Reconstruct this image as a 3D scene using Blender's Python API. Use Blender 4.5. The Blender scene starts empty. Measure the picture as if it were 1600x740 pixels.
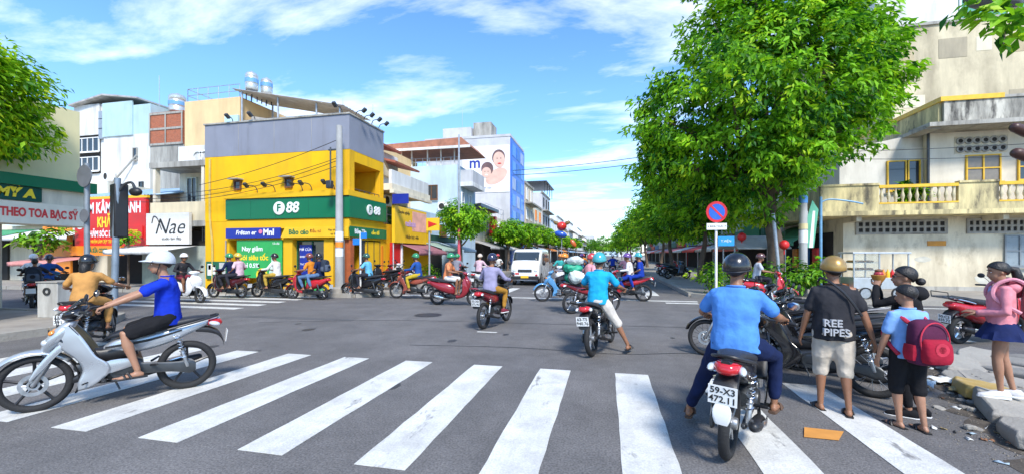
import bpy, math, random
import numpy as np
from mathutils import Vector, Matrix, Euler
random.seed(7); rng = np.random.default_rng(7)
R = math.radians; PI = math.pi
V = Vector
sc = bpy.context.scene
COL = sc.collection

# ------------------------------------------------------------------ camera
F, HH, HY, CX = 660.0, 1.6, 397.0, 800.0          # focal length and horizon of the photograph (1600 px wide)
TH = math.atan(148 / F); CT, ST = math.cos(TH), math.sin(TH)
cam = bpy.data.cameras.new('camera'); cam_o = bpy.data.objects.new('camera', cam); COL.objects.link(cam_o)
cam.sensor_width = 36; cam.lens = 36 * F / 1600
cam.shift_y = (HY - 370) / 1600
cam.clip_start = 0.05; cam.clip_end = 3000
cam_o.location = (0, 0, HH); cam_o.rotation_euler = (R(90), 0, TH)
sc.camera = cam_o

# ------------------------------------------------------------------ sky and sun
SUN_EL, SUN_AZ = 46, 299
CLX, CLY = 12.6, -3.1       # azimuth of the sun, degrees counter-clockwise from +X
w = bpy.data.worlds.new('World'); sc.world = w; w.use_nodes = True
nt = w.node_tree; N = nt.nodes; L = nt.links
bg = N['Background']; bg.inputs['Strength'].default_value = 0.15
sky = N.new('ShaderNodeTexSky'); sky.sky_type = 'NISHITA'; sky.sun_disc = False
sky.sun_elevation = R(SUN_EL); sky.sun_rotation = R(90 - SUN_AZ)
sky.altitude = 1800; sky.air_density = 1.0; sky.dust_density = 0.0; sky.ozone_density = 1.5
tc = N.new('ShaderNodeTexCoord')
sep = N.new('ShaderNodeSeparateXYZ'); L.new(tc.outputs['Generated'], sep.inputs[0])
mz = N.new('ShaderNodeMath'); mz.operation = 'MAXIMUM'; L.new(sep.outputs['Z'], mz.inputs[0]); mz.inputs[1].default_value = 0.02
az = N.new('ShaderNodeMath'); az.operation = 'ADD'; L.new(mz.outputs[0], az.inputs[0]); az.inputs[1].default_value = 0.12
dx = N.new('ShaderNodeMath'); dx.operation = 'DIVIDE'; L.new(sep.outputs['X'], dx.inputs[0]); L.new(az.outputs[0], dx.inputs[1])
dy = N.new('ShaderNodeMath'); dy.operation = 'DIVIDE'; L.new(sep.outputs['Y'], dy.inputs[0]); L.new(az.outputs[0], dy.inputs[1])
cb = N.new('ShaderNodeCombineXYZ'); L.new(dx.outputs[0], cb.inputs[0]); L.new(dy.outputs[0], cb.inputs[1])
mp = N.new('ShaderNodeMapping'); mp.inputs['Rotation'].default_value = (0, 0, R(35)); mp.inputs['Scale'].default_value = (0.62, 1.25, 1)
mp.inputs['Location'].default_value = (CLX, CLY, 0)
L.new(cb.outputs[0], mp.inputs[0])
n1 = N.new('ShaderNodeTexNoise'); n1.inputs['Scale'].default_value = 1.5; n1.inputs['Detail'].default_value = 10; n1.inputs['Roughness'].default_value = 0.6; n1.inputs['Distortion'].default_value = 0.25
L.new(mp.outputs[0], n1.inputs['Vector'])
cr = N.new('ShaderNodeValToRGB'); cr.color_ramp.elements[0].position = 0.50; cr.color_ramp.elements[1].position = 0.77
cr.color_ramp.elements[0].color = (0, 0, 0, 1); cr.color_ramp.elements[1].color = (1, 1, 1, 1)
L.new(n1.outputs['Fac'], cr.inputs[0])
mm = N.new('ShaderNodeMath'); mm.operation = 'MULTIPLY'; L.new(cr.outputs[0], mm.inputs[0]); mm.inputs[1].default_value = 0.9
hs = N.new('ShaderNodeHueSaturation'); hs.inputs['Saturation'].default_value = 1.2; hs.inputs['Value'].default_value = 1.3
hz = N.new('ShaderNodeMapRange'); hz.inputs[1].default_value = 0.0; hz.inputs[2].default_value = 0.35; hz.inputs[3].default_value = 0.62; hz.inputs[4].default_value = 1.0; L.new(sep.outputs['Z'], hz.inputs[0])
hv = N.new('ShaderNodeVectorMath'); hv.operation = 'SCALE'; L.new(sky.outputs[0], hv.inputs[0]); L.new(hz.outputs[0], hv.inputs['Scale'])
L.new(hv.outputs[0], hs.inputs['Color'])
mix = N.new('ShaderNodeMixRGB'); L.new(mm.outputs[0], mix.inputs[0]); L.new(hs.outputs[0], mix.inputs[1])
mix.inputs[2].default_value = (7.0, 7.2, 7.6, 1)
L.new(mix.outputs[0], bg.inputs['Color'])
sun = bpy.data.lights.new('sun', 'SUN'); sun.energy = 2.7; sun.angle = R(12); sun.color = (1, 0.95, 0.87)
sun_o = bpy.data.objects.new('sun', sun); COL.objects.link(sun_o)
sd = V((math.cos(R(SUN_AZ)) * math.cos(R(SUN_EL)), math.sin(R(SUN_AZ)) * math.cos(R(SUN_EL)), math.sin(R(SUN_EL))))
sun_o.rotation_euler = sd.to_track_quat('Z', 'Y').to_euler(); sun_o.location = (0, -10, 40)
vs = sc.view_settings; vs.view_transform = 'Standard'; vs.look = 'None'; vs.gamma = 1.0; vs.exposure = 0.92
vs.use_curve_mapping = False
sc.cycles.max_bounces = 6; sc.cycles.diffuse_bounces = 3; sc.cycles.glossy_bounces = 3; sc.cycles.transparent_max_bounces = 6
sc.cycles.use_denoising = True

# ------------------------------------------------------------------ helpers
def ground(x, y):                       # photo pixel on the ground -> world
    d = F * HH / (y - HY); r = (x - CX) / F * d
    return V((r * CT - d * ST, r * ST + d * CT, 0))
def onX(x, X):                          # where the pixel column x meets the plane X
    q = (x - CX) / F; d = X / (q * CT - ST); return d * (q * ST + CT), d
def onY(x, Y):
    q = (x - CX) / F; d = Y / (q * ST + CT); return d * (q * CT - ST), d
def zat(y, d): return HH + (HY - y) / F * d

MATS = {}
def mat(name, col, rough=0.6, metal=0.0, var=0.12, scale=6.0, bump=0.0, bscale=40.0, coat=0.0, dirt=None, dirt_amt=0.0, dirt_scale=1.5, streak=False, sss=0, trans=0, emit=0, spec=0.5):
    if name in MATS: return MATS[name]
    m = bpy.data.materials.new(name); m.use_nodes = True; t = m.node_tree; n = t.nodes; l = t.links
    p = n['Principled BSDF']; p.inputs['Roughness'].default_value = rough; p.inputs['Metallic'].default_value = metal
    p.inputs['Specular IOR Level'].default_value = spec
    if coat: p.inputs['Coat Weight'].default_value = coat; p.inputs['Coat Roughness'].default_value = 0.08
    if sss: p.inputs['Subsurface Weight'].default_value = sss; p.inputs['Subsurface Radius'].default_value = (0.02, 0.008, 0.004); p.inputs['Subsurface Scale'].default_value = 0.3
    c = tuple(col) + (1,)
    tcn = n.new('ShaderNodeTexCoord'); src = tcn.outputs['Object']
    last = None
    if var > 0 or dirt_amt > 0:
        no = n.new('ShaderNodeTexNoise'); no.inputs['Scale'].default_value = scale; no.inputs['Detail'].default_value = 5; l.new(src, no.inputs['Vector'])
        rm = n.new('ShaderNodeMapRange'); rm.inputs[1].default_value = 0.3; rm.inputs[2].default_value = 0.7
        rm.inputs[3].default_value = 1 - var; rm.inputs[4].default_value = 1 + var; l.new(no.outputs['Fac'], rm.inputs[0])
        mu = n.new('ShaderNodeVectorMath'); mu.operation = 'SCALE'; mu.inputs[0].default_value = c[:3]; l.new(rm.outputs[0], mu.inputs['Scale'])
        last = mu.outputs[0]
        rr = n.new('ShaderNodeMapRange'); rr.inputs[1].default_value = 0.3; rr.inputs[2].default_value = 0.7
        rr.inputs[3].default_value = max(0.02, rough - 0.07); rr.inputs[4].default_value = min(1, rough + 0.1); l.new(no.outputs['Fac'], rr.inputs[0]); l.new(rr.outputs[0], p.inputs['Roughness'])
    if dirt_amt > 0:
        mpn = n.new('ShaderNodeMapping'); l.new(src, mpn.inputs[0])
        mpn.inputs['Scale'].default_value = (dirt_scale, dirt_scale, dirt_scale * (0.22 if streak else 1))
        dn = n.new('ShaderNodeTexNoise'); dn.inputs['Scale'].default_value = 1.0; dn.inputs['Detail'].default_value = 8; dn.inputs['Roughness'].default_value = 0.65; l.new(mpn.outputs[0], dn.inputs['Vector'])
        dr = n.new('ShaderNodeMapRange'); dr.inputs[1].default_value = 0.40 if streak else 0.48; dr.inputs[2].default_value = 0.68 if streak else 0.75; dr.inputs[4].default_value = dirt_amt; l.new(dn.outputs['Fac'], dr.inputs[0])
        mx = n.new('ShaderNodeMixRGB'); l.new(dr.outputs[0], mx.inputs[0]); l.new(last, mx.inputs[1]); mx.inputs[2].default_value = tuple(dirt or (0.1, 0.09, 0.08)) + (1,)
        last = mx.outputs[0]
    if last is not None: l.new(last, p.inputs['Base Color'])
    else: p.inputs['Base Color'].default_value = c
    if bump > 0:
        bn = n.new('ShaderNodeTexNoise'); bn.inputs['Scale'].default_value = bscale; bn.inputs['Detail'].default_value = 4; l.new(src, bn.inputs['Vector'])
        bp = n.new('ShaderNodeBump'); bp.inputs['Strength'].default_value = bump; bp.inputs['Distance'].default_value = 0.02; l.new(bn.outputs['Fac'], bp.inputs['Height']); l.new(bp.outputs[0], p.inputs['Normal'])
    if trans: p.inputs['Transmission Weight'].default_value = trans
    if emit: p.inputs['Emission Color'].default_value = c; p.inputs['Emission Strength'].default_value = emit
    MATS[name] = m; return m
def paint(name, col, rough=0.22, var=0.04): return mat(name, col, rough, 0, var, 3, coat=0.6)
def cloth(name, col, rough=0.85): return mat(name, col, rough, 0, 0.16, 9, bump=0.75, bscale=10, spec=0.2)
def wallm(name, col, amt=0.35, dirt=(0.16, 0.14, 0.11), ds=0.9): return mat(name, col, 0.85, 0, 0.07, 1.2, bump=0.12, bscale=60, dirt=dirt, dirt_amt=amt, dirt_scale=ds, streak=True, spec=0.2)

def ortho(d):
    d = V(d).normalized(); a = V((0, 0, 1)) if abs(d.z) < 0.9 else V((1, 0, 0))
    u = a.cross(d).normalized(); return u, d.cross(u).normalized()
def catmull(P, k):
    P = np.array(P, float); out = []
    n = len(P)
    for i in range(n - 1):
        p0 = P[max(i - 1, 0)]; p1 = P[i]; p2 = P[i + 1]; p3 = P[min(i + 2, n - 1)]
        for j in range(k):
            t = j / k; out.append(0.5 * (2 * p1 + (p2 - p0) * t + (2 * p0 - 5 * p1 + 4 * p2 - p3) * t * t + (3 * p1 - p0 - 3 * p2 + p3) * t ** 3))
    out.append(P[-1]); return np.array(out)
def bez(pts, k=6): return [V(p) for p in catmull(pts, k)]

class MB:
    def __init__(s): s.v = []; s.f = []
    def add(s, vs, fs):
        b = len(s.v); s.v += [tuple(x) for x in vs]; s.f += [tuple(i + b for i in q) for q in fs]; return s
    def box(s, c, d, rot=None):
        x, y, z = d[0] / 2, d[1] / 2, d[2] / 2
        P = [V(p) for p in ((-x, -y, -z), (x, -y, -z), (x, y, -z), (-x, y, -z), (-x, -y, z), (x, -y, z), (x, y, z), (-x, y, z))]
        if rot is not None:
            m = rot if isinstance(rot, Matrix) else Euler(rot).to_matrix()
            P = [m @ p for p in P]
        return s.add([p + V(c) for p in P], [(0, 3, 2, 1), (4, 5, 6, 7), (0, 1, 5, 4), (1, 2, 6, 5), (2, 3, 7, 6), (3, 0, 4, 7)])
    def bb(s, x0, x1, y0, y1, z0, z1): return s.box(((x0 + x1) / 2, (y0 + y1) / 2, (z0 + z1) / 2), (abs(x1 - x0), abs(y1 - y0), abs(z1 - z0)))
    def rings(s, rs, cap=True, loop=True):
        n = len(rs[0]); vs = [p for r in rs for p in r]; fs = []
        for i in range(len(rs) - 1):
            for j in range(n if loop else n - 1):
                k = (j + 1) % n; fs.append((i * n + j, i * n + k, (i + 1) * n + k, (i + 1) * n + j))
        if cap and loop: fs.append(tuple(range(n - 1, -1, -1))); b = (len(rs) - 1) * n; fs.append(tuple(range(b, b + n)))
        return s.add(vs, fs)
    def tube(s, pts, r, n=8, cap=True):
        P = [V(p) for p in pts]; m = len(P)
        rad = list(r) if hasattr(r, '__len__') else [r] * m
        d = (P[1] - P[0]).normalized(); u, w_ = ortho(d); rs = []
        for i, p in enumerate(P):
            t = (P[min(i + 1, m - 1)] - P[max(i - 1, 0)]).normalized()
            q = d.rotation_difference(t); u = q @ u; w_ = q @ w_; d = t
            rs.append([p + (u * math.cos(a) + w_ * math.sin(a)) * rad[i] for a in [2 * PI * j / n for j in range(n)]])
        return s.rings(rs, cap)
    def limb(s, pts, r, n=10):               # tube with rounded ends
        P = [V(p) for p in pts]; r = list(r)
        d0 = (P[0] - P[1]).normalized(); d1 = (P[-1] - P[-2]).normalized()
        return s.tube([P[0] + d0 * r[0] * 0.8, P[0] + d0 * r[0] * 0.5] + P + [P[-1] + d1 * r[-1] * 0.5, P[-1] + d1 * r[-1] * 0.8], [r[0] * 0.35, r[0] * 0.8] + r + [r[-1] * 0.8, r[-1] * 0.35], n)
    def xloft(s, st, k=4, n=16, ax='x'):     # stations (x, zc, hz, hy, e[, yc])
        st = [tuple(t) + (0,) * (6 - len(t)) for t in st]
        S = catmull(st, k); rs = []
        for x, zc, hz, hy, e, yc in S:
            ring = []
            for j in range(n):
                a = 2 * PI * j / n; ca, sa = math.cos(a), math.sin(a); e_ = max(e, 1)
                yy = yc + max(hy, .001) * math.copysign(abs(ca) ** (2 / e_), ca); zz = zc + max(hz, .001) * math.copysign(abs(sa) ** (2 / e_), sa)
                ring.append((x, yy, zz) if ax == 'x' else (yy, zz, x) if ax == 'z' else (zz, x, yy))
            rs.append(ring)
        return s.rings(rs)
    def ell(s, c, r, rot=None, nu=14, nv=9):
        rs = []; m = Euler(rot).to_matrix() if rot is not None and not isinstance(rot, Matrix) else rot
        for i in range(nv + 1):
            t = PI * (0.02 + 0.96 * i / nv); rs.append([])
            for j in range(nu):
                a = 2 * PI * j / nu; p = V((r[0] * math.sin(t) * math.cos(a), r[1] * math.sin(t) * math.sin(a), -r[2] * math.cos(t)))
                if m is not None: p = m @ p
                rs[-1].append(p + V(c))
        return s.rings(rs)
    def lathe(s, prof, n=24, c=(0, 0, 0), ax='z', cap=True):
        rs = []
        for r, z in prof:
            ring = []
            for j in range(n):
                a = 2 * PI * j / n; x, y = r * math.cos(a), r * math.sin(a)
                p = (x, y, z) if ax == 'z' else (x, -z, y) if ax == 'y' else (z, x, y)
                ring.append(V(p) + V(c))
            rs.append(ring)
        return s.rings(rs, cap)
    def ring_of(s, prof, n=32, c=(0, 0, 0), ax='y'):   # closed profile swept round an axis
        rs = []
        for j in range(n):
            a = 2 * PI * j / n; ring = []
            for r, z in prof:
                x, y = r * math.cos(a), r * math.sin(a); ring.append(V((x, z, y) if ax == 'y' else (x, y, z) if ax == 'z' else (z, x, y)) + V(c))
            rs.append(ring)
        m = len(prof); vs = [p for r in rs for p in r]; fs = []
        for i in range(n):
            for k in range(m):
                i2 = (i + 1) % n; k2 = (k + 1) % m; fs.append((i * m + k, i2 * m + k, i2 * m + k2, i * m + k2))
        return s.add(vs, fs)
    def prism(s, out, a0, a1, ax='y'):       # polygon (two coords) extruded along an axis
        def pt(p, a): return (p[0], a, p[1]) if ax == 'y' else (p[0], p[1], a) if ax == 'z' else (a, p[0], p[1])
        n = len(out); vs = [pt(p, a0) for p in out] + [pt(p, a1) for p in out]
        fs = [tuple(range(n)), tuple(range(2 * n - 1, n - 1, -1))] + [(i, i + n, (i + 1) % n + n, (i + 1) % n) for i in range(n)]
        return s.add(vs, fs)
    def grid(s, fn, nu, nv):
        vs = [fn(i / nu, j / nv) for i in range(nu + 1) for j in range(nv + 1)]
        return s.add(vs, [(i * (nv + 1) + j, (i + 1) * (nv + 1) + j, (i + 1) * (nv + 1) + j + 1, i * (nv + 1) + j + 1) for i in range(nu) for j in range(nv)])
    def disc(s, c, r, ax='y', n=20, t=0.004):
        return s.lathe([(r, -t / 2), (r, t / 2)], n, c, ax)
    def mesh(s, name, smooth=40, fix=True):
        me = bpy.data.meshes.new(name); me.from_pydata([tuple(p) for p in s.v], [], s.f); me.update()
        if fix:
            import bmesh
            bm = bmesh.new(); bm.from_mesh(me); bmesh.ops.recalc_face_normals(bm, faces=bm.faces); bm.to_mesh(me); bm.free()
        if smooth:
            me.polygons.foreach_set('use_smooth', [True] * len(me.polygons)); me.set_sharp_from_angle(angle=R(smooth))
        return me
    def obj(s, name, m, parent=None, smooth=40, bevel=0, loc=None, rot=None, solid=0):
        return link(name, s.mesh(name, smooth), m, parent, bevel, loc, rot, solid)
def link(name, me, m, parent=None, bevel=0, loc=None, rot=None, solid=0):
    o = bpy.data.objects.new(name, me); COL.objects.link(o)
    if m is not None and not me.materials: me.materials.append(m)
    if parent is not None: o.parent = parent
    if loc is not None: o.location = loc
    if rot is not None: o.rotation_euler = rot
    if solid: md = o.modifiers.new('solid', 'SOLIDIFY'); md.thickness = solid; md.offset = 0
    if bevel: md = o.modifiers.new('bevel', 'BEVEL'); md.width = bevel; md.segments = 2; md.limit_method = 'ANGLE'; md.angle_limit = R(40)
    return o
def tag(o, label=None, cat=None, group=None, kind=None):
    if label: o['label'] = label
    if cat: o['category'] = cat
    if group: o['group'] = group
    if kind: o['kind'] = kind
    return o
def thing(name, label, cat, loc=(0, 0, 0), rz=0, group=None):
    o = bpy.data.objects.new(name, None); COL.objects.link(o); o.empty_display_size = 0.2
    o.location = loc; o.rotation_euler = (0, 0, rz); return tag(o, label, cat, group)
CACHE = {}
def part(name, key, fn, m, parent, smooth=40, **kw):
    k = (key, m.name)
    if k not in CACHE:
        b = MB(); fn(b); CACHE[k] = b.mesh(name, smooth)
    return link(name, CACHE[k], m, parent, **kw)
TMP = bpy.data.scenes.new('tmp_eval')
def evaluated_mesh(o):            # evaluate one object in a scene of its own, so the big scene is not re-evaluated
    TMP.collection.objects.link(o); vl = TMP.view_layers[0]; vl.update(); me = bpy.data.meshes.new_from_object(o.evaluated_get(vl.depsgraph)); bpy.data.objects.remove(o); return me
def text(s, size, m, parent, loc, rot, name='lettering', ext=0.004, align='CENTER', bold=0.0, shear=0, sx=1.0):
    c = bpy.data.curves.new(name, 'FONT'); c.body = s; c.size = size; c.extrude = ext; c.align_x = align; c.align_y = 'CENTER'; c.offset = bold; c.shear = shear; c.resolution_u = 3
    me = evaluated_mesh(bpy.data.objects.new('tmp', c)); bpy.data.curves.remove(c)
    me.name = name; me.materials.clear(); o = link(name, me, m, parent, 0, loc, rot); o.scale = (sx, 1, 1); return o
FACE_Y = (R(90), 0, 0)          # text that faces -Y
FACE_X = (R(90), 0, R(90))      # text that faces +X

# ------------------------------------------------------------------ shared materials
asphalt = mat('asphalt', (0.145, 0.136, 0.130), 0.85, 0, 0.14, 0.35, bump=0.5, bscale=90, dirt=(0.17, 0.163, 0.155), dirt_amt=0.5, dirt_scale=0.25)
def add_speckle(m, sc_, lo, hi):
    t = m.node_tree; n = t.nodes; l = t.links; p = n['Principled BSDF']; src = p.inputs['Base Color'].links[0].from_socket
    tcn = [x for x in n if x.type == 'TEX_COORD'][0]
    vo = n.new('ShaderNodeTexNoise'); vo.inputs['Scale'].default_value = sc_; vo.inputs['Detail'].default_value = 2; l.new(tcn.outputs['Object'], vo.inputs['Vector'])
    mr = n.new('ShaderNodeMapRange'); mr.inputs[1].default_value = 0.35; mr.inputs[2].default_value = 0.65; mr.inputs[3].default_value = lo; mr.inputs[4].default_value = hi; l.new(vo.outputs['Fac'], mr.inputs[0])
    mu = n.new('ShaderNodeVectorMath'); mu.operation = 'SCALE'; l.new(src, mu.inputs[0]); l.new(mr.outputs[0], mu.inputs['Scale']); l.new(mu.outputs[0], p.inputs['Base Color'])
add_speckle(asphalt, 55, 0.70, 1.32); add_speckle(asphalt, 1.3, .88, 1.1); add_speckle(asphalt, 7, .93, 1.06)
def add_wear(m, col, scale, lo, hi, amt, detail=9):
    t = m.node_tree; n = t.nodes; l = t.links; p = n['Principled BSDF']; src = p.inputs['Base Color'].links[0].from_socket; tcn = [x for x in n if x.type == 'TEX_COORD'][0]
    mpn = n.new('ShaderNodeMapping'); mpn.inputs['Scale'].default_value = scale; l.new(tcn.outputs['Object'], mpn.inputs[0])
    no = n.new('ShaderNodeTexNoise'); no.inputs['Scale'].default_value = 1; no.inputs['Detail'].default_value = detail; no.inputs['Roughness'].default_value = .68; l.new(mpn.outputs[0], no.inputs['Vector'])
    mr = n.new('ShaderNodeMapRange'); mr.inputs[1].default_value = lo; mr.inputs[2].default_value = hi; mr.inputs[4].default_value = amt; l.new(no.outputs['Fac'], mr.inputs[0])
    mx = n.new('ShaderNodeMixRGB'); l.new(mr.outputs[0], mx.inputs[0]); l.new(src, mx.inputs[1]); mx.inputs[2].default_value = tuple(col) + (1,); l.new(mx.outputs[0], p.inputs['Base Color'])
add_wear(asphalt, (.09, .086, .083), (1.1, .16, 1), .52, .72, .55); add_wear(asphalt, (.05, .05, .05), (.9, .9, 1), .66, .74, .5)
roadpaint = mat('road_paint', (0.68, 0.67, 0.62), 0.7, 0, 0.08, 3, bump=0.3, bscale=80, dirt=(0.33, 0.32, 0.30), dirt_amt=0.6, dirt_scale=2.5)
add_speckle(roadpaint, 70, 0.86, 1.06); add_wear(roadpaint, (.16, .155, .15), (5, 1.6, 5), .60, .68, .85, 12); add_wear(roadpaint, (.36, .35, .33), (2.2, .25, 1), .5, .7, .5)
pave = mat('paving', (0.33, 0.30, 0.26), 0.9, 0, 0.18, 1.5, bump=0.4, bscale=40, dirt=(0.14, 0.12, 0.10), dirt_amt=0.5, dirt_scale=1.2)
kerbm = mat('kerb_concrete', (0.35, 0.325, 0.28), 0.9, 0, 0.18, 2, bump=0.5, bscale=30, dirt=(0.14, 0.12, 0.1), dirt_amt=0.6, dirt_scale=2.2)
concrete = mat('concrete', (0.40, 0.39, 0.36), 0.9, 0, 0.15, 2, bump=0.3, bscale=40, dirt=(0.15, 0.14, 0.12), dirt_amt=0.5, dirt_scale=1.5, streak=True)
steel = mat('galvanised_steel', (0.42, 0.45, 0.48), 0.45, 0.6, 0.15, 8)
dsteel = mat('dark_steel', (0.08, 0.085, 0.09), 0.4, 0.7, 0.15, 8)
chrome = mat('chrome', (0.75, 0.76, 0.78), 0.15, 1, 0.05, 8)
alu = mat('cast_alloy', (0.45, 0.46, 0.47), 0.42, 0.85, 0.12, 20)
rubber = mat('tyre_rubber', (0.018, 0.018, 0.019), 0.75, 0, 0.2, 10, bump=0.3, bscale=60)
blackp = mat('black_plastic', (0.018, 0.018, 0.02), 0.42, 0, 0.15, 8, bump=0.05, bscale=90)
gblack = paint('gloss_black', (0.012, 0.012, 0.014), 0.15)
vinyl = mat('seat_vinyl', (0.022, 0.023, 0.028), 0.5, 0, 0.12, 8, bump=0.15, bscale=120)
redlens = mat('red_lens', (0.5, 0.015, 0.02), 0.12, 0, 0.05, 5, coat=0.7)
orlens = mat('amber_lens', (0.75, 0.25, 0.03), 0.15, 0, 0.05, 5, coat=0.6)
clens = mat('clear_lens', (0.7, 0.74, 0.78), 0.08, 0.3, 0.05, 5, coat=0.9)
white = mat('white_paint', (0.8, 0.8, 0.78), 0.5, 0, 0.05, 3)
glass_dark = mat('window_glass', (0.035, 0.045, 0.055), 0.06, 0, 0.15, 0.8, spec=0.8)
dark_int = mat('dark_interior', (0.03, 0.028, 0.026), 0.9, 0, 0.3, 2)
black_txt = mat('black_print', (0.015, 0.015, 0.016), 0.5, 0, 0)
# ------------------------------------------------------------------ motorbikes: local X forward, Y left, Z up, origin on the ground between the wheels
def f_tyre(R_, r):
    return lambda b: b.ring_of([(R_ + r * math.cos(a) * (1.05 if math.cos(a) > 0 else 0.9), r * 1.0 * math.sin(a)) for a in [2 * PI * k / 10 for k in range(10)]], 40)
def f_mag(R_, n=5):
    def fn(b):
        b.ring_of([(R_ - .036, -.03), (R_ - .026, -.032), (R_ - .02, -.026), (R_ - .02, .026), (R_ - .026, .032), (R_ - .036, .03), (R_ - .05, .012), (R_ - .05, -.012)], 40)
        b.lathe([(.045, -.055), (.05, -.03), (.05, .03), (.045, .055)], 16, ax='y')
        for k in range(n):
            a = 2 * PI * k / n + .3; d = V((math.cos(a), 0, math.sin(a)))
            b.tube([d * .03, d * .1, d * (R_ - .075), d * (R_ - .03)], [.024, .016, .014, .024], 6)
    return fn
def f_wire(R_):
    def fn(b):
        b.ring_of([(R_ - .04, -.026), (R_ - .028, -.03), (R_ - .02, -.022), (R_ - .02, .022), (R_ - .028, .03), (R_ - .04, .026), (R_ - .032, 0)], 36)
        b.lathe([(.055, -.05), (.055, -.042), (.025, -.03), (.025, .03), (.055, .042), (.055, .05)], 14, ax='y')
        for k in range(20):
            a = 2 * PI * k / 20; a2 = a + (.5 if k % 2 else -.5); y = .035 if k % 4 < 2 else -.035
            b.tube([(.05 * math.cos(a2), y, .05 * math.sin(a2)), ((R_ - .03) * math.cos(a), 0, (R_ - .03) * math.sin(a))], .0028, 4, False)
    return fn
def f_disc(b):
    b.ring_of([(.11, -.003), (.11, .003), (.075, .003), (.075, -.003)], 24)
    b.ring_of([(.05, -.004), (.05, .004), (.03, .004), (.03, -.004)], 16)
    for k in range(6):
        a = PI / 3 * k; d = V((math.cos(a), 0, math.sin(a))); b.tube([d * .045, d * .08], .006, 5)
def wheel(root, x, r, tr, kind, rim_m, front):
    w_ = part('wheel', ('wheel', kind, r), f_mag(r - tr * .3) if kind == 'mag' else f_wire(r - tr * .3), rim_m, root, loc=(x, 0, r))
    part('tyre', ('tyre', r, tr), f_tyre(r - tr, tr), rubber, w_)
    if front: part('brake_disc', 'bdisc', f_disc, alu, w_, loc=(0, .062, 0))
    else: part('brake_drum', 'drum', lambda b: b.lathe([(.075, -.075), (.08, -.05), (.08, -.02), (.03, -.02)], 18, ax='y'), alu, w_)
def arc_shell(r, a0, a1, hw, n=14, m=6, crown=.03, taper=.6):
    def fn(u, v):
        a = R(a0 + (a1 - a0) * u); t = 2 * v - 1; hh = hw * (1 - (1 - taper) * abs(2 * u - 1) ** 2.5)
        rr = r + crown * (1 - abs(t) ** 2.2) ; return (rr * math.cos(a), hh * t, rr * math.sin(a))
    return lambda b: b.grid(fn, n, m)
def edge_grid(b, A, B, bulge, k=4, nv=6, sgn=1):
    A = catmull(A, k); B = catmull(B, k); n = len(A)
    def fn(u, v):
        i = min(int(round(u * (n - 1))), n - 1); p = A[i] * (1 - v) + B[i] * v
        return (p[0], sgn * (p[1] + bulge * math.sin(PI * v)), p[2])
    b.grid(fn, n - 1, nv)
WING_F = [(.47, .05, .84), (.49, .07, .72), (.42, .11, .62), (.32, .14, .52), (.265, .15, .40), (.30, .15, .27), (.30, .145, .19)]
WING_R = [(.36, .13, .87), (.28, .165, .76), (.22, .178, .65), (.16, .182, .53), (.07, .182, .44), (.07, .175, .33), (.20, .155, .21)]
def lic_plate(root, loc, tilt, lines, small=False):
    p = part('number_plate', 'plate', lambda b: b.box((0, 0, 0), (.004, .19, .14)), white, root, bevel=0.0, loc=loc, rot=(0, tilt, 0))
    if lines and not small:
        for i, t in enumerate(lines): text(t, .066, black_txt, p, (-.004, 0, .032 - .064 * i), (R(90), 0, R(-90)), ext=.0006, bold=.0012)
    return p
def plate_lines():
    return ['%d-%s%d' % (random.choice([50, 51, 54, 59, 63, 66]), random.choice('BCDFHKLNSTVXYZ'), random.randint(1, 9)), '%03d.%02d' % (random.randint(100, 999), random.randint(10, 99))]

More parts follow.
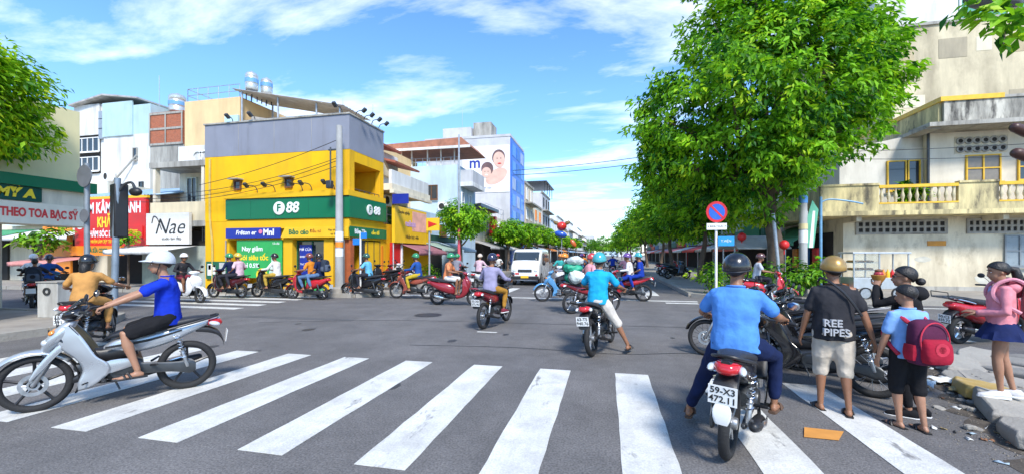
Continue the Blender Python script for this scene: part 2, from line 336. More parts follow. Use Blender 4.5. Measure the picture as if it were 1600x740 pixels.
def underbone(label, pos, hd, bm_, seat=vinyl, accent=None, wheels='mag', rim=None, plate=None, lod=0, group=None, lean=0, name='motorbike', tail=None, basket=False, rack=False, stand=True, mudflap=None, cowl=None):
    root = thing(name, label, 'motorbike', pos, hd, group); root.rotation_euler = (lean, 0, hd)
    rim = rim or alu; bn = bm_.name; tail = tail or bm_; cowl = cowl or bm_
    r = .285
    wheel(root, .63, r, .036, wheels, rim, True); wheel(root, -.60, r, .040, wheels, rim, False)
    fk = part('fork', 'ub_fork', lambda b: [(b.limb([(.63, s * .075, .285), (.50, s * .075, .56)], [.022, .024], 10), b.limb([(.51, s * .075, .54), (.40, s * .07, .80)], [.015, .015], 8)) for s in (-1, 1)] and b.limb([(.63, -.085, .285), (.63, .085, .285)], [.012, .012], 8), alu, root)
    part('front_fender', 'ub_ff', lambda b: arc_shell(.308, 18, 142, .078, 18, 8, .036, .42)(b), bm_, root, loc=(.63, 0, .285), solid=.006)
    part('inner_fender', 'ub_if', lambda b: arc_shell(.325, 140, 205, .075, 10, 6, .01, .9)(b), blackp, root, loc=(.63, 0, .285), solid=.008)
    part('headlight_cowl', 'ub_cowl', lambda b: b.xloft([(.905, 0, .05, .04, 2.2, .37), (.93, 0, .11, .07, 2.6, .37), (.98, 0, .155, .085, 2.6, .35), (1.02, 0, .14, .075, 2.4, .31), (1.06, 0, .06, .035, 2, .27)], 3, 18, 'z'), cowl, root)
    part('headlight', 'ub_hl', lambda b: b.ell((.41, 0, .965), (.045, .105, .042), (0, R(20), 0)), clens, root)
    ap = part('front_apron', 'ub_apron', lambda b: b.xloft([(.54, 0, .02, .02, 2.2, .555), (.62, 0, .075, .055, 2.5, .535), (.72, 0, .125, .08, 2.6, .48), (.82, 0, .125, .075, 2.4, .42), (.90, 0, .07, .05, 2, .365)], 3, 16, 'z'), bm_, root)
    for s in (-1, 1):
        part('indicator', ('ub_ind', s), lambda b: b.ell((.50, s * .095, .80), (.03, .035, .02), (0, R(50), s * R(25)), 10, 6), orlens, ap)
        part('leg_shield', ('ub_wing', s), lambda b: edge_grid(b, WING_F, WING_R, .012, 4, 8, s), bm_, root, solid=.01)
        if accent: part('accent_stripe', ('ub_acc', s), lambda b: edge_grid(b, [(.36, .145, .62), (.27, .166, .52), (.21, .172, .42)], [(.27, .178, .64), (.20, .188, .54), (.13, .188, .44)], .010, 3, 4, s), accent, root)
    part('inner_shield', 'ub_inner', lambda b: edge_grid(b, [(.37, -.15, .87), (.27, -.17, .73), (.2, -.175, .6), (.14, -.17, .48)], [(.37, .15, .87), (.27, .17, .73), (.2, .175, .6), (.14, .17, .48)], 0, 3, 6), blackp, root, solid=.008)
    bar = part('handlebar', 'ub_bar', lambda b: b.tube(bez([(.20, -.36, 1.0), (.27, -.2, 1.005), (.34, 0, .99), (.27, .2, 1.005), (.20, .36, 1.0)], 3), .012, 8), dsteel, root)
    for s in (-1, 1):
        part('grip', ('ub_grip', s), lambda b: b.limb([(.25, s * .24, 1.004), (.20, s * .36, 1.0)], [.018, .018], 10), blackp, bar)
        part('brake_lever', ('ub_lev', s), lambda b: b.tube([(.29, s * .2, 1.0), (.31, s * .26, .995), (.26, s * .37, .99)], [.007, .006, .005], 6), alu, bar)
        mr = part('mirror', ('ub_mir', s), lambda b: b.ell((.22, s * .33, 1.16), (.014, .062, .042), (0, R(-8), s * R(12)), 14, 8), blackp, root)
        part('mirror_stem', ('ub_mst', s), lambda b: b.tube(bez([(.27, s * .19, 1.01), (.28, s * .22, 1.08), (.235, s * .31, 1.14)], 3), .006, 6), blackp, mr)
        if lod == 0: part('mirror_glass', ('ub_mgl', s), lambda b: b.ell((.208, s * .33, 1.16), (.005, .054, .036), (0, R(-8), s * R(12)), 14, 6), chrome, mr)
    part('frame_tunnel', 'ub_tun', lambda b: b.xloft([(.42, .66, .05, .04, 2.5), (.30, .56, .075, .055, 2.6), (.14, .51, .075, .07, 2.6), (-.02, .54, .09, .085, 2.6), (-.16, .58, .10, .10, 2.6)], 3, 14), blackp, root)
    part('side_panel', 'ub_side', lambda b: b.xloft([(.12, .585, .02, .05, 2.4), (.02, .60, .075, .085, 3), (-.18, .615, .105, .118, 3), (-.40, .655, .095, .122, 3), (-.62, .725, .07, .105, 2.8), (-.80, .785, .042, .07, 2.4), (-.92, .82, .012, .03, 2)], 4, 18), tail, root)
    part('seat', 'ub_seat', lambda b: b.xloft([(.13, .66, .012, .04, 2.2), (.05, .715, .03, .09, 2.6), (-.12, .74, .045, .125, 3), (-.32, .755, .05, .13, 3), (-.45, .785, .048, .125, 3), (-.66, .825, .04, .11, 2.8), (-.82, .845, .018, .07, 2.2)], 4, 18), seat, root)
    part('grab_rail', 'ub_grab', lambda b: b.tube(bez([(-.42, .135, .74), (-.66, .135, .80), (-.86, .09, .85), (-.90, 0, .865), (-.86, -.09, .85), (-.66, -.135, .80), (-.42, -.135, .74)], 4), .013, 8), blackp if lod == 0 else dsteel, root)
    tl = part('tail_light', 'ub_tl', lambda b: b.xloft([(-.80, .775, .04, .095, 2.6), (-.87, .775, .05, .09, 2.6), (-.925, .77, .04, .06, 2.3), (-.945, .765, .015, .03, 2)], 3, 14), redlens, root)
    for s in (-1, 1): part('rear_indicator', ('ub_ri', s), lambda b: b.ell((-.86, s * .10, .765), (.06, .03, .028), (0, R(-12), s * R(-15)), 10, 6), clens, tl)
    part('rear_fender', 'ub_rf', lambda b: (b.xloft([(-.68, .70, .03, .07, 2.6), (-.80, .69, .04, .08, 2.8), (-.90, .64, .035, .085, 2.8), (-.95, .55, .025, .08, 2.6), (-.96, .49, .015, .07, 2.4)], 3, 12), arc_shell(.315, 20, 120, .06, 12, 6, .02, .8)(MB())), blackp, root)
    if mudflap: part('mud_flap', 'ub_mf', lambda b: b.xloft([(.53, 0, .045, .006, 4, -.972), (.49, 0, .062, .007, 4, -.978), (.43, 0, .058, .007, 3.5, -.978), (.385, 0, .04, .005, 2.5, -.972)], 2, 12, 'z'), mudflap, root)
    lic_plate(root, (-.985, 0, .60), R(-8), plate or plate_lines(), lod > 0 and not plate)
    for s in (-1, 1):
        sh = part('shock_absorber', ('ub_sh', s), lambda b: b.limb([(-.60, s * .125, .30), (-.555, s * .125, .47)], [.02, .022], 10), alu, root)
        part('spring', ('ub_spr', s), lambda b: b.tube([V((-.575 + .075 * t, s * .125, .40 + .27 * t)) + V((math.cos(t * 44) * .026, math.sin(t * 44) * .026, 0)) for t in [i / 56 for i in range(57)]], .006, 5), chrome if lod == 0 else dsteel, sh)
    part('swingarm', 'ub_sw', lambda b: [b.limb([(-.02, s * .10, .34), (-.62, s * .10, .285)], [.028, .022], 8) for s in (-1, 1)], dsteel, root)
    part('chain_case', 'ub_cc', lambda b: b.xloft([(.02, .345, .05, .012, 4, .12), (-.1, .345, .065, .016, 4, .12), (-.45, .31, .055, .016, 4, .12), (-.62, .285, .075, .016, 3, .12), (-.68, .285, .04, .012, 2, .12)], 3, 14), dsteel, root)
    def eng(b):
        b.xloft([(-.20, .36, .06, .07, 3), (-.10, .35, .11, .11, 3), (.06, .34, .115, .12, 3), (.14, .36, .07, .09, 3)], 2, 14)
        for i in range(7): b.box((.15 + i * .022, 0, .385 + i * .003), (.010, .13, .13), (0, R(-8), 0))
        b.xloft([(.12, .38, .05, .055, 3), (.30, .40, .055, .06, 3), (.35, .41, .03, .04, 2.5)], 2, 10)
        b.lathe([(.085, -.125), (.09, -.115), (.09, .115), (.085, .13), (.05, .14)], 20, (-.02, 0, .335), 'y')
    part('engine', 'ub_eng', eng, dsteel, root)
    part('exhaust', 'ub_ex', lambda b: (b.tube(bez([(.27, -.03, .36), (.29, -.07, .25), (.15, -.12, .19), (-.12, -.15, .20)], 4), .016, 8), b.limb([(-.10, -.155, .205), (-.18, -.16, .22), (-.60, -.175, .31), (-.72, -.178, .335)], [.02, .046, .05, .036], 12)), blackp, root)
    part('heat_guard', 'ub_hg', lambda b: b.xloft([(-.22, .25, .03, .006, 3, -.215), (-.40, .285, .035, .006, 3, -.228), (-.58, .325, .028, .006, 3, -.222)], 3, 10), chrome, root)
    part('foot_pegs', 'ub_peg', lambda b: (b.limb([(.10, -.25, .265), (.10, .25, .265)], [.013, .013], 8), [b.box((.10, s * .21, .268), (.035, .09, .03)) for s in (-1, 1)], [b.limb([(-.27, s * .12, .36), (-.33, s * .23, .38)], [.014, .012], 8) for s in (-1, 1)], b.limb([(.2, .13, .27), (.26, .22, .26)], [.008, .008], 6)), blackp, root)
    if stand: part('stand', 'ub_st', lambda b: b.limb([(.03, .12, .26), (-.02, .2, .03 if lean else .16)], [.012, .01], 6), dsteel, root)
    if lod == 0:
        part('cables', 'ub_cab', lambda b: [b.tube(bez([(.37, s * .12, 1.0), (.47, s * .08, .98), (.47, s * .03, .86), (.44, s * .04, .7)], 4), .004, 5) for s in (-1, 1)], blackp, root)
    return root

def scooter(label, pos, hd, bm_, lod=1, group=None, lean=0, trim=None, plate=None, rack=False, classic=False, rim=None, name='scooter', seat=vinyl, wheels='mag'):
    root = thing(name, label, 'scooter', pos, hd, group); root.rotation_euler = (lean, 0, hd)
    trim = trim or blackp; rim = rim or (alu if not classic else chrome)
    r = .25
    wheel(root, .62, r, .042, wheels, rim, True); wheel(root, -.58, r, .045, wheels, rim, False)
    part('fork', 'sc_fork', lambda b: [b.limb([(.62, s * .08, .25), (.47, s * .08, .60)], [.022, .022], 8) for s in (-1, 1)], dsteel, root)
    part('front_fender', ('sc_ff', classic), lambda b: arc_shell(.275, -5 if classic else 15, 150, .09 if classic else .07, 16, 8, .03, .6)(b), bm_, root, loc=(.62, 0, .25), solid=.006)
    part('front_apron', ('sc_ap', classic), lambda b: b.xloft([(.42, 0, .09, .03, 2.6, .42), (.54, 0, .15, .055, 2.8, .45), (.68, 0, .19, .07, 2.8, .455), (.80, 0, .185, .065, 2.6, .42), (.90, 0, .12, .05, 2.3, .375), (.95, 0, .06, .04, 2, .35)], 3, 18, 'z'), bm_, root)
    for s in (-1, 1):
        part('leg_shield', ('sc_ls', s), lambda b: edge_grid(b, [(.47, .06, .80), (.50, .10, .66), (.48, .13, .52), (.42, .15, .38), (.28, .16, .26), (.08, .15, .22)], [(.33, .19, .86), (.30, .225, .72), (.30, .23, .56), (.28, .22, .42), (.20, .20, .34), (.08, .19, .33)], .02, 4, 6, s), bm_, root, solid=.01)
        part('front_indicator', ('sc_fi', s), lambda b: b.ell((.475, s * .13, .74), (.02, .05, .022), (0, R(35), s * R(35)), 10, 6), orlens, root)
    part('inner_shield', 'sc_in', lambda b: edge_grid(b, [(.33, -.19, .88), (.30, -.22, .70), (.29, -.22, .5), (.2, -.19, .34)], [(.33, .19, .88), (.30, .22, .70), (.29, .22, .5), (.2, .19, .34)], 0, 3, 6), trim, root, solid=.008)
    part('handlebar_cowl', 'sc_hc', lambda b: b.xloft([(.93, 0, .06, .05, 2.2, .36), (.97, 0, .15, .085, 2.5, .36), (1.02, 0, .17, .08, 2.5, .34), (1.06, 0, .09, .04, 2, .31)], 3, 18, 'z'), bm_, root)
    part('headlight', 'sc_hl', lambda b: b.ell((.425, 0, .985), (.04, .095, .045), (0, R(20), 0)), clens, root)
    bar = part('handlebar', 'sc_bar', lambda b: b.tube(bez([(.25, -.36, 1.01), (.30, -.2, 1.02), (.34, 0, 1.0), (.30, .2, 1.02), (.25, .36, 1.01)], 3), .012, 8), dsteel, root)
    for s in (-1, 1):
        part('grip', ('sc_grip', s), lambda b: b.limb([(.285, s * .24, 1.018), (.25, s * .36, 1.01)], [.018, .018], 8), blackp, bar)
        mr = part('mirror', ('sc_mir', s), lambda b: b.ell((.27, s * .31, 1.19), (.016, .06, .045), None, 12, 8), blackp, root)
        part('mirror_stem', ('sc_mst', s), lambda b: b.tube(bez([(.31, s * .19, 1.04), (.31, s * .22, 1.10), (.28, s * .29, 1.17)], 3), .006, 6), blackp, mr)
    part('floorboard', 'sc_fl', lambda b: b.xloft([(.34, .33, .04, .17, 4), (.2, .29, .05, .18, 4), (0, .28, .06, .18, 4), (-.12, .32, .08, .17, 4)], 3, 14), trim, root)
    part('rear_body', ('sc_rb', classic), lambda b: b.xloft([(.02, .46, .10, .08, 3), (-.08, .50, .16, .14, 3), (-.28, .55, .17, .18 if not classic else .21, 2.8), (-.52, .60, .13, .17 if not classic else .20, 2.6), (-.74, .68, .09, .12, 2.5), (-.88, .74, .04, .06, 2.2)], 4, 18), bm_, root)
    part('seat', 'sc_seat', lambda b: b.xloft([(.06, .70, .02, .07, 2.4), (-.02, .735, .04, .12, 2.8), (-.22, .75, .05, .145, 3), (-.40, .765, .05, .14, 3), (-.50, .79, .048, .135, 3), (-.72, .815, .035, .11, 2.6), (-.82, .82, .015, .06, 2.2)], 4, 18), seat, root)
    part('grab_rail', 'sc_gr', lambda b: b.tube(bez([(-.50, .14, .75), (-.70, .13, .80), (-.90, .08, .84), (-.92, 0, .845), (-.90, -.08, .84), (-.70, -.13, .80), (-.50, -.14, .75)], 3), .013, 8), trim if not classic else chrome, root)
    part('tail_light', 'sc_tl', lambda b: b.xloft([(-.80, .705, .035, .11, 2.6), (-.87, .705, .045, .10, 2.6), (-.91, .70, .02, .06, 2.2)], 3, 12), redlens, root)
    part('rear_fender', 'sc_rf', lambda b: b.xloft([(-.62, .60, .03, .07, 2.6), (-.76, .60, .04, .08, 2.8), (-.87, .54, .03, .085, 2.8), (-.92, .45, .02, .075, 2.6), (-.93, .39, .012, .06, 2.4)], 3, 12), blackp, root)
    part('belt_case', 'sc_bc', lambda b: b.xloft([(-.06, .27, .05, .03, 3, .12), (-.14, .27, .085, .045, 3, .12), (-.5, .26, .07, .045, 3, .12), (-.62, .25, .085, .04, 2.6, .12), (-.70, .25, .03, .02, 2, .12)], 3, 14), dsteel, root)
    part('exhaust', 'sc_ex', lambda b: b.limb([(-.15, -.12, .19), (-.30, -.15, .21), (-.62, -.17, .29), (-.74, -.17, .32)], [.02, .05, .055, .04], 12), blackp, root)
    part('heat_guard', 'sc_hg', lambda b: b.xloft([(-.32, .235, .035, .006, 3, -.205), (-.46, .265, .04, .006, 3, -.228), (-.60, .30, .03, .006, 3, -.226)], 3, 10), chrome, root)
    part('shock_absorber', 'sc_sa', lambda b: b.limb([(-.58, .15, .30), (-.50, .15, .56)], [.026, .026], 8), dsteel, root)
    lic_plate(root, (-.945, 0, .47), R(-8), plate or plate_lines(), lod > 0)
    part('stand', 'sc_st', lambda b: b.limb([(-.05, .12, .2), (-.1, .19, .03 if lean else .12)], [.012, .01], 6), dsteel, root)
    if rack:
        part('rear_rack', 'sc_rack', lambda b: ([b.tube([(-.62, y, .845), (-1.08, y, .86)], .009, 6) for y in (-.13, -.045, .045, .13)], [b.tube([(x, -.13, .85), (x, .13, .85)], .009, 6) for x in (-.64, -.84, -1.08)], b.tube([(-1.08, -.13, .86), (-1.10, -.13, .95), (-1.10, .13, .95), (-1.08, .13, .86)], .009, 6)), dsteel, root)
    return root

# ------------------------------------------------------------------ people
DG = None
def remesh(mb, vox, it=4):
    me = mb.mesh('tmp', 0); o = bpy.data.objects.new('tmp', me)
    md = o.modifiers.new('r', 'REMESH'); md.mode = 'VOXEL'; md.voxel_size = vox
    m2 = o.modifiers.new('s', 'SMOOTH'); m2.factor = .5; m2.iterations = it
    out = evaluated_mesh(o); bpy.data.meshes.remove(me)
    out.polygons.foreach_set('use_smooth', [True] * len(out.polygons)); return out
def wrinkle(me, amp, seed):
    n = len(me.vertices); co = np.empty(n * 3); me.vertices.foreach_get('co', co); co = co.reshape(-1, 3)
    no = np.empty(n * 3); me.vertices.foreach_get('normal', no); no = no.reshape(-1, 3); g = np.random.default_rng(seed)
    h = np.zeros(n)
    for i in range(9):
        k = g.normal(size=3); k /= np.linalg.norm(k); fq = g.uniform(14, 55); h += (1 - 2 * np.abs(np.sin(co @ k * fq * .5 + g.uniform(0, 6) + 1.3 * np.sin(co @ g.normal(size=3) * 9)))) * (22 / fq)
    h = np.where(h > 0, h, h * .5)
    co += no * (h * amp / 3)[:, None]; me.vertices.foreach_set('co', co.ravel()); me.update()
def append(me, mb):                    # add more closed pieces to a finished mesh (fingers, toes)
    import bmesh
    t = mb.mesh('tmp', 60); bm = bmesh.new(); bm.from_mesh(me); bm.from_mesh(t); bm.to_mesh(me); bm.free(); bpy.data.meshes.remove(t)
    me.polygons.foreach_set('use_smooth', [True] * len(me.polygons)); me.update()
def ik(a, b, l1, l2, pole):
    a, b = V(a), V(b); d = b - a; D = min(d.length, (l1 + l2) * .998); d = d.normalized()
    x = (l1 * l1 - l2 * l2 + D * D) / (2 * D); h = math.sqrt(max(l1 * l1 - x * x, 0)); p = V(pole); p = (p - d * p.dot(d)).normalized()
    return a + d * x + p * h, a + d * D
def frame(fwd, up):
    f = V(fwd).normalized(); l = V(up).cross(f).normalized(); u = f.cross(l); return Matrix((f, l, u)).transposed()   # columns: forward, left, up
def ring(c, u, v, a, b, n=14, e=2.3):
    out = []
    for j in range(n):
        t = 2 * PI * j / n; ca, sa = math.cos(t), math.sin(t)
        out.append(V(c) + V(u) * a * math.copysign(abs(ca) ** (2 / e), ca) + V(v) * b * math.copysign(abs(sa) ** (2 / e), sa))
    return out
def pose_rider(seat=(-.22, .80), lean=12, hands=((.22, .30, 1.02), (.22, -.30, 1.02)), feet=((.06, .20, .30), (.06, -.20, .30)), s=1.0, yaw=0, pitch=0, twist=0, knee_out=.35, reach=None):
    J = {'s': s}; pel = V((seat[0], 0, seat[1] + .085 * s)); a = R(lean); up = V((math.sin(a), 0, math.cos(a)))
    J['pel'] = pel; J['up'] = up; J['left'] = V((0, 1, 0)); J['neck'] = pel + up * .50 * s + V((.02, 0, 0))
    t = R(twist); J['sl'] = V((-math.sin(t), math.cos(t), 0))
    J['head'] = J['neck'] + V((.045, 0, .150)) * s; J['hm'] = Euler((0, R(pitch), R(yaw))).to_matrix(); J['fwd'] = V((1, 0, 0))
    sh = J['neck'] - up * .065 * s
    for k, sg in (('L', 1), ('R', -1)):
        J['sh' + k] = sh + J['sl'] * (.175 * s * sg); i = 0 if sg > 0 else 1
        J['el' + k], J['wr' + k] = ik(J['sh' + k], V(hands[i]) - V((.07, 0, -.012)) * s, .28 * s, .25 * s, (-.4, .75 * sg, -1))
        J['hip' + k] = pel + V((0, .085 * sg, -.01)) * s
        J['kn' + k], J['an' + k] = ik(J['hip' + k], V(feet[i]) + V((-.05, 0, .075)) * s, .42 * s, .42 * s, (1, knee_out * sg, .45))
        J['toe' + k] = V((1, .12 * sg, 0)); J['hd' + k] = (V(hands[i]) - J['wr' + k]).normalized(); J['grip' + k] = True
    return J
def pose_stand(s=1.0, feet=((.0, .1), (.0, -.1)), hands=None, yaw=0, pitch=0, lean=0, turn=0):
    J = {'s': s}; pel = V((0, 0, .92 * s)); a = R(lean); up = V((math.sin(a), 0, math.cos(a)))
    J['pel'] = pel; J['up'] = up; J['left'] = V((0, 1, 0)); J['sl'] = V((-math.sin(R(turn)), math.cos(R(turn)), 0)); J['neck'] = pel + up * .51 * s
    J['head'] = J['neck'] + V((.03 + math.sin(a) * .1, 0, .155)) * s; J['hm'] = Euler((0, R(pitch), R(yaw))).to_matrix(); J['fwd'] = V((1, 0, 0))
    sh = J['neck'] - up * .065 * s
    for k, sg in (('L', 1), ('R', -1)):
        i = 0 if sg > 0 else 1; J['sh' + k] = sh + J['sl'] * (.175 * s * sg)
        h = hands[i] if hands and hands[i] else (.08, .26 * sg, .80)
        g = len(h) > 3; J['el' + k], J['wr' + k] = ik(J['sh' + k], V(h[:3]) * s, .28 * s, .25 * s, (-.9, .5 * sg, -.5) if not g else h[3])
        J['hd' + k] = (J['wr' + k] - J['el' + k]).normalized() if not g or len(h) < 5 else V(h[4]).normalized(); J['grip' + k] = False
        J['hip' + k] = pel + V((0, .085 * sg, -.01)) * s
        J['kn' + k], J['an' + k] = ik(J['hip' + k], V((feet[i][0] - .05, feet[i][1], .075 + (feet[i][2] if len(feet[i]) > 2 else 0))) * s, .42 * s, .42 * s, (1, .1 * sg, 0))
        J['toe' + k] = V((1, .15 * sg, 0))
    return J
SKIN = mat('skin_tan', (0.29, 0.135, 0.072), 0.5, 0, 0.07, 12, sss=.15); SKIN2 = mat('skin_light', (0.37, 0.19, 0.115), 0.5, 0, 0.06, 12, sss=.15)
SKIND = mat('skin_brown', (0.36, 0.17, 0.095), 0.55, 0, 0.07, 12, sss=.15)
HAIR = mat('black_hair', (0.012, 0.010, 0.009), 0.4, 0, 0.3, 40, bump=.4, bscale=90); EYEW = mat('eye_white', (.75, .73, .7), .3, 0, 0); LIP = mat('lips', (.42, .13, .11), .5, 0, 0)
def mit(b, J, k, sg, s, curl):
    w_ = J['wr' + k]; d = J['hd' + k].normalized()
    side = (V((0, -sg, 0)) - d * d.dot(V((0, -sg, 0)))).normalized() if J['grip' + k] else (J['fwd'] - d * d.dot(J['fwd'])).normalized()
    pn = d.cross(side).normalized()
    if J['grip' + k]: pn = pn if pn.z < 0 else -pn
    else: pn = pn if pn.dot(V((0, -sg, 0))) > 0 else -pn
    for i, L_ in enumerate((.068, .078, .072, .055)):
        base = w_ + d * .085 * s + side * (.03 - .02 * i) * s; p = [base]; dd = d.copy()
        for q in range(3):
            dd = (Matrix.Rotation(0, 3, 'X') @ dd * math.cos(curl) + pn * math.sin(curl)).normalized() if q == 0 else (dd * math.cos(curl) + (pn - dd * dd.dot(pn)).normalized() * math.sin(curl)).normalized() if abs(dd.dot(pn)) < .98 else -d
            p.append(p[-1] + dd * L_ * s * (.45, .32, .26)[q])
        b.limb(p, [.0098 * s, .0094 * s, .0088 * s, .0075 * s], 6)
    t0 = w_ + d * .03 * s + side * .03 * s; b.limb([t0, t0 + (d * .5 + side * .6 + pn * .3) * .035 * s, t0 + (d * .95 + side * .55 + pn * .65) * .06 * s], [.012 * s, .011 * s, .008 * s], 6)
    return side, pn
def person(label, pos, hd, J, skin=SKIN, top=None, sleeve='short', bottom=None, legs='long', head='helmet', hat=None, hairm=HAIR, feet='sandal', footm=blackp, lod=1, group=None, girl=False, visor=True, seed=1, fat=1.0, hem=0.0, cat='person', curl=None, shadeless=None, hair='short', mask=None):
    root = thing('person', label, cat, pos, hd, group); s = J['s']; vox = .011 if lod == 0 else .019
    pel, up, neck, sl = J['pel'], J['up'], J['neck'], J['sl']; lf = J['left']; fw = lf.cross(up).normalized(); fws = sl.cross(up).normalized()
    H = lambda t: pel + up * (neck - pel).length * t
    b = MB()
    wd = .93 if girl else 1.0
    b.rings([ring(H(-.17), lf, fw, .10 * s, .07 * s), ring(H(-.08), lf, fw, .15 * s * fat, .10 * s), ring(H(.06), lf, fw, .155 * s * fat, .11 * s * fat), ring(H(.30), lf, fw, .128 * s * fat, .098 * s * fat), ring(H(.6), (lf + sl) / 2, fw, .142 * s * fat, .105 * s * fat), ring(H(.82), sl, fws, .165 * s * wd, .095 * s), ring(H(.93), sl, fws, .11 * s, .07 * s), ring(H(1.02), sl, fws, .058 * s, .056 * s)])
    hc, hm = J['head'], J['hm']; X, Y, Z = hm.col[0], hm.col[1], hm.col[2]
    b.limb([neck - up * .04 * s, hc - Z * .06 * s - X * .012 * s], [.056 * s, .052 * s])
    P = lambda x, y, z: hc + (X * x + Y * y + Z * z) * s
    b.ell(P(-.008, 0, .03), (.098 * s, .077 * s, .095 * s), hm); b.ell(P(.022, 0, -.045), (.066 * s, .058 * s, .070 * s), hm); b.ell(P(.058, 0, -.088), (.026 * s, .030 * s, .022 * s), hm)
    b.tube([P(.082, 0, .01), P(.102, 0, -.028), P(.106, 0, -.040), P(.08, 0, -.05)], [.008 * s, .013 * s, .016 * s, .012 * s], 8)
    for sg in (-1, 1): b.ell(P(-.008, .079 * sg, -.012), (.018 * s, .009 * s, .032 * s), hm, 8, 6)
    b.ell(P(.07, 0, -.066), (.02 * s, .024 * s, .012 * s), hm, 8, 6)
    fing = MB()
    for k, sg in (('L', 1), ('R', -1)):
        a, e, w_ = J['sh' + k], J['el' + k], J['wr' + k]
        b.limb([a.lerp(H(.92), .5), a, a.lerp(e, .35), e, e.lerp(w_, .3), w_], [.045 * s, .05 * s, .046 * s, .038 * s, .039 * s, .026 * s])
        d = J['hd' + k]; side, pn = mit(fing if lod == 0 else fing, J, k, sg, s, curl if curl is not None else (.85 if J['grip' + k] else .25))
        b.rings([ring(w_ - d * .01 * s, side, pn, .026 * s, .02 * s, 10), ring(w_ + d * .03 * s, side, pn, .037 * s, .017 * s, 10), ring(w_ + d * .085 * s, side, pn, .043 * s, .014 * s, 10), ring(w_ + d * .1 * s, side, pn, .036 * s, .008 * s, 10)])
        h, kn, an, toe = J['hip' + k], J['kn' + k], J['an' + k], J['toe' + k].normalized()
        sd_ = V((0, 0, 1)).cross(toe)
        b.limb([h, h.lerp(kn, .4), kn, kn.lerp(an, .3), kn.lerp(an, .7), an], [.082 * s * fat, .072 * s * fat, .052 * s, .053 * s, .036 * s, .031 * s])
        z = V((0, 0, 1)); g = an - z * .055 * s
        b.rings([ring(g - toe * .055 * s, sd_, z, .022 * s, .022 * s, 10), ring(g - toe * .02 * s + z * .01 * s, sd_, z, .032 * s, .034 * s, 10), ring(g + toe * .06 * s + z * .002 * s, sd_, z, .038 * s, .028 * s, 10), ring(g + toe * .13 * s - z * .006 * s, sd_, z, .044 * s, .018 * s, 10), ring(g + toe * .17 * s - z * .01 * s, sd_, z, .036 * s, .010 * s, 10)])
        if lod == 0 and feet == 'sandal':
            for i in range(5): p0 = g + toe * (.155 - .008 * i) * s + sd_ * sg * (-.03 + .015 * i) * s - z * .012 * s; fing.limb([p0, p0 + toe * (.045 - .005 * i) * s - z * .004 * s], [(.012 if i == 0 else .009) * s] * 2, 6)
    me = remesh(b, vox, 3); append(me, fing); me.name = 'body'; link('body', me, skin, root)
    if top is not None:
        b = MB(); f = fat
        b.rings([ring(H(-.16 - hem), lf, fw, .168 * s * f, .128 * s * f), ring(H(.0), lf, fw, .170 * s * f, .130 * s * f), ring(H(.16), lf, fw, .162 * s * f, .128 * s * f), ring(H(.35), lf, fw, .152 * s * f, .122 * s * f), ring(H(.6), (lf + sl) / 2, fw, .162 * s * f, .124 * s * f), ring(H(.82), sl, fws, .188 * s * wd * (.5 + .5 * f), .114 * s * (.5 + .5 * f)), ring(H(.93), sl, fws, .135 * s * (.5 + .5 * f), .088 * s), ring(H(1.0), sl, fws, .078 * s, .07 * s)])
        for k in 'LR':
            a, e, w_ = J['sh' + k], J['el' + k], J['wr' + k]
            if sleeve == 'short': b.limb([a.lerp(H(.93), .55), a, a.lerp(e, .4), a.lerp(e, .74)], [.05 * s, .058 * s, .064 * s, .068 * s])
            elif sleeve == 'long': b.limb([a.lerp(H(.93), .55), a, a.lerp(e, .5), e, e.lerp(w_, .5), w_], [.05 * s, .058 * s, .058 * s, .055 * s, .048 * s, .042 * s])
        me = remesh(b, vox * 1.1, 4); wrinkle(me, (.013 if lod == 0 else .008) * s, seed); me.name = 'shirt'; so_ = link('shirt', me, top, root)
        if lod == 0: q = MB(); q.tube([H(1.0) + (sl * math.cos(t) * .074 + fws * math.sin(t) * .066) * s + up * .006 * s for t in [2 * PI * i / 20 for i in range(21)]], .010 * s, 6, False); q.obj('collar', top, so_)
    if bottom is not None:
        b = MB()
        if legs == 'skirt':
            b.rings([ring(H(.10), lf, fw, .15 * s, .115 * s, 24)] + [[p + (p - H(.1 - .46 * t)).normalized() * .018 * t * s * math.cos(i * PI) for i, p in enumerate(ring(H(.1 - .46 * t), lf, fw, (.155 + .10 * t) * s, (.12 + .10 * t) * s, 24))] for t in (.2, .45, .7, 1.0)])
            me = b.mesh('skirt', 60); link('skirt', me, bottom, root)
        else:
            b.rings([ring(H(-.2), lf, fw, .12 * s * fat, .09 * s * fat), ring(H(-.1), lf, fw, .165 * s * fat, .125 * s * fat), ring(H(.04), lf, fw, .163 * s * fat, .124 * s * fat), ring(H(.14), lf, fw, .155 * s * fat, .115 * s * fat)])
            for k in 'LR':
                h, kn, an = J['hip' + k], J['kn' + k], J['an' + k]
                if legs == 'shorts': b.limb([h, h.lerp(kn, .4), h.lerp(kn, .86)], [.10 * s * fat, .095 * s * fat, .088 * s])
                elif legs == 'knee': b.limb([h, h.lerp(kn, .5), kn, kn.lerp(an, .12)], [.10 * s * fat, .095 * s * fat, .085 * s, .084 * s])
                else: b.limb([h, h.lerp(kn, .4), kn, kn.lerp(an, .35), kn.lerp(an, .85)], [.10 * s * fat, .09 * s * fat, .070 * s, .067 * s, .053 * s])
            me = remesh(b, vox * 1.1, 4); wrinkle(me, (.012 if lod == 0 else .008) * s, seed + 5); me.name = 'trousers'; link('trousers' if legs == 'long' else 'shorts', me, bottom, root)
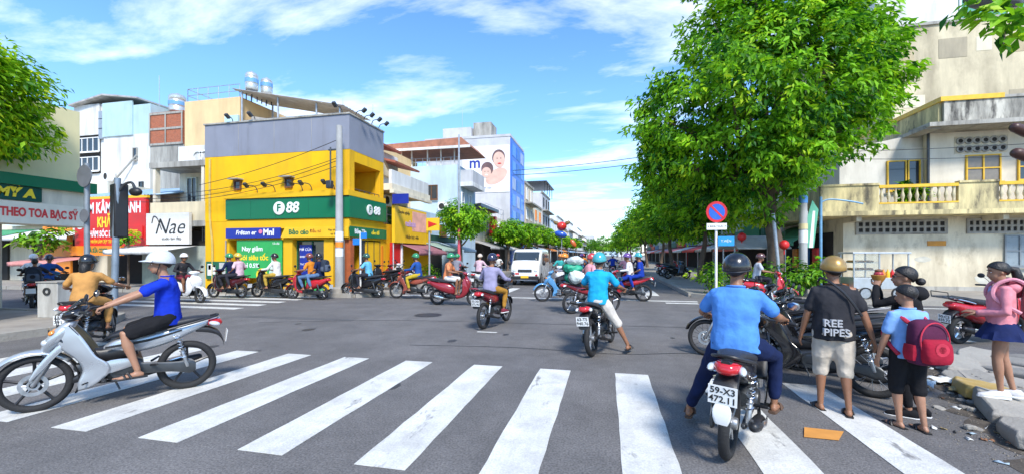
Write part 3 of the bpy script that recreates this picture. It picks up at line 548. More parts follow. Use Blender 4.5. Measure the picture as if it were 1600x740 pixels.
    for k, sg in (('L', 1), ('R', -1)):
        an, toe = J['an' + k], J['toe' + k].normalized(); z = V((0, 0, 1)); sd_ = z.cross(toe); g = an - z * .075 * s
        if feet == 'sandal':
            b = MB(); b.rings([ring(g + toe * t * s + z * (-.002) * s, sd_, z, w_ * s, .012 * s, 12, 4) for t, w_ in ((-.085, .028), (-.06, .038), (0, .038), (.08, .044), (.15, .05), (.2, .034), (.212, .02))])
            so = b.obj('sandal', footm, root)
            b = MB(); b.tube([g + sd_ * .05 * s + toe * .05 * s, g + sd_ * .036 * s + toe * .075 * s + z * .045 * s, g + toe * .085 * s + z * .056 * s, g - sd_ * .036 * s + toe * .075 * s + z * .045 * s, g - sd_ * .05 * s + toe * .05 * s], [.012 * s] * 5, 6)
            b.tube([g + sd_ * .046 * s + toe * .10 * s, g + sd_ * .03 * s + toe * .115 * s + z * .036 * s, g + toe * .12 * s + z * .042 * s, g - sd_ * .03 * s + toe * .115 * s + z * .036 * s, g - sd_ * .046 * s + toe * .10 * s], [.011 * s] * 5, 6)
            b.obj('strap', footm, so)
        elif feet == 'shoe':
            b = MB(); b.rings([ring(g + toe * t * s + z * zz * s, sd_, z, w_ * s, hz * s, 12, 2.6) for t, zz, w_, hz in ((-.085, .03, .025, .03), (-.06, .04, .038, .05), (0, .042, .04, .052), (.06, .034, .042, .043), (.13, .022, .048, .03), (.19, .014, .04, .022), (.21, .01, .02, .012))])
            so = b.obj('shoe', footm, root); b = MB(); b.rings([ring(g + toe * t * s - z * .004 * s, sd_, z, w_ * s, .013 * s, 12, 4) for t, w_ in ((-.09, .025), (-.06, .042), (0, .04), (.08, .046), (.15, .052), (.2, .036), (.216, .02))]); b.obj('sole', white, so)
    # face, hair and headgear
    if lod == 0 or True:
        if lod == 0:
            for sg in (-1, 1):
                ey = MB(); ey.ell(P(.076, .031 * sg, .003), (.008 * s, .012 * s, .006 * s), hm, 10, 6); ey = ey.obj('eye', EYEW, root)
                q = MB(); q.ell(P(.082, .031 * sg, .003), (.004 * s, .006 * s, .006 * s), hm, 8, 6); q.obj('iris', HAIR, ey)
                q = MB(); q.tube([P(.084, .014 * sg, .027), P(.084, .032 * sg, .033), P(.073, .05 * sg, .026)], [.004 * s, .005 * s, .003 * s], 6); q.obj('eyebrow', hairm, root)
            q = MB(); q.ell(P(.086, 0, -.068), (.008 * s, .023 * s, .007 * s), hm, 10, 6); q.obj('mouth', LIP, root)
        q = MB()
        def cap_grid(rx, ry, rz, off, t1f, t1b):
            def fn(u, v):
                a = 2 * PI * v; tm = t1b + (t1f - t1b) * (.5 + .5 * math.cos(a)); t = tm * u
                return P(off[0] + rx * math.sin(t) * math.cos(a), off[1] + ry * math.sin(t) * math.sin(a), off[2] + rz * math.cos(t))
            return fn
        q.grid(cap_grid(.108, .085, .103, (-.012, 0, .030), R(64), R(142)), 10, 20)
        if hair == 'tail': q.limb([P(-.10, 0, .03), P(-.155, 0, .01), P(-.17, 0, -.08), P(-.15, 0, -.17), P(-.145, 0, -.23)], [.03 * s, .042 * s, .045 * s, .035 * s, .012 * s], 10)
        if hair == 'long': q.xloft; q.limb([P(-.07, 0, 0), P(-.09, 0, -.10), P(-.10, 0, -.20), P(-.10, 0, -.26)], [.075 * s, .078 * s, .065 * s, .03 * s], 12)
        if hair == 'bun': q.ell(P(-.145, 0, -.035), (.042 * s, .045 * s, .04 * s), hm)
        if head != 'helmet' or hair != 'short' or lod == 0: q.obj('hair', hairm, root, solid=.006)
        if head == 'helmet':
            q = MB(); q.grid(cap_grid(.136, .113, .130, (-.01, 0, .035), R(88), R(112)), 12, 26)
            he = q.obj('helmet', hat, root, solid=.014, smooth=60)
            if visor:
                q = MB(); q.grid(lambda u, v: P(.10 + .092 * u * (1 - .9 * (2 * v - 1) ** 2) - .03 * (2 * v - 1) ** 2, .105 * (2 * v - 1), .058 - .016 * u + .0 * v - .012 * (2 * v - 1) ** 2), 4, 10); q.obj('visor', hat if visor is True else visor, he, solid=.006)
            q = MB(); q.ring_of  # band round the rim
            q.tube([P(-.01 + .14 * math.cos(a), .117 * math.sin(a), .030 - .020 * (1 - math.cos(a))) for a in [2 * PI * i / 24 for i in range(25)]], .006 * s, 6, False); q.obj('rim_band', blackp, he)
            q = MB(); [q.tube([P(.0, .095 * sg, .02), P(.02, .085 * sg, -.05), P(.035, .05 * sg, -.105), P(.04, 0, -.118)], .006 * s, 6) for sg in (-1, 1)]; q.obj('chin_strap', blackp, he)
        if head == 'cap':
            q = MB(); q.grid(cap_grid(.116, .094, .11, (-.01, 0, .034), R(85), R(95)), 8, 20); he = q.obj('cap', hat, root, solid=.006)
            q = MB(); sgn = -1 if visor == 'back' else 1; q.grid(lambda u, v: P(sgn * (.09 + .085 * u * (1 - .7 * (2 * v - 1) ** 2)), .085 * (2 * v - 1), .035 - .02 * u), 4, 8); q.obj('cap_peak', hat, he, solid=.005)
        if mask is not None:
            q = MB(); q.grid(lambda u, v: P(.095 - .055 * abs(2 * v - 1) ** 1.6 + .016 * math.sin(PI * u), .075 * (2 * v - 1), -.015 - .085 * u), 5, 10); q.obj('face_mask', mask, root, solid=.005)
    return root
# ------------------------------------------------------------------ ground, road, markings, pavements
gm = mat('far_ground', (0.16, 0.15, 0.13), 0.95, 0, 0.2, 0.05)
tag(MB().add([(-1500, -1500, -.03), (1500, -1500, -.03), (1500, 1500, -.03), (-1500, 1500, -.03)], [(0, 1, 2, 3)]).obj('ground', gm, smooth=0), kind='structure')
road = tag(MB().add([(-160, -60, 0), (160, -60, 0), (160, 500, 0), (-160, 500, 0)], [(0, 1, 2, 3)]).obj('road', asphalt, smooth=0), kind='structure')
def ragged(x0, x1, y0, y1, sd=0):       # painted stripe with slightly worn edges
    g = random.Random(sd); pts = []
    nl = max(int((y1 - y0) / .25), 1); nw = max(int((x1 - x0) / .25), 1); e = .006
    for i in range(nw): pts.append((x0 + (x1 - x0) * i / nw, y0 + g.uniform(-e, e)))
    for i in range(nl): pts.append((x1 + g.uniform(-e, e), y0 + (y1 - y0) * i / nl))
    for i in range(nw): pts.append((x1 - (x1 - x0) * i / nw, y1 + g.uniform(-e, e)))
    for i in range(nl): pts.append((x0 + g.uniform(-e, e), y1 - (y1 - y0) * i / nl))
    return MB().prism(pts, .002, .0055, 'z')
XS = [-9.1, -8.05, -7.03, -6.01, -5.01, -3.99, -2.95, -1.88, -.91, .11, 1.12, 2.12]
for i, x in enumerate(XS): ragged(x, x + .425, 2.88, 5.86, i).obj('crosswalk_stripe', roadpaint, road, smooth=0)
for i in range(8): ragged(-9.0 + i * 1.5, -8.5 + i * 1.5, 17.2, 19.6, 40 + i).obj('crosswalk_stripe', roadpaint, road, smooth=0)   # far side of the crossing
for i in range(5): ragged(-16.2, -10.6, 10.25 + i * .85, 10.6 + i * .85, 60 + i).obj('crosswalk_stripe', roadpaint, road, smooth=0)
for i in range(5): ragged(3.6, 6.6, 9.4 + i * 1.05, 9.8 + i * 1.05, 80 + i).obj('crosswalk_stripe', roadpaint, road, smooth=0)
ragged(-9.6, 3.0, 15.2, 15.45, 91).obj('stop_line', roadpaint, road, smooth=0)
ragged(1.9, 2.9, 14.6, 14.85, 92).obj('stop_line', roadpaint, road, smooth=0)
ragged(7.2, 40, 14.85, 15.0, 93).obj('edge_line', roadpaint, road, smooth=0)
ragged(-3.3, -3.18, 24, 27, 94).obj('lane_line', roadpaint, road, smooth=0)
for i in range(14): ragged(-3.3, -3.18, 30 + i * 7, 33 + i * 7, 95 + i).obj('lane_line', roadpaint, road, smooth=0)
o = ragged(-2.62, -2.2, 8.35, 8.42, 120).obj('paint_scrap', roadpaint, road, smooth=0)
ragged(-11.3, -11.0, 8.9, 9.0, 121).obj('paint_scrap', roadpaint, road, smooth=0)
tar = mat('tar_seam', (0.035, 0.035, 0.037), 0.7, 0, 0.2, 5)
for i, pts in enumerate([[(-3.4, 6.9), (-1.5, 7.1), (.2, 7.0), (1.3, 7.3), (2.6, 7.2)], [(-8, 8.4), (-5, 9.4), (-1, 9.7), (3.5, 10.0)], [(2.2, 12.8), (2.9, 12.6), (3.6, 12.7)]]):
    P = bez([(x, y, .003) for x, y in pts], 8); b = MB()
    rs = [[p + V((0, -.012 - .008 * random.random(), 0)), p + V((0, .012 + .008 * random.random(), 0))] for p in P]
    b.add([q for r_ in rs for q in r_], [(2 * k, 2 * k + 1, 2 * k + 3, 2 * k + 2) for k in range(len(rs) - 1)]).obj('crack', tar, road, smooth=0)
man = MB(); man.lathe([(.36, .001), (.36, .006), (.30, .007), (.30, .004), (.28, .004), (.28, .008), (.01, .008)], 28, (-4.6, 10.4, 0)); man.obj('manhole_cover', dsteel, road)

kerb_stone = [MB().box((0, 0, 0), (.96, .2, .17)).mesh('kerb_stone', 0) for _ in range(1)]
kerb_stone[0].materials.append(kerbm)
def kerb_run(parent, a, b_, inset=.1):
    a, b_ = V(a), V(b_); d = b_ - a; n = max(1, round(d.length / 1.0)); an = math.atan2(d.y, d.x)
    for i in range(n):
        p = a + d * ((i + .5) / n)
        k = link('kerb_stone', kerb_stone[0], None, parent, loc=(p.x, p.y, .062 + random.uniform(-.004, .006)), rot=(random.uniform(-.02, .02), 0, an + random.uniform(-.01, .01)))
        k.scale = (d.length / n, 1, 1)
def pavement(poly, runs, h=.12, m=pave):
    o = tag(MB().prism(poly, -.02, h, 'z').obj('pavement', m, smooth=0), kind='structure')
    for a, b_ in runs: kerb_run(o, a, b_)
    return o
pavL = pavement([(-60, -20), (-11.0, -20), (-11.0, 7.2), (-11.9, 8.1), (-60, 8.1)], [((-10.92, -4, 0), (-10.92, 7.2, 0)), ((-10.95, 7.25, 0), (-11.85, 8.15, 0)), ((-11.9, 8.18, 0), (-27, 8.18, 0))])
pavFL = pavement([(-80, 14.1), (-9.2, 14.1), (-8.4, 14.9), (-8.4, 300), (-80, 300)], [((-34, 14.02, 0), (-9.2, 14.02, 0)), ((-9.15, 14.05, 0), (-8.35, 14.85, 0)), ((-8.32, 14.9, 0), (-8.32, 70, 0))])
pavFR = pavement([(4.4, 15.9), (80, 15.9), (80, 300), (3.2, 300), (3.2, 17.1)], [((4.4, 15.84, 0), (34, 15.84, 0)), ((3.15, 17.05, 0), (4.35, 15.85, 0)), ((3.13, 17.1, 0), (3.13, 75, 0))])
# near right corner: broken pavement
pavNR = tag(MB().prism([(3.55, -20), (60, -20), (60, 7.9), (5.6, 7.9), (4.75, 7.35), (4.5, 6.7), (4.15, 5.9), (3.75, 4.9), (3.55, 4.2)], -.02, .085, 'z').obj('pavement', pave, smooth=0), kind='structure')
def slab(cx, cy, pts, z0, z1, rot, m, nm='broken_slab', sd=0):
    import bmesh
    g = random.Random(sd); b = MB(); n = len(pts)
    ring0 = [V((p[0] * g.uniform(.93, 1.07), p[1] * g.uniform(.88, 1.12), g.uniform(-.012, .012))) for p in pts]
    q = []
    for k_, p in enumerate(ring0): nx_ = ring0[(k_ + 1) % n]; q += [p, p.lerp(nx_, .33) * g.uniform(.97, 1.03), p.lerp(nx_, .66) * g.uniform(.96, 1.03)]
    ring0 = q
    b.rings([[p * 1.0 + V((0, 0, 0)) for p in ring0], [p * 1.02 + V((0, 0, (z1 - z0) * .7)) for p in ring0], [p * .93 + V((0, 0, z1 - z0)) for p in ring0]])
    return b.obj(nm, m, pavNR, smooth=30, loc=(cx, cy, z0), rot=rot, bevel=.012)
def blob(rx, ry, n, sd): g = random.Random(sd); return [(rx * math.cos(2 * PI * i / n) * g.uniform(.8, 1.15), ry * math.sin(2 * PI * i / n) * g.uniform(.8, 1.15)) for i in range(n)]
ykerb = mat('yellow_kerb_paint', (0.46, 0.31, 0.09), 0.85, 0, 0.25, 3, bump=.4, bscale=40, dirt=(0.3, .27, .22), dirt_amt=.8, dirt_scale=6)
for i in range(7):                         # kerb pieces of the corner, uneven and partly broken
    t = [(3.42, 3.75), (3.52, 4.5), (3.80, 5.2), (4.07, 5.85), (4.36, 6.45), (4.66, 7.02), (5.25, 7.6)][i]
    slab(t[0] + .1, t[1], [(.40, -.2), (.42, .16), (.1, .22), (-.38, .2), (-.42, -.12), (-.2, -.22)], -.01, .13 if i != 4 else .09, (R(random.uniform(-9, 9)), R(random.uniform(-6, 6)), R(68 - (18 if i == 6 else 0) + random.uniform(-4, 4))), ykerb if i == 3 else kerbm, 'kerb_stone', i)
sl = mat('slab_concrete', (0.25, 0.235, 0.21), 0.9, 0, 0.15, 3, bump=.5, bscale=25, dirt=(.13, .11, .09), dirt_amt=.6, dirt_scale=2)
for i in range(46):
    x = random.uniform(4.0, 8.5); y = random.uniform(3.6, 7.7)
    if x < 3.5 + (y - 3.6) * .38 + .35: continue
    slab(x, y, blob(random.uniform(.25, .5), random.uniform(.2, .4), 7, i), .06, .06 + random.uniform(.05, .09), (R(random.uniform(-4, 4)), R(random.uniform(-4, 4)), random.random() * 6), sl, 'broken_slab', i)
for i in range(60):                        # rubble on the broken edge
    t = random.random(); y = 4.6 + 2.6 * t; x = 3.45 + .38 * (y - 4.2) + random.gauss(.0, .25); k = random.uniform(.02, .06)
    slab(x, y, blob(k, k, 6, i), .0 if x < 3.7 + .38 * (y - 4.4) else .1, random.uniform(.02, .05), (0, 0, random.random() * 6), random.choice([sl, kerbm]), 'rubble', i)
# grit and soil along the broken kerb, oil stains and repair patches on the road
grit = MB(); g = random.Random(3)
for i in range(1500):
    y = g.uniform(3.3, 7.6); x = 3.42 + .40 * (y - 4.2) + g.gauss(-.12, .22); k = g.uniform(.003, .012)
    if x > 3.5 + .40 * (y - 4.2): continue
    a0 = g.random() * 6; grit.add([(x + k * math.cos(a0 + t), y + k * math.sin(a0 + t), .001) for t in (0, 2.1, 4.2)] + [(x, y, .001 + k)], [(0, 1, 3), (1, 2, 3), (2, 0, 3)])
tag(grit.obj('gravel', mat('grit', (.22, .19, .15), .95, 0, .3, 20), smooth=0), 'loose grit and soil along the broken kerb', 'gravel', kind='stuff')
soil = mat('gutter_soil', (.085, .07, .055), .95, 0, .3, 6, bump=.5)
for i in range(9):
    y = 3.9 + i * .42; x = 3.30 + .40 * (y - 4.2); MB().prism([(x + p[0], y + p[1]) for p in blob(random.uniform(.14, .3), random.uniform(.2, .34), 13, 200 + i)], .001, .0035, 'z').obj('soil_patch', soil, road, smooth=0)
oil = mat('oil_stain', (.045, .044, .045), .55, 0, .3, 8)
for i in range(16):
    x, y = random.uniform(-8, 3), random.uniform(1.6, 12); r_ = random.uniform(.03, .14); MB().prism([(x + p[0], y + p[1]) for p in blob(r_, r_ * 1.6, 14, 300 + i)], .001, .0022, 'z').obj('oil_stain', oil, road, smooth=0)
ptch = mat('repair_asphalt', (.105, .102, .101), .9, 0, .15, 2, bump=.6, bscale=80); add_speckle(ptch, 60, .7, 1.35)
for x0, x1, y0, y1 in ((-9.2, -6.0, 9.0, 9.35),): MB().prism([(x0, y0), (x1, y0 + .05), (x1 - .04, y1), (x0 + .05, y1 - .03)], .0005, .003, 'z').obj('asphalt_patch', ptch, road, smooth=0)
# crossing litter
scraps = [mat('litter_' + str(i), c, .8, 0, .2, 10) for i, c in enumerate([(.7, .7, .66), (.38, .28, .12), (.35, .45, .52), (.5, .45, .36), (.25, .12, .06), (.08, .08, .08)])]
lab = ['white', 'yellow', 'pale blue', 'beige', 'brown', 'black']
for i in range(46):
    if i < 34: y = random.uniform(4.4, 7.3); x = 3.30 + .40 * (y - 4.2) + random.gauss(-.18, .17); z = .004
    elif i < 43: y = random.uniform(4.2, 7); x = random.uniform(3.9, 6.5) + .3 * (y - 4.2); z = .145
    else: y = random.uniform(3.6, 5.2); x = 2.7 + random.gauss(.35, .25); z = .004
    if z < .01 and x > 3.42 + .40 * (y - 4.2): z = .12
    a, b_ = random.uniform(.015, .05), random.uniform(.01, .035); c = random.randrange(6); q = MB()
    q.grid(lambda u, v: (a * (2 * u - 1), b_ * (2 * v - 1) * (1 - .3 * u), .004 + .014 * abs(math.sin(5 * u + i)) * math.sin(3 * v + i)), 3, 2)
    tag(q.obj('litter', scraps[c], loc=(x, y, z), rot=(0, 0, random.random() * 6), solid=.002), 'small %s litter scrap by the broken right-hand kerb' % lab[c], 'litter', 'litter scraps in the gutter')
for (x, y, c, s_) in [(4.05, 6.25, 0, .13), (3.72, 6.05, 2, .15), (3.95, 5.85, 1, .09)]:
    q = MB(); q.grid(lambda u, v: (s_ * (2 * u - 1), s_ * .7 * (2 * v - 1), .02 + .35 * s_ * abs(math.sin(6 * u + 4 * v)) * (1 - .6 * v)), 7, 6)
    tag(q.obj('plastic_bag', scraps[c], loc=(x, y, .02), rot=(0, 0, x * 7), solid=.002), 'crumpled %s plastic bag on the rubble at the kerb' % lab[c], 'bag')
card = mat('orange_card', (.62, .27, .055), .75, 0, .1, 8)
tag(MB().prism([(-.2, -.1), (.06, -.12), (.2, .08), (-.1, .12)], 0, .006, 'z').obj('cardboard_sheet', card, loc=(1.88, 4.27, .007), rot=(0, 0, R(2))), 'flat orange cardboard sheet lying on the asphalt by the crosswalk', 'cardboard')
# ------------------------------------------------------------------ buildings (local x to the viewer's right along the facade, local -Y outward)
def bld(label, X, Y, face, name='building', group=None, cat='building'):
    return thing(name, label, cat, (X, Y, 0), {'S': 0, 'E': R(90), 'W': R(-90)}[face], group)
def bx(root, name, m, x0, x1, y0, y1, z0, z1, bevel=0, rot=None):
    c = V(((x0 + x1) / 2, (y0 + y1) / 2, (z0 + z1) / 2))
    return MB().box((0, 0, 0), (abs(x1 - x0), abs(y1 - y0), abs(z1 - z0))).obj(name, m, root, smooth=0, bevel=bevel, loc=c, rot=rot)
def window(root, x, z, w_, h, fm, cols=2, rows=1, y=0, pm=None, sill=True, name='window'):
    b = MB(); t = .05
    for i in range(cols + 1): b.box((-w_ / 2 + w_ * i / cols, 0, 0), (t, .09, h + t))
    for i in range(rows + 1): b.box((0, .002, -h / 2 + h * i / rows), (w_ - t, .084, t))
    o = b.obj(name, fm, root, smooth=0, loc=(x, y - .03, z))
    for i in range(cols):
        for j in range(rows): bx(o, 'pane', pm or glass_dark, -w_ / 2 + w_ * i / cols + t / 2, -w_ / 2 + w_ * (i + 1) / cols - t / 2, -.004, .02, -h / 2 + h * j / rows + t / 2, -h / 2 + h * (j + 1) / rows - t / 2)
    if sill: bx(o, 'sill', fm, -w_ / 2 - .08, w_ / 2 + .08, -.12, -.047, -h / 2 - .09, -h / 2 - .03)
    return o
def awning(root, x0, x1, z0, z1, out, m, y=0, name='awning', wave=0):
    b = MB(); b.grid(lambda u, v: (x0 + (x1 - x0) * u, y - out * v, z1 + (z0 - z1) * v + wave * math.sin(u * 60)), 12 if not wave else 60, 4)
    b.grid(lambda u, v: (x0 + (x1 - x0) * u, y - out, z0 - .16 * v - .03 * abs(math.sin(u * 14)) * v), 24, 1)
    return b.obj(name, m, root, solid=.02)
def railing(root, p0, p1, h, m, n=6, r=.018, bars=2, name='railing'):
    p0, p1 = V(p0), V(p1); b = MB()
    for i in range(n + 1): p = p0.lerp(p1, i / n); b.tube([p, p + V((0, 0, h))], r, 6)
    for k in range(bars): z = V((0, 0, h * (k + 1) / bars)); b.tube([p0 + z, p1 + z], r, 6)
    return b.obj(name, m, root)
def tank(root, x, y, z, r=.45, h=1.1):
    t = MB().lathe([(r * .9, 0), (r, .05), (r, .3), (r * .96, .33), (r, .36), (r, .7), (r * .96, .73), (r, .76), (r, h - .1), (r * .8, h), (r * .25, h + .09), (r * .2, h + .12)], 20).obj('water_tank', mat('tank_steel', (.62, .63, .6), .3, .6, .08, 4), root, loc=(x, y, z))
    MB().ring_of([(r + .004, .40), (r + .012, .40), (r + .012, .62), (r + .004, .62)], 20, ax='z').obj('band', mat('tank_band', (.15, .35, .6), .4, 0, .05), t)
    b = MB(); [b.tube([(r * .8 * math.cos(a), r * .8 * math.sin(a), -.6), (r * .8 * math.cos(a), r * .8 * math.sin(a), 0)], .03, 6) for a in (.8, 2.4, 4, 5.5)]; b.obj('tank_stand', dsteel, t)
    return t
def ac_unit(root, x, z, y=0):
    o = bx(root, 'air_conditioner', white, x - .4, x + .4, y - .38, y - .06, z, z + .55, .02); MB().ring_of([(.2, -.01), (.2, .01), (.17, .01), (.17, -.01)], 18, (-.12, -.17, 0)).obj('fan_grille', dsteel, o); MB().disc((-.12, -.163, 0), .17, 'y', 18, .006).obj('fan_recess', dark_int, o); MB().tube([(.3, .1, -.27), (.34, .12, -1.0), (.3, .12, -1.6)], .02, 5).obj('hose', white, o)
def lamp_arm(root, p, out, h=.28, side=0):
    b = MB(); p = V(p); e = p + V((side, -out, h)); b.tube(bez([p, p + V((side * .2, -out * .3, h * .9)), e], 5), .018, 6); o = b.obj('spot_lamp', dsteel, root)
    MB().box(e, (.16, .22, .10), (R(-35), 0, 0)).obj('lamp_head', dsteel, o, bevel=.01); return o
def antenna(root, x, y, z, h): MB().tube([(x, y, z), (x, y, z + h)], .02, 6).obj('mast', steel, root)

yel = wallm('yellow_wall', (0.83, 0.47, 0.012), .30, (.48, .26, .03), .9); yel2 = wallm('yellow_trim', (0.80, 0.46, 0.02), .1, (.4, .24, .05), .6)
gry = wallm('grey_parapet', (0.25, 0.265, 0.32), .35, (.2, .2, .22), .5)
grn = mat('green_sign', (0.0, 0.15, 0.062), .4, 0, .04, 1); grn2 = mat('light_green_poster', (.03, .38, .09), .4, 0, .15, 1.2)
navy = mat('navy_sign', (.012, .03, .30), .4, 0, .05, 2); yels = mat('yellow_sign', (.85, .50, .02), .4, 0, .05, 2); redm = mat('red_sign', (.62, .02, .02), .4, 0, .08, 2); orng = mat('orange_sign', (.8, .25, .02), .4, 0, .1, 2)
cream = wallm('cream_wall', (.72, .62, .42), .35); cream2 = wallm('pale_cream', (.78, .71, .56), .3); peach = wallm('peach_wall', (.78, .56, .30), .2)
wht = wallm('white_wall', (.76, .76, .74), .35); lblue = wallm('pale_blue_wall', (.52, .66, .76), .25); greyw = wallm('light_grey_wall', (.56, .56, .58), .2); tealw = wallm('teal_sheet', (.45, .62, .66), .2)
beige = wallm('beige_wall', (.70, .58, .42), .3); brown = mat('brown_wood', (.16, .07, .03), .7, 0, .2, 4); oldconc = wallm('stained_concrete', (.45, .43, .38), .7, (.12, .11, .10), .8)
tin = mat('tin_roof', (.46, .44, .41), .6, .2, .2, 2, dirt=(.2, .1, .06), dirt_amt=.5); bluetin = mat('blue_tin', (.30, .45, .60), .5, .2, .15, 2)
yellow_txt = mat('yellow_print', (.9, .68, .03), .5, 0, 0); white_txt = mat('white_print', (.85, .85, .85), .5, 0, 0); red_txt = mat('red_print', (.68, .05, .05), .5, 0, 0); pink = mat('pink_print', (.75, .2, .35), .5, 0, .1); blue_txt = mat('blue_print', (.05, .12, .5), .5, 0, 0)
def brickmat(name, col, mortar, sx):
    m = mat(name, col, .9, 0, .25, 5, bump=.2); t = m.node_tree; n = t.nodes; l = t.links; p = n['Principled BSDF']; tcn = [q for q in n if q.type == 'TEX_COORD'][0]
    mpn = n.new('ShaderNodeMapping'); mpn.inputs['Rotation'].default_value = (R(90), 0, 0); l.new(tcn.outputs['Object'], mpn.inputs[0])
    br = n.new('ShaderNodeTexBrick'); br.inputs['Scale'].default_value = sx; br.inputs['Color1'].default_value = tuple(col) + (1,); br.inputs['Color2'].default_value = tuple(c * .7 for c in col) + (1,); br.inputs['Mortar'].default_value = tuple(mortar) + (1,)
    l.new(mpn.outputs[0], br.inputs['Vector']); l.new(br.outputs[0], p.inputs['Base Color']); return m
brick = brickmat('raw_brick', (.45, .12, .05), (.3, .2, .15), 3.5)
blockm = wallm('block_wall', (.70, .61, .42), .8, (.26, .22, .15), .5)

for m_, c_, s_, a_ in ((cream2, (.30, .26, .2), (1.5, 1.5, .25), .5), (wht, (.32, .31, .29), (1.4, 1.4, .22), .55), (oldconc, (.08, .075, .07), (2.5, 2.5, .5), .7), (blockm, (.24, .20, .14), (.5, .5, .3), .65), (peach, (.45, .30, .15), (1.2, 1.2, .2), .35), (lblue, (.3, .36, .4), (1.2, 1.2, .2), .4), (greyw, (.3, .3, .3), (.8, .8, .15), .35)): add_wear(m_, c_, s_, .50, .72, a_)
add_wear(yel, (.50, .27, .03), (1.6, 1.6, .16), .55, .75, .55); add_wear(gry, (.14, .14, .16), (1.8, 1.8, .2), .55, .75, .5)
# --- yellow corner shop
Yb = bld('yellow corner shop with grey parapet and green signs', -18.1, 15.0, 'S', 'corner_shop'); W = 8.1; DP = 2.65
bx(Yb, 'parapet', gry, 0, W, 0, DP, 5.79, 7.18)
bx(Yb, 'upper_wall', yel, 0, W - 2.0, .01, DP, 3.0, 5.79); bx(Yb, 'rear_wall', wht, 0, W - 2.2, DP, 8, 3.0, 6.4)
bx(Yb, 'upper_wall', yel, W - 2.0, W - .002, .012, .35, 3.0, 5.79)                # front strip beside the balcony
bx(Yb, 'beam', yel, W - 2.0, W - .01, .35, DP, 5.35, 5.79); bx(Yb, 'balcony_wall', yel2, W - .14, W - .004, .35, DP, 3.0, 3.98); bx(Yb, 'corner_pier', yel, W - .30, W - .006, DP - .28, DP, 3.98, 5.35)
bx(Yb, 'balcony_floor', yel2, W - 2.0, W - .14, .35, DP, 3.0, 3.3); bx(Yb, 'end_wall', yel, W - 2.0, W - .30, DP - .15, DP, 3.3, 5.35)
wi = window(Yb, 0, 4.55, .95, 1.05, white, 2, 1); wi.location = (W - 2.0 + .05, 1.35, 4.45); wi.rotation_euler = (0, 0, R(90))
MB().lathe([(.5, -.03), (.5, .03)], 20, ax='y').obj('arched_hood', brown, Yb, loc=(W - 1.98, 1.35, 5.0), rot=(0, 0, R(90)))
railing(Yb, (W - .07, .4, 3.98), (W - .07, DP - .3, 3.98), .28, dsteel, 5)
bx(Yb, 'ground_wall', yel, 0, 1.45, .02, 8, 0, 3.0)
bx(Yb, 'ground_wall', yel, 1.45, W - .02, 1.2, 8, 0, 3.0)
for x0, x1 in ((4.55, 5.05), (6.75, 7.25)): bx(Yb, 'pilaster', yel2, x0, x1, .02, 1.2, 0, 2.2)
bx(Yb, 'lintel', yel, 1.45, W - .02, .03, 1.2, 2.2, 3.0)
bx(Yb, 'ledge', yel2, 1.40, W + .12, -.22, .012, 3.92, 4.14); bx(Yb, 'ledge', yel2, W - .003, W + .12, .012, DP, 3.92, 4.14)
sg = bx(Yb, 'signboard', grn, 1.45, W + .14, -.16, .008, 3.06, 3.90); sg2 = bx(Yb, 'signboard', grn, W - .002, W + .141, .008, DP + .02, 3.06, 3.90)
bx(Yb, 'fascia', yel2, 1.42, W + .06, -.10, .01, 2.66, 3.04)
def logo(x, y, z, rot, parent, s_=1.0):
    M_ = Euler(rot).to_matrix(); off = lambda a: M_ @ V((a, 0, 0))
    d = MB().lathe([(.27 * s_, -.01), (.27 * s_, .02), (.25 * s_, .025)], 28).obj('logo_disc', white, parent, loc=V((x, y, z)) + off(-.48 * s_), rot=rot)
    text('F', .42 * s_, grn, parent, V((x, y, z)) + off(-.48 * s_) + M_ @ V((0, 0, .03)), rot, bold=.012)
    text('88', .60 * s_, white_txt, parent, V((x, y, z)) + off(.24 * s_), rot, bold=.012, ext=.02, shear=.12)
logo(5.0, -.175, 3.48, FACE_Y, Yb); logo(W + .16, DP * .62, 3.48, FACE_X, Yb, .82)
b1 = bx(Yb, 'signboard', navy, 1.43, 4.55, -.14, -.102, 2.28, 2.70); text('Frêton er', .26, white_txt, Yb, (2.6, -.146, 2.5), FACE_Y, bold=.006, shear=.2); text('Mnl', .36, white_txt, Yb, (3.9, -.146, 2.5), FACE_Y, bold=.012)
MB().lathe([(.09, 0), (.09, .01)], 12).obj('emblem', pink, Yb, loc=(3.45, -.146, 2.54), rot=FACE_Y)
b2 = MB().prism([(4.56, 2.28), (W + .05, 2.28), (W + .05, 2.70), (4.80, 2.70)], -.14, -.103).obj('signboard', yels, Yb, smooth=0); text('Bảo cáo', .28, grn, Yb, (5.55, -.146, 2.5), FACE_Y, bold=.008); text('Đầu tư', .17, mat('maroon_print', (.35, .05, .02), .5, 0, 0), Yb, (6.45, -.146, 2.53), FACE_Y); text('Vay nhanh', .12, black_txt, Yb, (7.4, -.146, 2.57), FACE_Y); text('uy tín', .12, black_txt, Yb, (7.4, -.146, 2.42), FACE_Y)
b3 = bx(Yb, 'signboard', grn, W + .062, W + .10, -.08, DP + .1, 2.30, 2.72); text('Bảo Tín', .26, white_txt, Yb, (W + .105, .65, 2.52), FACE_X, bold=.008); text('cầm đồ', .20, yellow_txt, Yb, (W + .105, 1.8, 2.52), FACE_X, bold=.006)
ps = bx(Yb, 'poster', grn2, 1.95, 4.52, -.03, .018, .62, 2.20)
text('Nay giảm', .27, white_txt, Yb, (2.85, -.035, 1.83), FACE_Y, bold=.006); text('Gói siêu tốc', .30, yellow_txt, Yb, (2.9, -.035, 1.46), FACE_Y, bold=.008); text('chỉ 0.5%', .25, white_txt, Yb, (2.75, -.035, 1.13), FACE_Y, bold=.006); text('Ưu đãi', .12, white_txt, Yb, (4.2, -.035, 2.05), FACE_Y)
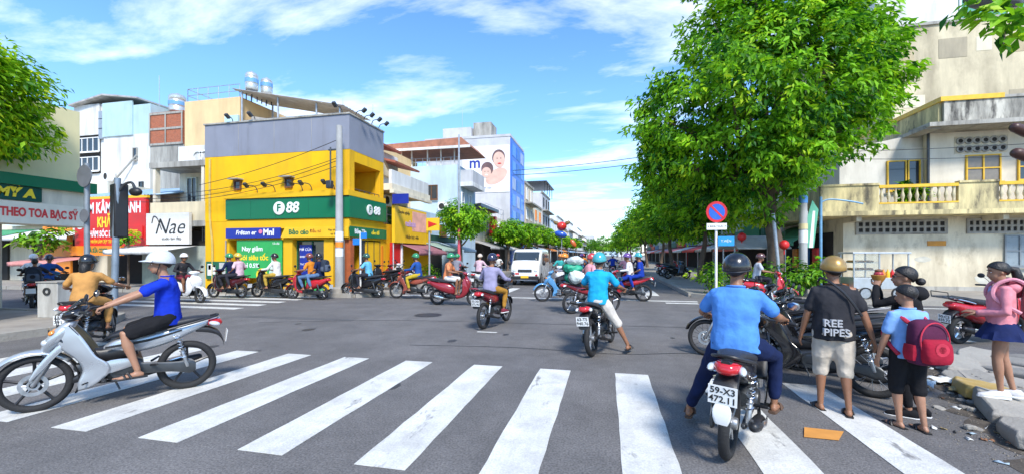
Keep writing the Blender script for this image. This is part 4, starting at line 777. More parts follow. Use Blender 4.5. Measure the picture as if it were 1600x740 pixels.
q = MB(); q.prism([(3.75, .7), (4.45, .7), (4.42, 1.0), (4.12, 1.2), (4.05, 1.55), (3.95, 1.55), (3.92, 1.15)], -.034, -.031); q.obj('poster_scooter', mat('poster_white', (.6, .75, .65), .5, 0, .3, 3), Yb, smooth=0)
MB().lathe([(.28, 0), (.28, .004), (.2, .004), (.2, 0)], 20).obj('poster_wheel', yellow_txt, Yb, loc=(3.4, -.034, .75), rot=FACE_Y)
fr = mat('green_frame', (.01, .12, .06), .5, 0, .1, 4)
dr = window(Yb, 5.9, 1.1, 1.65, 2.1, fr, 2, 1, y=.35, sill=False, name='glass_door'); pn = bx(Yb, 'door_poster', navy, 5.3, 5.95, .19, .24, .75, 2.0)
for i, (t, z) in enumerate([('MỞ CỬA', 1.8), ('8H00 - 18H', 1.5), ('Thứ 2 - CN', 1.2), ('1800.6388', .95)]): text(t, .11 if i else .15, white_txt, Yb, (5.62, .186, z), FACE_Y)
bx(Yb, 'door_poster', grn2, 5.3, 6.7, .16, .18, .12, .62)
window(Yb, 7.6, 1.1, .62, 2.1, fr, 1, 1, y=.35, sill=False, name='shop_window'); s_ = window(Yb, 0, 1.15, 1.5, 2.05, dsteel, 3, 1, sill=False, name='shop_window'); s_.location = (W - .06, 1.6, 1.15); s_.rotation_euler = (0, 0, R(90))
bx(Yb, 'side_pier', yel2, W - .6, W - .03, DP - .22, DP, 0, 2.66); bx(Yb, 'pier_poster', orng, W - .03, W + .0, DP - .2, DP - .02, .4, 2.0); bx(Yb, 'corner_post', mat('brick_red', (.4, .1, .03), .8), W - .30, W + .02, .05, .3, 0, 2.25)
nb = bx(Yb, 'notice_board', fr, .15, 1.38, -.06, .016, .55, 1.30); [bx(Yb, 'notice', m_, x0, x1, -.07, -.062, z0, z1) for m_, x0, x1, z0, z1 in ((white, .25, .5, .7, 1.2), (redm, .3, .45, .95, 1.15), (white, .56, .72, .75, 1.15), (mat('grey_notice', (.5, .5, .48), .6), .95, 1.32, .6, 1.25))]
for x in (2.0, 4.9): window(Yb, x, 4.52, .34, .34, brown, 1, 1, y=.0, sill=False); bx(Yb, 'hood', concrete, x - .3, x + .3, -.30, .008, 4.74, 4.79)
for x in (3.2, 5.7, 6.2, 4.2, 7.4): lamp_arm(Yb, (x, -.05, 4.14), .35, .3, -.3)
for x in (1.6, 2.9): lamp_arm(Yb, (x, .1, 7.18), .3, .25)
for y in (.3, .9, 1.5, 2.1): l_ = lamp_arm(Yb, (0, 0, 0), .5, .28); l_.location = (W - .1, y + .2, 7.18); l_.rotation_euler = (0, 0, R(90))
l_ = lamp_arm(Yb, (0, 0, 0), .6, .35); l_.location = (W - .6, .4, 7.18); antenna(Yb, W - .6, 2.6, 7.18, 1.3)
for x, z in ((1.3, 0), (W - .25, 0)): MB().tube([(x, -.03, .1), (x, -.03, 2.2)], .03, 6).obj('conduit', concrete, Yb)
MB().tube(bez([(.35, -.03, 5.7), (.35, -.03, 3.2), (.5, -.03, 2.0), (.5, -.03, .2)], 4), .045, 8).obj('downpipe', mat('old_pvc', (.55, .42, .12), .7, 0, .1), Yb)
for x in (2.9, 4.3, 6.1): bx(Yb, 'sign_joint', fr, x, x + .012, -.166, -.161, 3.07, 3.89)
for x in (2.0, 4.05, 6.1): bx(Yb, 'parapet_joint', oldconc, x, x + .015, -.006, -.001, 5.8, 7.17)
bx(Yb, 'parapet_cap', oldconc, -.04, W + .04, -.05, DP + .04, 7.181, 7.24)
def squash(root, f, keep=()):
    root.scale.x = f
    for c in root.children:
        if c.name.split('.')[0] in keep and abs(c.rotation_euler.z) < .1: c.scale.x *= 1 / f
squash(Yb, .87, ('logo_disc', 'lettering', 'emblem', 'poster_wheel')); Yb.location.x = -17.05
# --- peach building behind it
Pb = bld('peach walled building with rooftop canopy behind the yellow shop', -23.7, 19.6, 'S')
bx(Pb, 'wall', peach, 0, 3.8, 0, 9, 0, 10.35); bx(Pb, 'wall', peach, 3.8, 10.2, .3, 9, 0, 8.25)
railing(Pb, (.1, .1, 10.35), (3.7, .1, 10.35), .75, steel, 5); railing(Pb, (.1, .1, 10.35), (.1, 6, 10.35), .75, steel, 4)
b = MB(); b.grid(lambda u, v: (3.5 + 6.9 * u, -.2 + 2.6 * v, 10.75 - 1.45 * u + .02 * math.sin(v * 60)), 10, 40); b.obj('canopy_roof', tin, Pb, solid=.04)
for x, y in ((3.95, 0), (6.2, .1), (8.6, .1), (10, .1), (3.95, 2.2), (8.6, 2.2)): MB().tube([(x, y, 8.2), (x, y, 10.75 - 1.45 * (x - 3.3) / 7.1)], .05, 8).obj('canopy_post', steel, Pb)
railing(Pb, (3.9, .15, 8.25), (10.1, .15, 8.25), .8, steel, 8); tank(Pb, 4.0, .6, 10.9, .33, .95); tank(Pb, 4.35, 1.3, 10.9, .31, .85)
bx(Pb, 'rolled_tarp', mat('tarp', (.32, .3, .27), .8, 0, .2), 4.2, 6.6, .25, .7, 8.6, 9.1, .1, (0, R(12), 0)); antenna(Pb, 7.5, 4, 9.6, 1.8)
bx(Pb, 'shed', tealw, 2.9, 3.79, -.12, -.004, 7.2, 9.3)
# --- cream columned house
Cb = bld('old cream house with columned balcony above the white sign shop', -20.5, 15.4, 'S', 'townhouse'); cw = 4.95
bx(Cb, 'wall', cream2, 0, cw, 1.3, 9, 0, 6.75); bx(Cb, 'balcony_roof', oldconc, -.15, cw + .1, -.05, 1.3, 5.55, 5.8); bx(Cb, 'parapet', wht, 0.6, cw, .9, 1.28, 5.8, 6.75)
for x in (.08, cw - .9): bx(Cb, 'column', cream2, x, x + .22, 0, .22, 3.0, 5.55)
bx(Cb, 'balcony_slab', oldconc, -.1, cw, -.1, 1.3, 2.85, 3.1); bx(Cb, 'balcony_wall', cream, -.05, cw - .05, -.05, .08, 3.1, 3.95)
window(Cb, 1.2, 4.5, .8, 1.6, mat('pale_frame', (.6, .66, .6), .6), 2, 1, y=1.27); window(Cb, 2.9, 4.35, 1.0, 2.0, mat('pale_frame', (.6, .66, .6), .6), 2, 2, y=1.27, name='balcony_door'); bx(Cb, 'transom', dark_int, 2.3, 3.5, 1.2, 1.296, 5.0, 5.4)
for x in (1.7, 2.3, 2.9): MB().lathe([(.32, -.03), (.32, .03), (.24, .03), (.24, -.03)], 18, ax='y').obj('ornament', wht, Cb, loc=(x + .6, .87, 6.2))
for i in range(5): bx(Cb, 'security_grille', dsteel, cw - .75 + i * .16, cw - .72 + i * .16, -.04, 0, 2.2, 3.9)
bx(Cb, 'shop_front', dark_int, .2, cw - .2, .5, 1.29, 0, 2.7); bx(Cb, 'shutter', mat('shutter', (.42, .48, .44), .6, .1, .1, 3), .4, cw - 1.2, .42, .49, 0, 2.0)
sgn = bx(Cb, 'signboard', mat('cream_sign', (.72, .70, .66), .5, 0, .05), 0, 3.5, -.25, -.12, 2.05, 3.45); text('Nae', 1.0, black_txt, Cb, (1.9, -.255, 2.82), FACE_Y, shear=.35, bold=-.004); text('studio làm đẹp', .18, black_txt, Cb, (2.1, -.255, 2.3), FACE_Y)
b = MB(); b.tube(bez([(.5, -.26, 3.0), (.65, -.26, 3.3), (.95, -.26, 3.2), (1.3, -.26, 2.7)], 6), .025, 6); b.obj('swash', black_txt, Cb)
awning(Cb, -1.2, 3.9, 1.78, 1.98, 1.3, wht, y=-.1); squash(Cb, .69, ('lettering', 'ornament'))
# --- white and pale blue tall house with raw brick annex
Wb = bld('tall white and pale blue house with raw brick annex and roof tank', -32.7, 20.0, 'S', 'townhouse')
bx(Wb, 'wall', wht, 0, 4.0, 0, 9, 0, 10.9); bx(Wb, 'gallery', dark_int, .15, 3.2, -.02, -.002, 6.6, 9.0)
bx(Wb, 'cladding', wht, 0, 3.2, -.1, -.022, 9.0, 10.9); bx(Wb, 'side_wall', wht, 4.0, 9.6, -.2, 9, 0, 8.8); bx(Wb, 'sheet_cladding', tealw, 4.0, 7.6, -.28, -.202, 8.75, 10.8); bx(Wb, 'upper_wall', tealw, 4.0, 9.6, -.2, 6, 8.8, 10.55)
b = MB(); b.prism([(0, 10.9), (4.2, 11.35), (8.4, 10.95), (8.4, 10.86), (4.2, 11.25), (0, 10.8)], -.4, 7); b.obj('roof_sheet', tin, Wb, smooth=0)
for z in (7.2, 8.4): window(Wb, 1.7, z, 2.8, .85, white, 4, 1, y=-.04)
bx(Wb, 'air_grille', steel, 3.25, 3.95, -.16, -.06, 8.7, 10.4)
for z in (9.3, 9.9): bx(Wb, 'grille_bar', dsteel, 3.25, 3.95, -.17, -.162, z, z + .05)
window(Wb, 7.9, 7.6, .45, .7, oldconc, 1, 1, y=-.22); window(Wb, 8.6, 5.6, .4, .6, dsteel, 1, 1, y=-.22)
bx(Wb, 'brick_annex', brick, 9.6, 13.4, -.25, 6, 8.0, 9.95); bx(Wb, 'concrete_wall', oldconc, 9.6, 13.4, -.22, 6, 0, 8.0)
for z in (8.0, 8.9, 9.8): bx(Wb, 'concrete_beam', oldconc, 9.6, 13.4, -.29, -.252, z, z + .12)
for x in (9.6, 11.4, 13.25): bx(Wb, 'concrete_stud', oldconc, x, x + .14, -.30, -.292, 8.0, 9.9)
bx(Wb, 'brick_stub', brick, 11.4, 13.6, 1, 3, 9.95, 10.5); tank(Wb, 10.4, 1.0, 10.35, .46, 1.05); antenna(Wb, 9.2, .5, 10.5, 2.0)
MB().tube([(4.4, -.9, 4.6), (8.2, -.3, 7.5)], .055, 8).obj('drain_pipe', concrete, Wb); squash(Wb, .65, ('water_tank',))
# --- red sign shops
Rb = bld('low shop with large red Vietnamese signboard and blue tin roof', -25.2, 15.6, 'S', 'shop')
bx(Rb, 'wall', cream2, 0, 7.7, 1.5, 8, 0, 4.6); b = MB(); b.grid(lambda u, v: (-2 + 9.9 * u, -.2 + 5 * v, 4.35 + 1.2 * v + .03 * math.sin(u * 200)), 90, 3); b.obj('tin_roof', bluetin, Rb, solid=.04)
bx(Rb, 'signboard', redm, .3, 7.2, -.35, -.2, 2.0, 4.2); bx(Rb, 'sign_frame', yels, .2, 7.3, -.34, -.21, 4.2, 4.32); bx(Rb, 'lower_sign', orng, -.6, 5.2, -.5, -.36, 1.55, 2.0); bx(Rb, 'lower_sign', redm, 5.3, 7.0, -.40, -.36, 2.35, 2.9)
text('CẦM KÂMI THANH', .72, white_txt, Rb, (3.75, -.356, 3.75), FACE_Y, bold=.02, sx=.98); text('KHĂM', .66, yellow_txt, Rb, (3.5, -.356, 3.08), FACE_Y, bold=.02); text('CHĂM SÓC DA', .40, white_txt, Rb, (2.9, -.356, 2.55), FACE_Y, bold=.012); text('NHẬN LÀM ĐẸP TẠI NHÀ', .22, yellow_txt, Rb, (3.2, -.356, 2.2), FACE_Y); text('COFFEE', .28, yellow_txt, Rb, (6.1, -.406, 2.62), FACE_Y); text('TRÀ SỮA COCO', .28, grn, Rb, (2.9, -.506, 1.78), FACE_Y, bold=.01)
MB().lathe([(.26, 0), (.26, .01), (.18, .01), (.18, 0)], 24).obj('emblem', white, Rb, loc=(.85, -.356, 3.05), rot=FACE_Y)
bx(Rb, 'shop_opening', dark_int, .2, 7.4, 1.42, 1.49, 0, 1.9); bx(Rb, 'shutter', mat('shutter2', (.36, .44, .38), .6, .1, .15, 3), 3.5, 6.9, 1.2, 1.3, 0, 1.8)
awning(Rb, -2.2, 2.6, 1.25, 1.5, 1.6, mat('pink_stripe', (.6, .25, .22), .7, 0, .2, 4), y=-.3); squash(Rb, .63, ('emblem',))
# --- pale shops further left
Lb = bld('pale shops with white awnings at the left end of the side street', -56.5, 16.4, 'S', 'shop_row')
bx(Lb, 'wall', cream2, 0, 30, 1.2, 8, 0, 5.5); bx(Lb, 'tall_wall', wht, 6, 20, 1.6, 9, 5.5, 8.2)
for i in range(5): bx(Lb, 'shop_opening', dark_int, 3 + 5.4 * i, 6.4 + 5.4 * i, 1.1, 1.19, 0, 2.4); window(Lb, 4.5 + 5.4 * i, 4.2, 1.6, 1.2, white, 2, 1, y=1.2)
for i in range(6): awning(Lb, .5 + 5 * i, 5.2 + 5 * i, 2.5, 3.0, 1.7, [wht, mat('green_tarp', (.05, .28, .12), .7, 0, .1), wht][i % 3], y=1.0)
bx(Lb, 'banner', white, 23, 26.5, .8, .9, 3.2, 4.4); bx(Lb, 'orange_banner', orng, 26.8, 28.8, .3, .4, .6, 3.2)
# --- near left pharmacy
NL = bld('cream pharmacy with green cornice and red lettering at the left edge', -13.4, -8, 'E', 'pharmacy')
Ln = 16.25
bx(NL, 'fascia', cream2, 0, Ln, -.28, .1, 2.28, 3.16); bx(NL, 'cornice', grn, -.1, Ln + .14, -.42, .15, 3.16, 3.42); bx(NL, 'soffit', cream2, 0, Ln - .02, .1, 3.0, 2.45, 3.14)
bx(NL, 'lower_sign', mat('sign_cream', (.80, .74, .60), .6, 0, .05), 0, Ln + .02, -.33, -.285, 2.30, 2.80); text('THUỐC THEO TOA BẠC SỸ', .27, red_txt, NL, (Ln - .22, -.335, 2.55), FACE_Y, bold=.010, sx=.60, align='RIGHT')
bx(NL, 'name_board', mat('dark_green', (.0, .07, .05), .4, 0, .05), 8.0, Ln - .92, -.34, -.285, 2.82, 3.15); text('MỸ A', .27, yellow_txt, NL, (Ln - 1.38, -.345, 2.99), FACE_Y, bold=.016, shear=.15)
bx(NL, 'pillar', cream2, Ln - 1.95, Ln - 1.5, -.02, .45, 0, 2.28); bx(NL, 'rear_pillar', cream2, Ln - .5, Ln - .1, 2.6, 3.0, 0, 2.45); bx(NL, 'upper_wall', wallm('pale_yellow_wall', (.80, .72, .42), .15), 0, Ln + .04, .02, 5, 3.43, 5.3)
bx(NL, 'back_wall', cream2, 0, Ln - 3, 3.0, 5, 0, 2.5); bx(NL, 'drop_awning', redm, Ln - 6, Ln - 1.9, -.30, -.05, 2.1, 2.28)
# ------------------------------------------------------------------ left side of the far street (facades on X = -10)
XF = -10.0
Ob = bld('ornate white house with curved gable and yellow signboard beside yellow shop', XF, 17.75, 'E', 'townhouse'); ow = 4.1
bx(Ob, 'wall', wht, 0, ow, .9, 9, 0, 5.6); bx(Ob, 'balcony_slab', cream2, -.05, ow + .1, -.4, .9, 4.55, 4.85); bx(Ob, 'balcony_wall', wht, 0, ow, -.35, -.2, 4.85, 5.5); bx(Ob, 'cornice', cream2, -.1, ow + .15, -.5, -.3, 4.40, 4.55)
b = MB(); g_ = [(-.1, 5.5), (-.05, 7.0), (.25, 6.9), (.5, 6.55), (.9, 6.35), (1.3, 6.05), (1.6, 5.8), (2.0, 5.75), (2.4, 5.6), (2.4, 5.5)]; b.prism(g_, .7, 1.1); b.obj('curved_gable', wallm('ochre_trim', (.62, .5, .33), .3), Ob, smooth=0)
b = MB(); b.tube([(x, .75, z + .04) for x, z in g_[1:-1]], .09, 8); b.obj('gable_moulding', mat('brown_trim', (.25, .16, .08), .7), Ob)
bx(Ob, 'roof_block', wht, 2.2, ow, 1.5, 6, 5.6, 7.0); bx(Ob, 'tile_canopy', mat('terracotta_tile', (.42, .13, .08), .8, 0, .2, 4), 1.6, ow + .3, .3, 1.7, 6.35, 6.45, 0, (R(14), 0, 0)); bx(Ob, 'roof_stub', wht, .3, 1.5, 2, 4, 5.6, 7.6); bx(Ob, 'tile_canopy', mat('terracotta_tile', (.42, .13, .08), .8, 0, .2, 4), 1.0, 3.4, .9, 2.1, 7.2, 7.3, 0, (R(14), 0, 0))
for x in (.6, 1.9, 3.3): window(Ob, x, 3.6, .8, 1.2, oldconc, 1, 2, y=.86)
bx(Ob, 'upper_shutter', cream, 1.0, 1.5, .8, .89, 2.9, 4.4); bx(Ob, 'upper_shutter', cream, 2.5, 2.9, .8, .89, 2.9, 4.4)
sb = bx(Ob, 'signboard', yels, .1, 3.6, -.45, -.3, 2.15, 3.85); q = bx(Ob, 'sign_photo', mat('salmon_print', (.85, .42, .32), .5, 0, .25, 2), 1.9, 3.55, -.456, -.452, 2.75, 3.75); text('nailspa', .42, mat('lilac_print', (.55, .35, .6), .5, 0, 0), Ob, (1.7, -.462, 3.1), FACE_Y, bold=.01); text('Chuyên nghiệp', .2, black_txt, Ob, (1.0, -.456, 3.6), FACE_Y); text('Nhận học viên', .24, black_txt, Ob, (1.9, -.456, 2.45), FACE_Y)
bx(Ob, 'blade_sign', navy, -.05, .0, -1.2, -.4, 3.9, 4.35) ; bx(Ob, 'shop_opening', dark_int, .2, ow - .1, .8, .89, 0, 2.1); awning(Ob, .9, ow + .3, 1.75, 2.15, 1.1, mat('maroon_awning', (.30, .12, .14), .8, 0, .15), y=-.2)
bx(Ob, 'red_panel', redm, .25, .95, -.3, -.15, 1.15, 2.1); [bx(Ob, 'striped_post', m_, x, x + .10, -.35, -.25, 0, 2.15) for x, m_ in ((.0, redm), (.10, white), (1.0, white))]; bx(Ob, 'poster', redm, 2.4, 3.6, .6, .79, .2, 1.6)
Gb = bld('low shop with green scalloped canopy and yellow banners', XF, 21.9, 'E', 'shop'); bx(Gb, 'wall', lblue, 0, 5.6, 1.2, 9, 0, 4.3); bx(Gb, 'shop_opening', dark_int, .1, 5.5, 1.1, 1.19, 0, 2.2)
awning(Gb, .1, 2.8, 1.9, 2.35, 1.5, mat('sage_awning', (.30, .40, .34), .8, 0, .15), y=.3); awning(Gb, 2.9, 5.4, 1.9, 2.4, 1.7, mat('grey_blue_awning', (.42, .50, .55), .8, 0, .15), y=.3); bx(Gb, 'dark_fascia', mat('dark_green_fascia', (.02, .08, .05), .6), 0, 5.5, .1, .3, 2.4, 2.75)
bx(Gb, 'yellow_banner', yels, .4, 1.2, .0, .1, 2.8, 3.6); MB().prism([(.5, 3.0), (1.1, 3.25), (.5, 3.5)], -.02, -.005).obj('red_arrow', redm, Gb, smooth=0); bx(Gb, 'yellow_banner', orng, 2.6, 3.6, .0, .1, 2.7, 3.4)
Bb = bld('pale blue house with roof terrace canopy and side window', -14.2, 27.5, 'S', 'townhouse'); bx(Bb, 'wall', lblue, 0, 4.2, 0, 4, 0, 7.75); bx(Bb, 'plinth_band', bluetin, 0, 4.22, -.06, -.002, 4.1, 4.3)
window(Bb, 2.3, 5.9, .85, .95, brown, 2, 1); bx(Bb, 'balcony_slab', wht, 3.2, 5.1, .6, 3.6, 6.35, 6.65); bx(Bb, 'balcony_wall', greyw, 3.6, 5.0, .62, .72, 6.65, 7.5); bx(Bb, 'balcony_wall', greyw, 4.9, 5.05, .72, 3.6, 6.65, 7.5)
for x in (.4, 1.2, 2.4, 3.4, 4.4): MB().tube([(x - .5, .2, 7.75), (x - .5, .2, 9.0)], .05, 6).obj('terrace_post', wht, Bb)
railing(Bb, (0, .1, 7.75), (4.2, .1, 7.75), .55, steel, 8); b = MB(); b.prism([(-1.2, 8.9), (5.2, 8.9), (4.6, 9.5), (-1.6, 9.3)], -.4, 3.6); b.obj('terrace_roof', mat('rust_tile', (.38, .16, .10), .8, 0, .25, 3), Bb, smooth=0); bx(Bb, 'roof_fascia', wht, -1.25, 5.25, -.46, -.402, 8.78, 8.95)
for y in (1.0, 2.6): w_ = window(Bb, 0, 5.3, .5, 1.3, white, 1, 2, sill=False); w_.location = (4.23, y, 5.3); w_.rotation_euler = (0, 0, R(90))
Sb = bld('dark fronted shops with grey awnings below the roof railing', XF, 31.6, 'E', 'shop'); bx(Sb, 'wall', cream2, 0, 12, .6, 8, 0, 5.2); bx(Sb, 'shop_opening', dark_int, .1, 11.8, .5, .59, 0, 2.5); bx(Sb, 'dark_roof', dsteel, -.5, 5, -.6, .8, 5.2, 5.45, 0, (R(-6), 0, 0))
for i in range(4): awning(Sb, .1 + 3 * i, 2.9 + 3 * i, 2.2, 2.75, 1.7, [tin, mat('dark_awning', (.10, .11, .11), .8, 0, .2), wht, tin][i], y=.5)
railing(Sb, (5, .7, 5.2), (12, .7, 5.2), 1.0, steel, 6); w1 = window(Sb, 7.5, 4.0, 1.2, 1.4, brown, 2, 1, y=.6); window(Sb, 10.2, 4.0, 1.2, 1.4, brown, 2, 1, y=.6); bx(Sb, 'vertical_sign', redm, 5.3, 5.8, -.2, .4, 3.2, 5.0)
# --- tall grey block with a printed advert on its side
Mb = bld('tall grey block with mother and child advert and blue street front', -19.6, 43.7, 'S', 'apartment_block'); mw = 9.6
bx(Mb, 'wall', greyw, 0, mw, 0, 7.4, 0, 14.1); ad = bx(Mb, 'advert_panel', mat('advert_white', (.80, .79, .80), .5, 0, .04, .5), 4.3, mw - .05, -.06, -.004, 8.2, 13.2)
sk = mat('print_skin', (.70, .45, .36), .6, 0, .12, 1.5); hr = mat('print_hair', (.14, .08, .08), .6, 0, .3, 2)
def oval(x, z, a, c, m, n='print_shape', y=-.07, rot=0):
    MB().prism([(x + a * math.cos(t) * math.cos(rot) - c * math.sin(t) * math.sin(rot), z + a * math.cos(t) * math.sin(rot) + c * math.sin(t) * math.cos(rot)) for t in [2 * PI * i / 22 for i in range(22)]], y, y + .006).obj(n, m, Mb, smooth=0)
oval(8.1, 9.9, 1.3, .75, sk, y=-.068, rot=.5); oval(8.35, 11.9, .72, .85, hr, y=-.076); oval(8.4, 11.65, .64, .85, sk, y=-.084, rot=.15); oval(7.1, 10.75, .68, .72, hr, y=-.092); oval(7.0, 10.35, .52, .56, sk, y=-.10)
for x, z, s_ in ((8.2, 11.8, .06), (8.6, 11.8, .06), (6.85, 10.45, .05), (7.2, 10.45, .05)): oval(x, z, s_, s_, hr, y=-.108)
oval(8.45, 11.25, .2, .07, redm, y=-.108); oval(7.0, 10.1, .16, .06, white, y=-.108)
text('m', 1.7, navy, Mb, (5.7, -.07, 11.4), FACE_Y, bold=.03); text('chăm sóc', .35, navy, Mb, (6.9, -.07, 8.7), FACE_Y)
bf = bx(Mb, 'blue_front', mat('blue_cladding', (.02, .13, .62), .35, 0, .35, .6), mw - .002, mw + .12, .05, 7.3, .5, 13.9)
for j in range(6):
    for i in range(3): bx(Mb, 'front_panel', [mat('blue_panel', (.06, .24, .72), .3, 0, .3, 1), mat('mid_blue_panel', (.03, .16, .5), .4, 0, .3, 1), mat('pale_print_panel', (.35, .42, .6), .4, 0, .3, 1)][(i + 2 * j) % 2 if (i + j) % 4 != 3 else 2], mw + .121, mw + .15, .5 + 2.2 * i, 2.2 + 2.2 * i, 3.2 + 1.8 * j, 4.5 + 1.8 * j)
bx(Mb, 'parapet', greyw, -.1, mw + .05, -.05, 7.45, 14.1, 14.35); bx(Mb, 'stair_box', greyw, 1.2, 4.6, 2, 5, 14.35, 16.0); bx(Mb, 'stair_box', oldconc, 4.7, 6.8, 2.5, 5, 14.35, 16.6); antenna(Mb, 3.2, 3, 16, 2.5)
def block(label, Y, w_, h, m, floors, wm, name='apartment_block', depth=9, side=True, set_=0, seed=0):
    o = bld(label, XF - set_, Y, 'E', name); g = random.Random(seed); bx(o, 'wall', m, 0, w_, 0, depth, 0, h); bx(o, 'parapet', oldconc, -.1, w_ + .1, -.12, .2, h - .15, h + .15)
    fh = (h - 3) / floors; nc = max(1, int(w_ / 2.6))
    for f in range(floors):
        z = 3 + fh * (f + .5)
        for i in range(nc): window(o, w_ * (i + .5) / nc, z, 1.1, min(1.4, fh * .55), wm, 2, 1)
        bx(o, 'balcony_slab', oldconc, .3, w_ - .3, -.9, -.002, 3 + fh * f - .1, 3 + fh * f + .05)
        if side: w2 = window(o, 0, z, .9, 1.0, wm, 2, 1); w2.location = (-.03, 2.0 + g.random() * 2, z); w2.rotation_euler = (0, 0, R(-90))
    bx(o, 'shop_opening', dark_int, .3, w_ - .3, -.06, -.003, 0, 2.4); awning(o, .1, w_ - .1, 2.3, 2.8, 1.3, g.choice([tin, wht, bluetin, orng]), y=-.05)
    return o
o = block('beige narrow block beyond the blue fronted block', 51.8, 6.2, 10.6, beige, 3, white, seed=1); bx(o, 'stair_box', beige, 1, 4, 2, 6, 10.7, 12.2); antenna(o, 2, 2, 12.2, 3.5)
block('cream block with orange band behind street trees', 58.4, 7.5, 8.6, cream2, 2, orng, seed=2)
o = block('grey block with dark roof terrace in the middle distance', 66.5, 9, 11.4, greyw, 3, dsteel, seed=3); bx(o, 'yellow_sign', orng, -.08, -.01, .5, 3.5, 7.6, 9.0); bx(o, 'roof_canopy', dsteel, -.6, 9.4, -.8, 6, 13.0, 13.15); [MB().tube([(x, -.4, 11.4), (x, -.4, 13)], .06, 6).obj('roof_post', dsteel, o) for x in (0, 3, 6, 9)]
for i, (Y, w_, h, m, l_) in enumerate([(77, 10, 8.0, lblue, 'pale blue far block down the street'), (88, 12, 9.5, wht, 'white far block with balconies down the street'), (101, 12, 7.5, peach, 'peach far block down the street'), (114, 15, 10.5, greyw, 'far light grey block down the street'), (130, 20, 8.5, cream2, 'far cream block near the end of the street'), (151, 24, 11, wht, 'far white block near the end of the street'), (176, 40, 9.5, beige, 'beige block closing the left side of the street')]): block(l_, Y, w_, h, m, 2 if h < 9 else 3, white, seed=10 + i, side=i < 3)
# far end of the street
for i, (x, y, w_, h, m, l_) in enumerate([(-24, 330, 14, 16, greyw, 'distant pale grey block at the street end, leftmost'), (-4, 480, 22, 12, lblue, 'distant pale blue block at the street end, middle'), (9, 340, 16, 15, wht, 'distant white block at the street end, rightmost')]):
    o = bld(l_, x, y, 'S', 'far_block'); bx(o, 'wall', m, 0, w_, 0, 20, 0, h)
    for f in range(int(h / 3.4)):
        for k in range(4): bx(o, 'window', glass_dark, w_ * (k + .25) / 4, w_ * (k + .75) / 4, -.05, -.005, 1.5 + 3.4 * f, 3.2 + 3.4 * f)

ac_unit(Ob, 1.2, 3.95, .86); ac_unit(Bb, 3.3, 4.6); ac_unit(Sb, 9.0, 4.2, .6); ac_unit(Sb, 6.2, 3.3, .6); ac_unit(Cb, 2.0, 3.2, 1.28); ac_unit(Wb, 5.2, 6.0, -.2); ac_unit(Mb, 2.5, 9.5); ac_unit(Mb, 2.5, 6.5)
# ------------------------------------------------------------------ right corner house
RB = bld('stained cream corner house with yellow balcony balustrade and breeze block vents', 10.0, 21.0, 'S', 'corner_house')
cwall = wallm('corner_cream', (.76, .68, .51), .7, (.34, .28, .19), 1.1); clight = wallm('corner_white', (.74, .71, .64), .5, (.33, .30, .24), 1.0); balc = wallm('balcony_cream', (.74, .62, .32), .85, (.15, .13, .09), 2.2); yfr = mat('yellow_frame', (.78, .47, .03), .5, 0, .12, 5)
add_wear(cwall, (.30, .25, .17), (1.6, 1.6, .9), .52, .66, .6); add_wear(balc, (.07, .065, .055), (2.6, 2.6, .8), .55, .66, .85); add_wear(clight, (.40, .36, .29), (1.2, 1.2, .5), .5, .7, .5)
bx(RB, 'wall', cwall, 0, 22, 0, 8, 0, 3.3); bx(RB, 'plinth', oldconc, -.02, 22, -.08, -.003, 0, .28)
def vent(x0, x1, z0, z1, nx, nz):
    fr_ = MB(); fr_.bb(x0 - .06, x1 + .06, -.05, 0.05, z1, z1 + .06); fr_.bb(x0 - .06, x1 + .06, -.05, .05, z0 - .06, z0); fr_.bb(x0 - .06, x0, -.05, .05, z0, z1); fr_.bb(x1, x1 + .06, -.05, .05, z0, z1)
    o = fr_.obj('breeze_vent', oldconc, RB, smooth=0); bx(o, 'vent_void', dark_int, x0, x1, -.008, -.003, z0, z1)
    sx, sz = (x1 - x0) / nx, (z1 - z0) / nz; m_ = MB(); t = .045
    m_.bb(-sx / 2, sx / 2, -.035, 0, sz / 2 - t, sz / 2); m_.bb(-sx / 2, sx / 2, -.035, 0, -sz / 2, -sz / 2 + t); m_.bb(-sx / 2, -sx / 2 + t, -.035, 0, -sz / 2 + t, sz / 2 - t); m_.bb(sx / 2 - t, sx / 2, -.035, 0, -sz / 2 + t, sz / 2 - t)
    me = m_.mesh('vent_block', 0); me.materials.append(oldconc)
    for i in range(nx):
        for j in range(nz): link('vent_block', me, None, o, loc=(x0 + sx * (i + .5), -.012, z0 + sz * (j + .5)))
vent(onY(1339, 21)[0] - 10, onY(1477, 21)[0] - 10, 2.50, 3.0, 13, 2); vent(onY(1512, 21)[0] - 10, onY(1640, 21)[0] - 10, 2.50, 3.0, 13, 2)
xx = onY(1463, 21)[0] - 10; bx(RB, 'orange_plate', mat('orange_plate', (.6, .25, .03), .6, 0, .2), xx - .32, xx + .32, -.03, -.003, 1.96, 2.16)
window(RB, onY(1592, 21)[0] - 10, 1.75, .95, 1.2, mat('grey_frame', (.22, .25, .27), .6), 2, 2, pm=mat('grey_pane', (.25, .30, .33), .3, 0, .1))
wm_ = mat('worn_plaster', (.55, .53, .45), .9, 0, .2, 3)
for x, z, a, c in ((6.4, 1.0, .35, .2), (6.8, 2.2, .22, .3), (2.9, 1.4, .3, .12), (9.0, .7, .6, .25), (5.1, .6, .5, .2), (10.2, 1.6, .3, .5)): MB().prism([(x + p_[0], z + p_[1]) for p_ in blob(a, c, 9, int(x * 9))], -.006, -.001).obj('bare_plaster', wm_, RB, smooth=0)
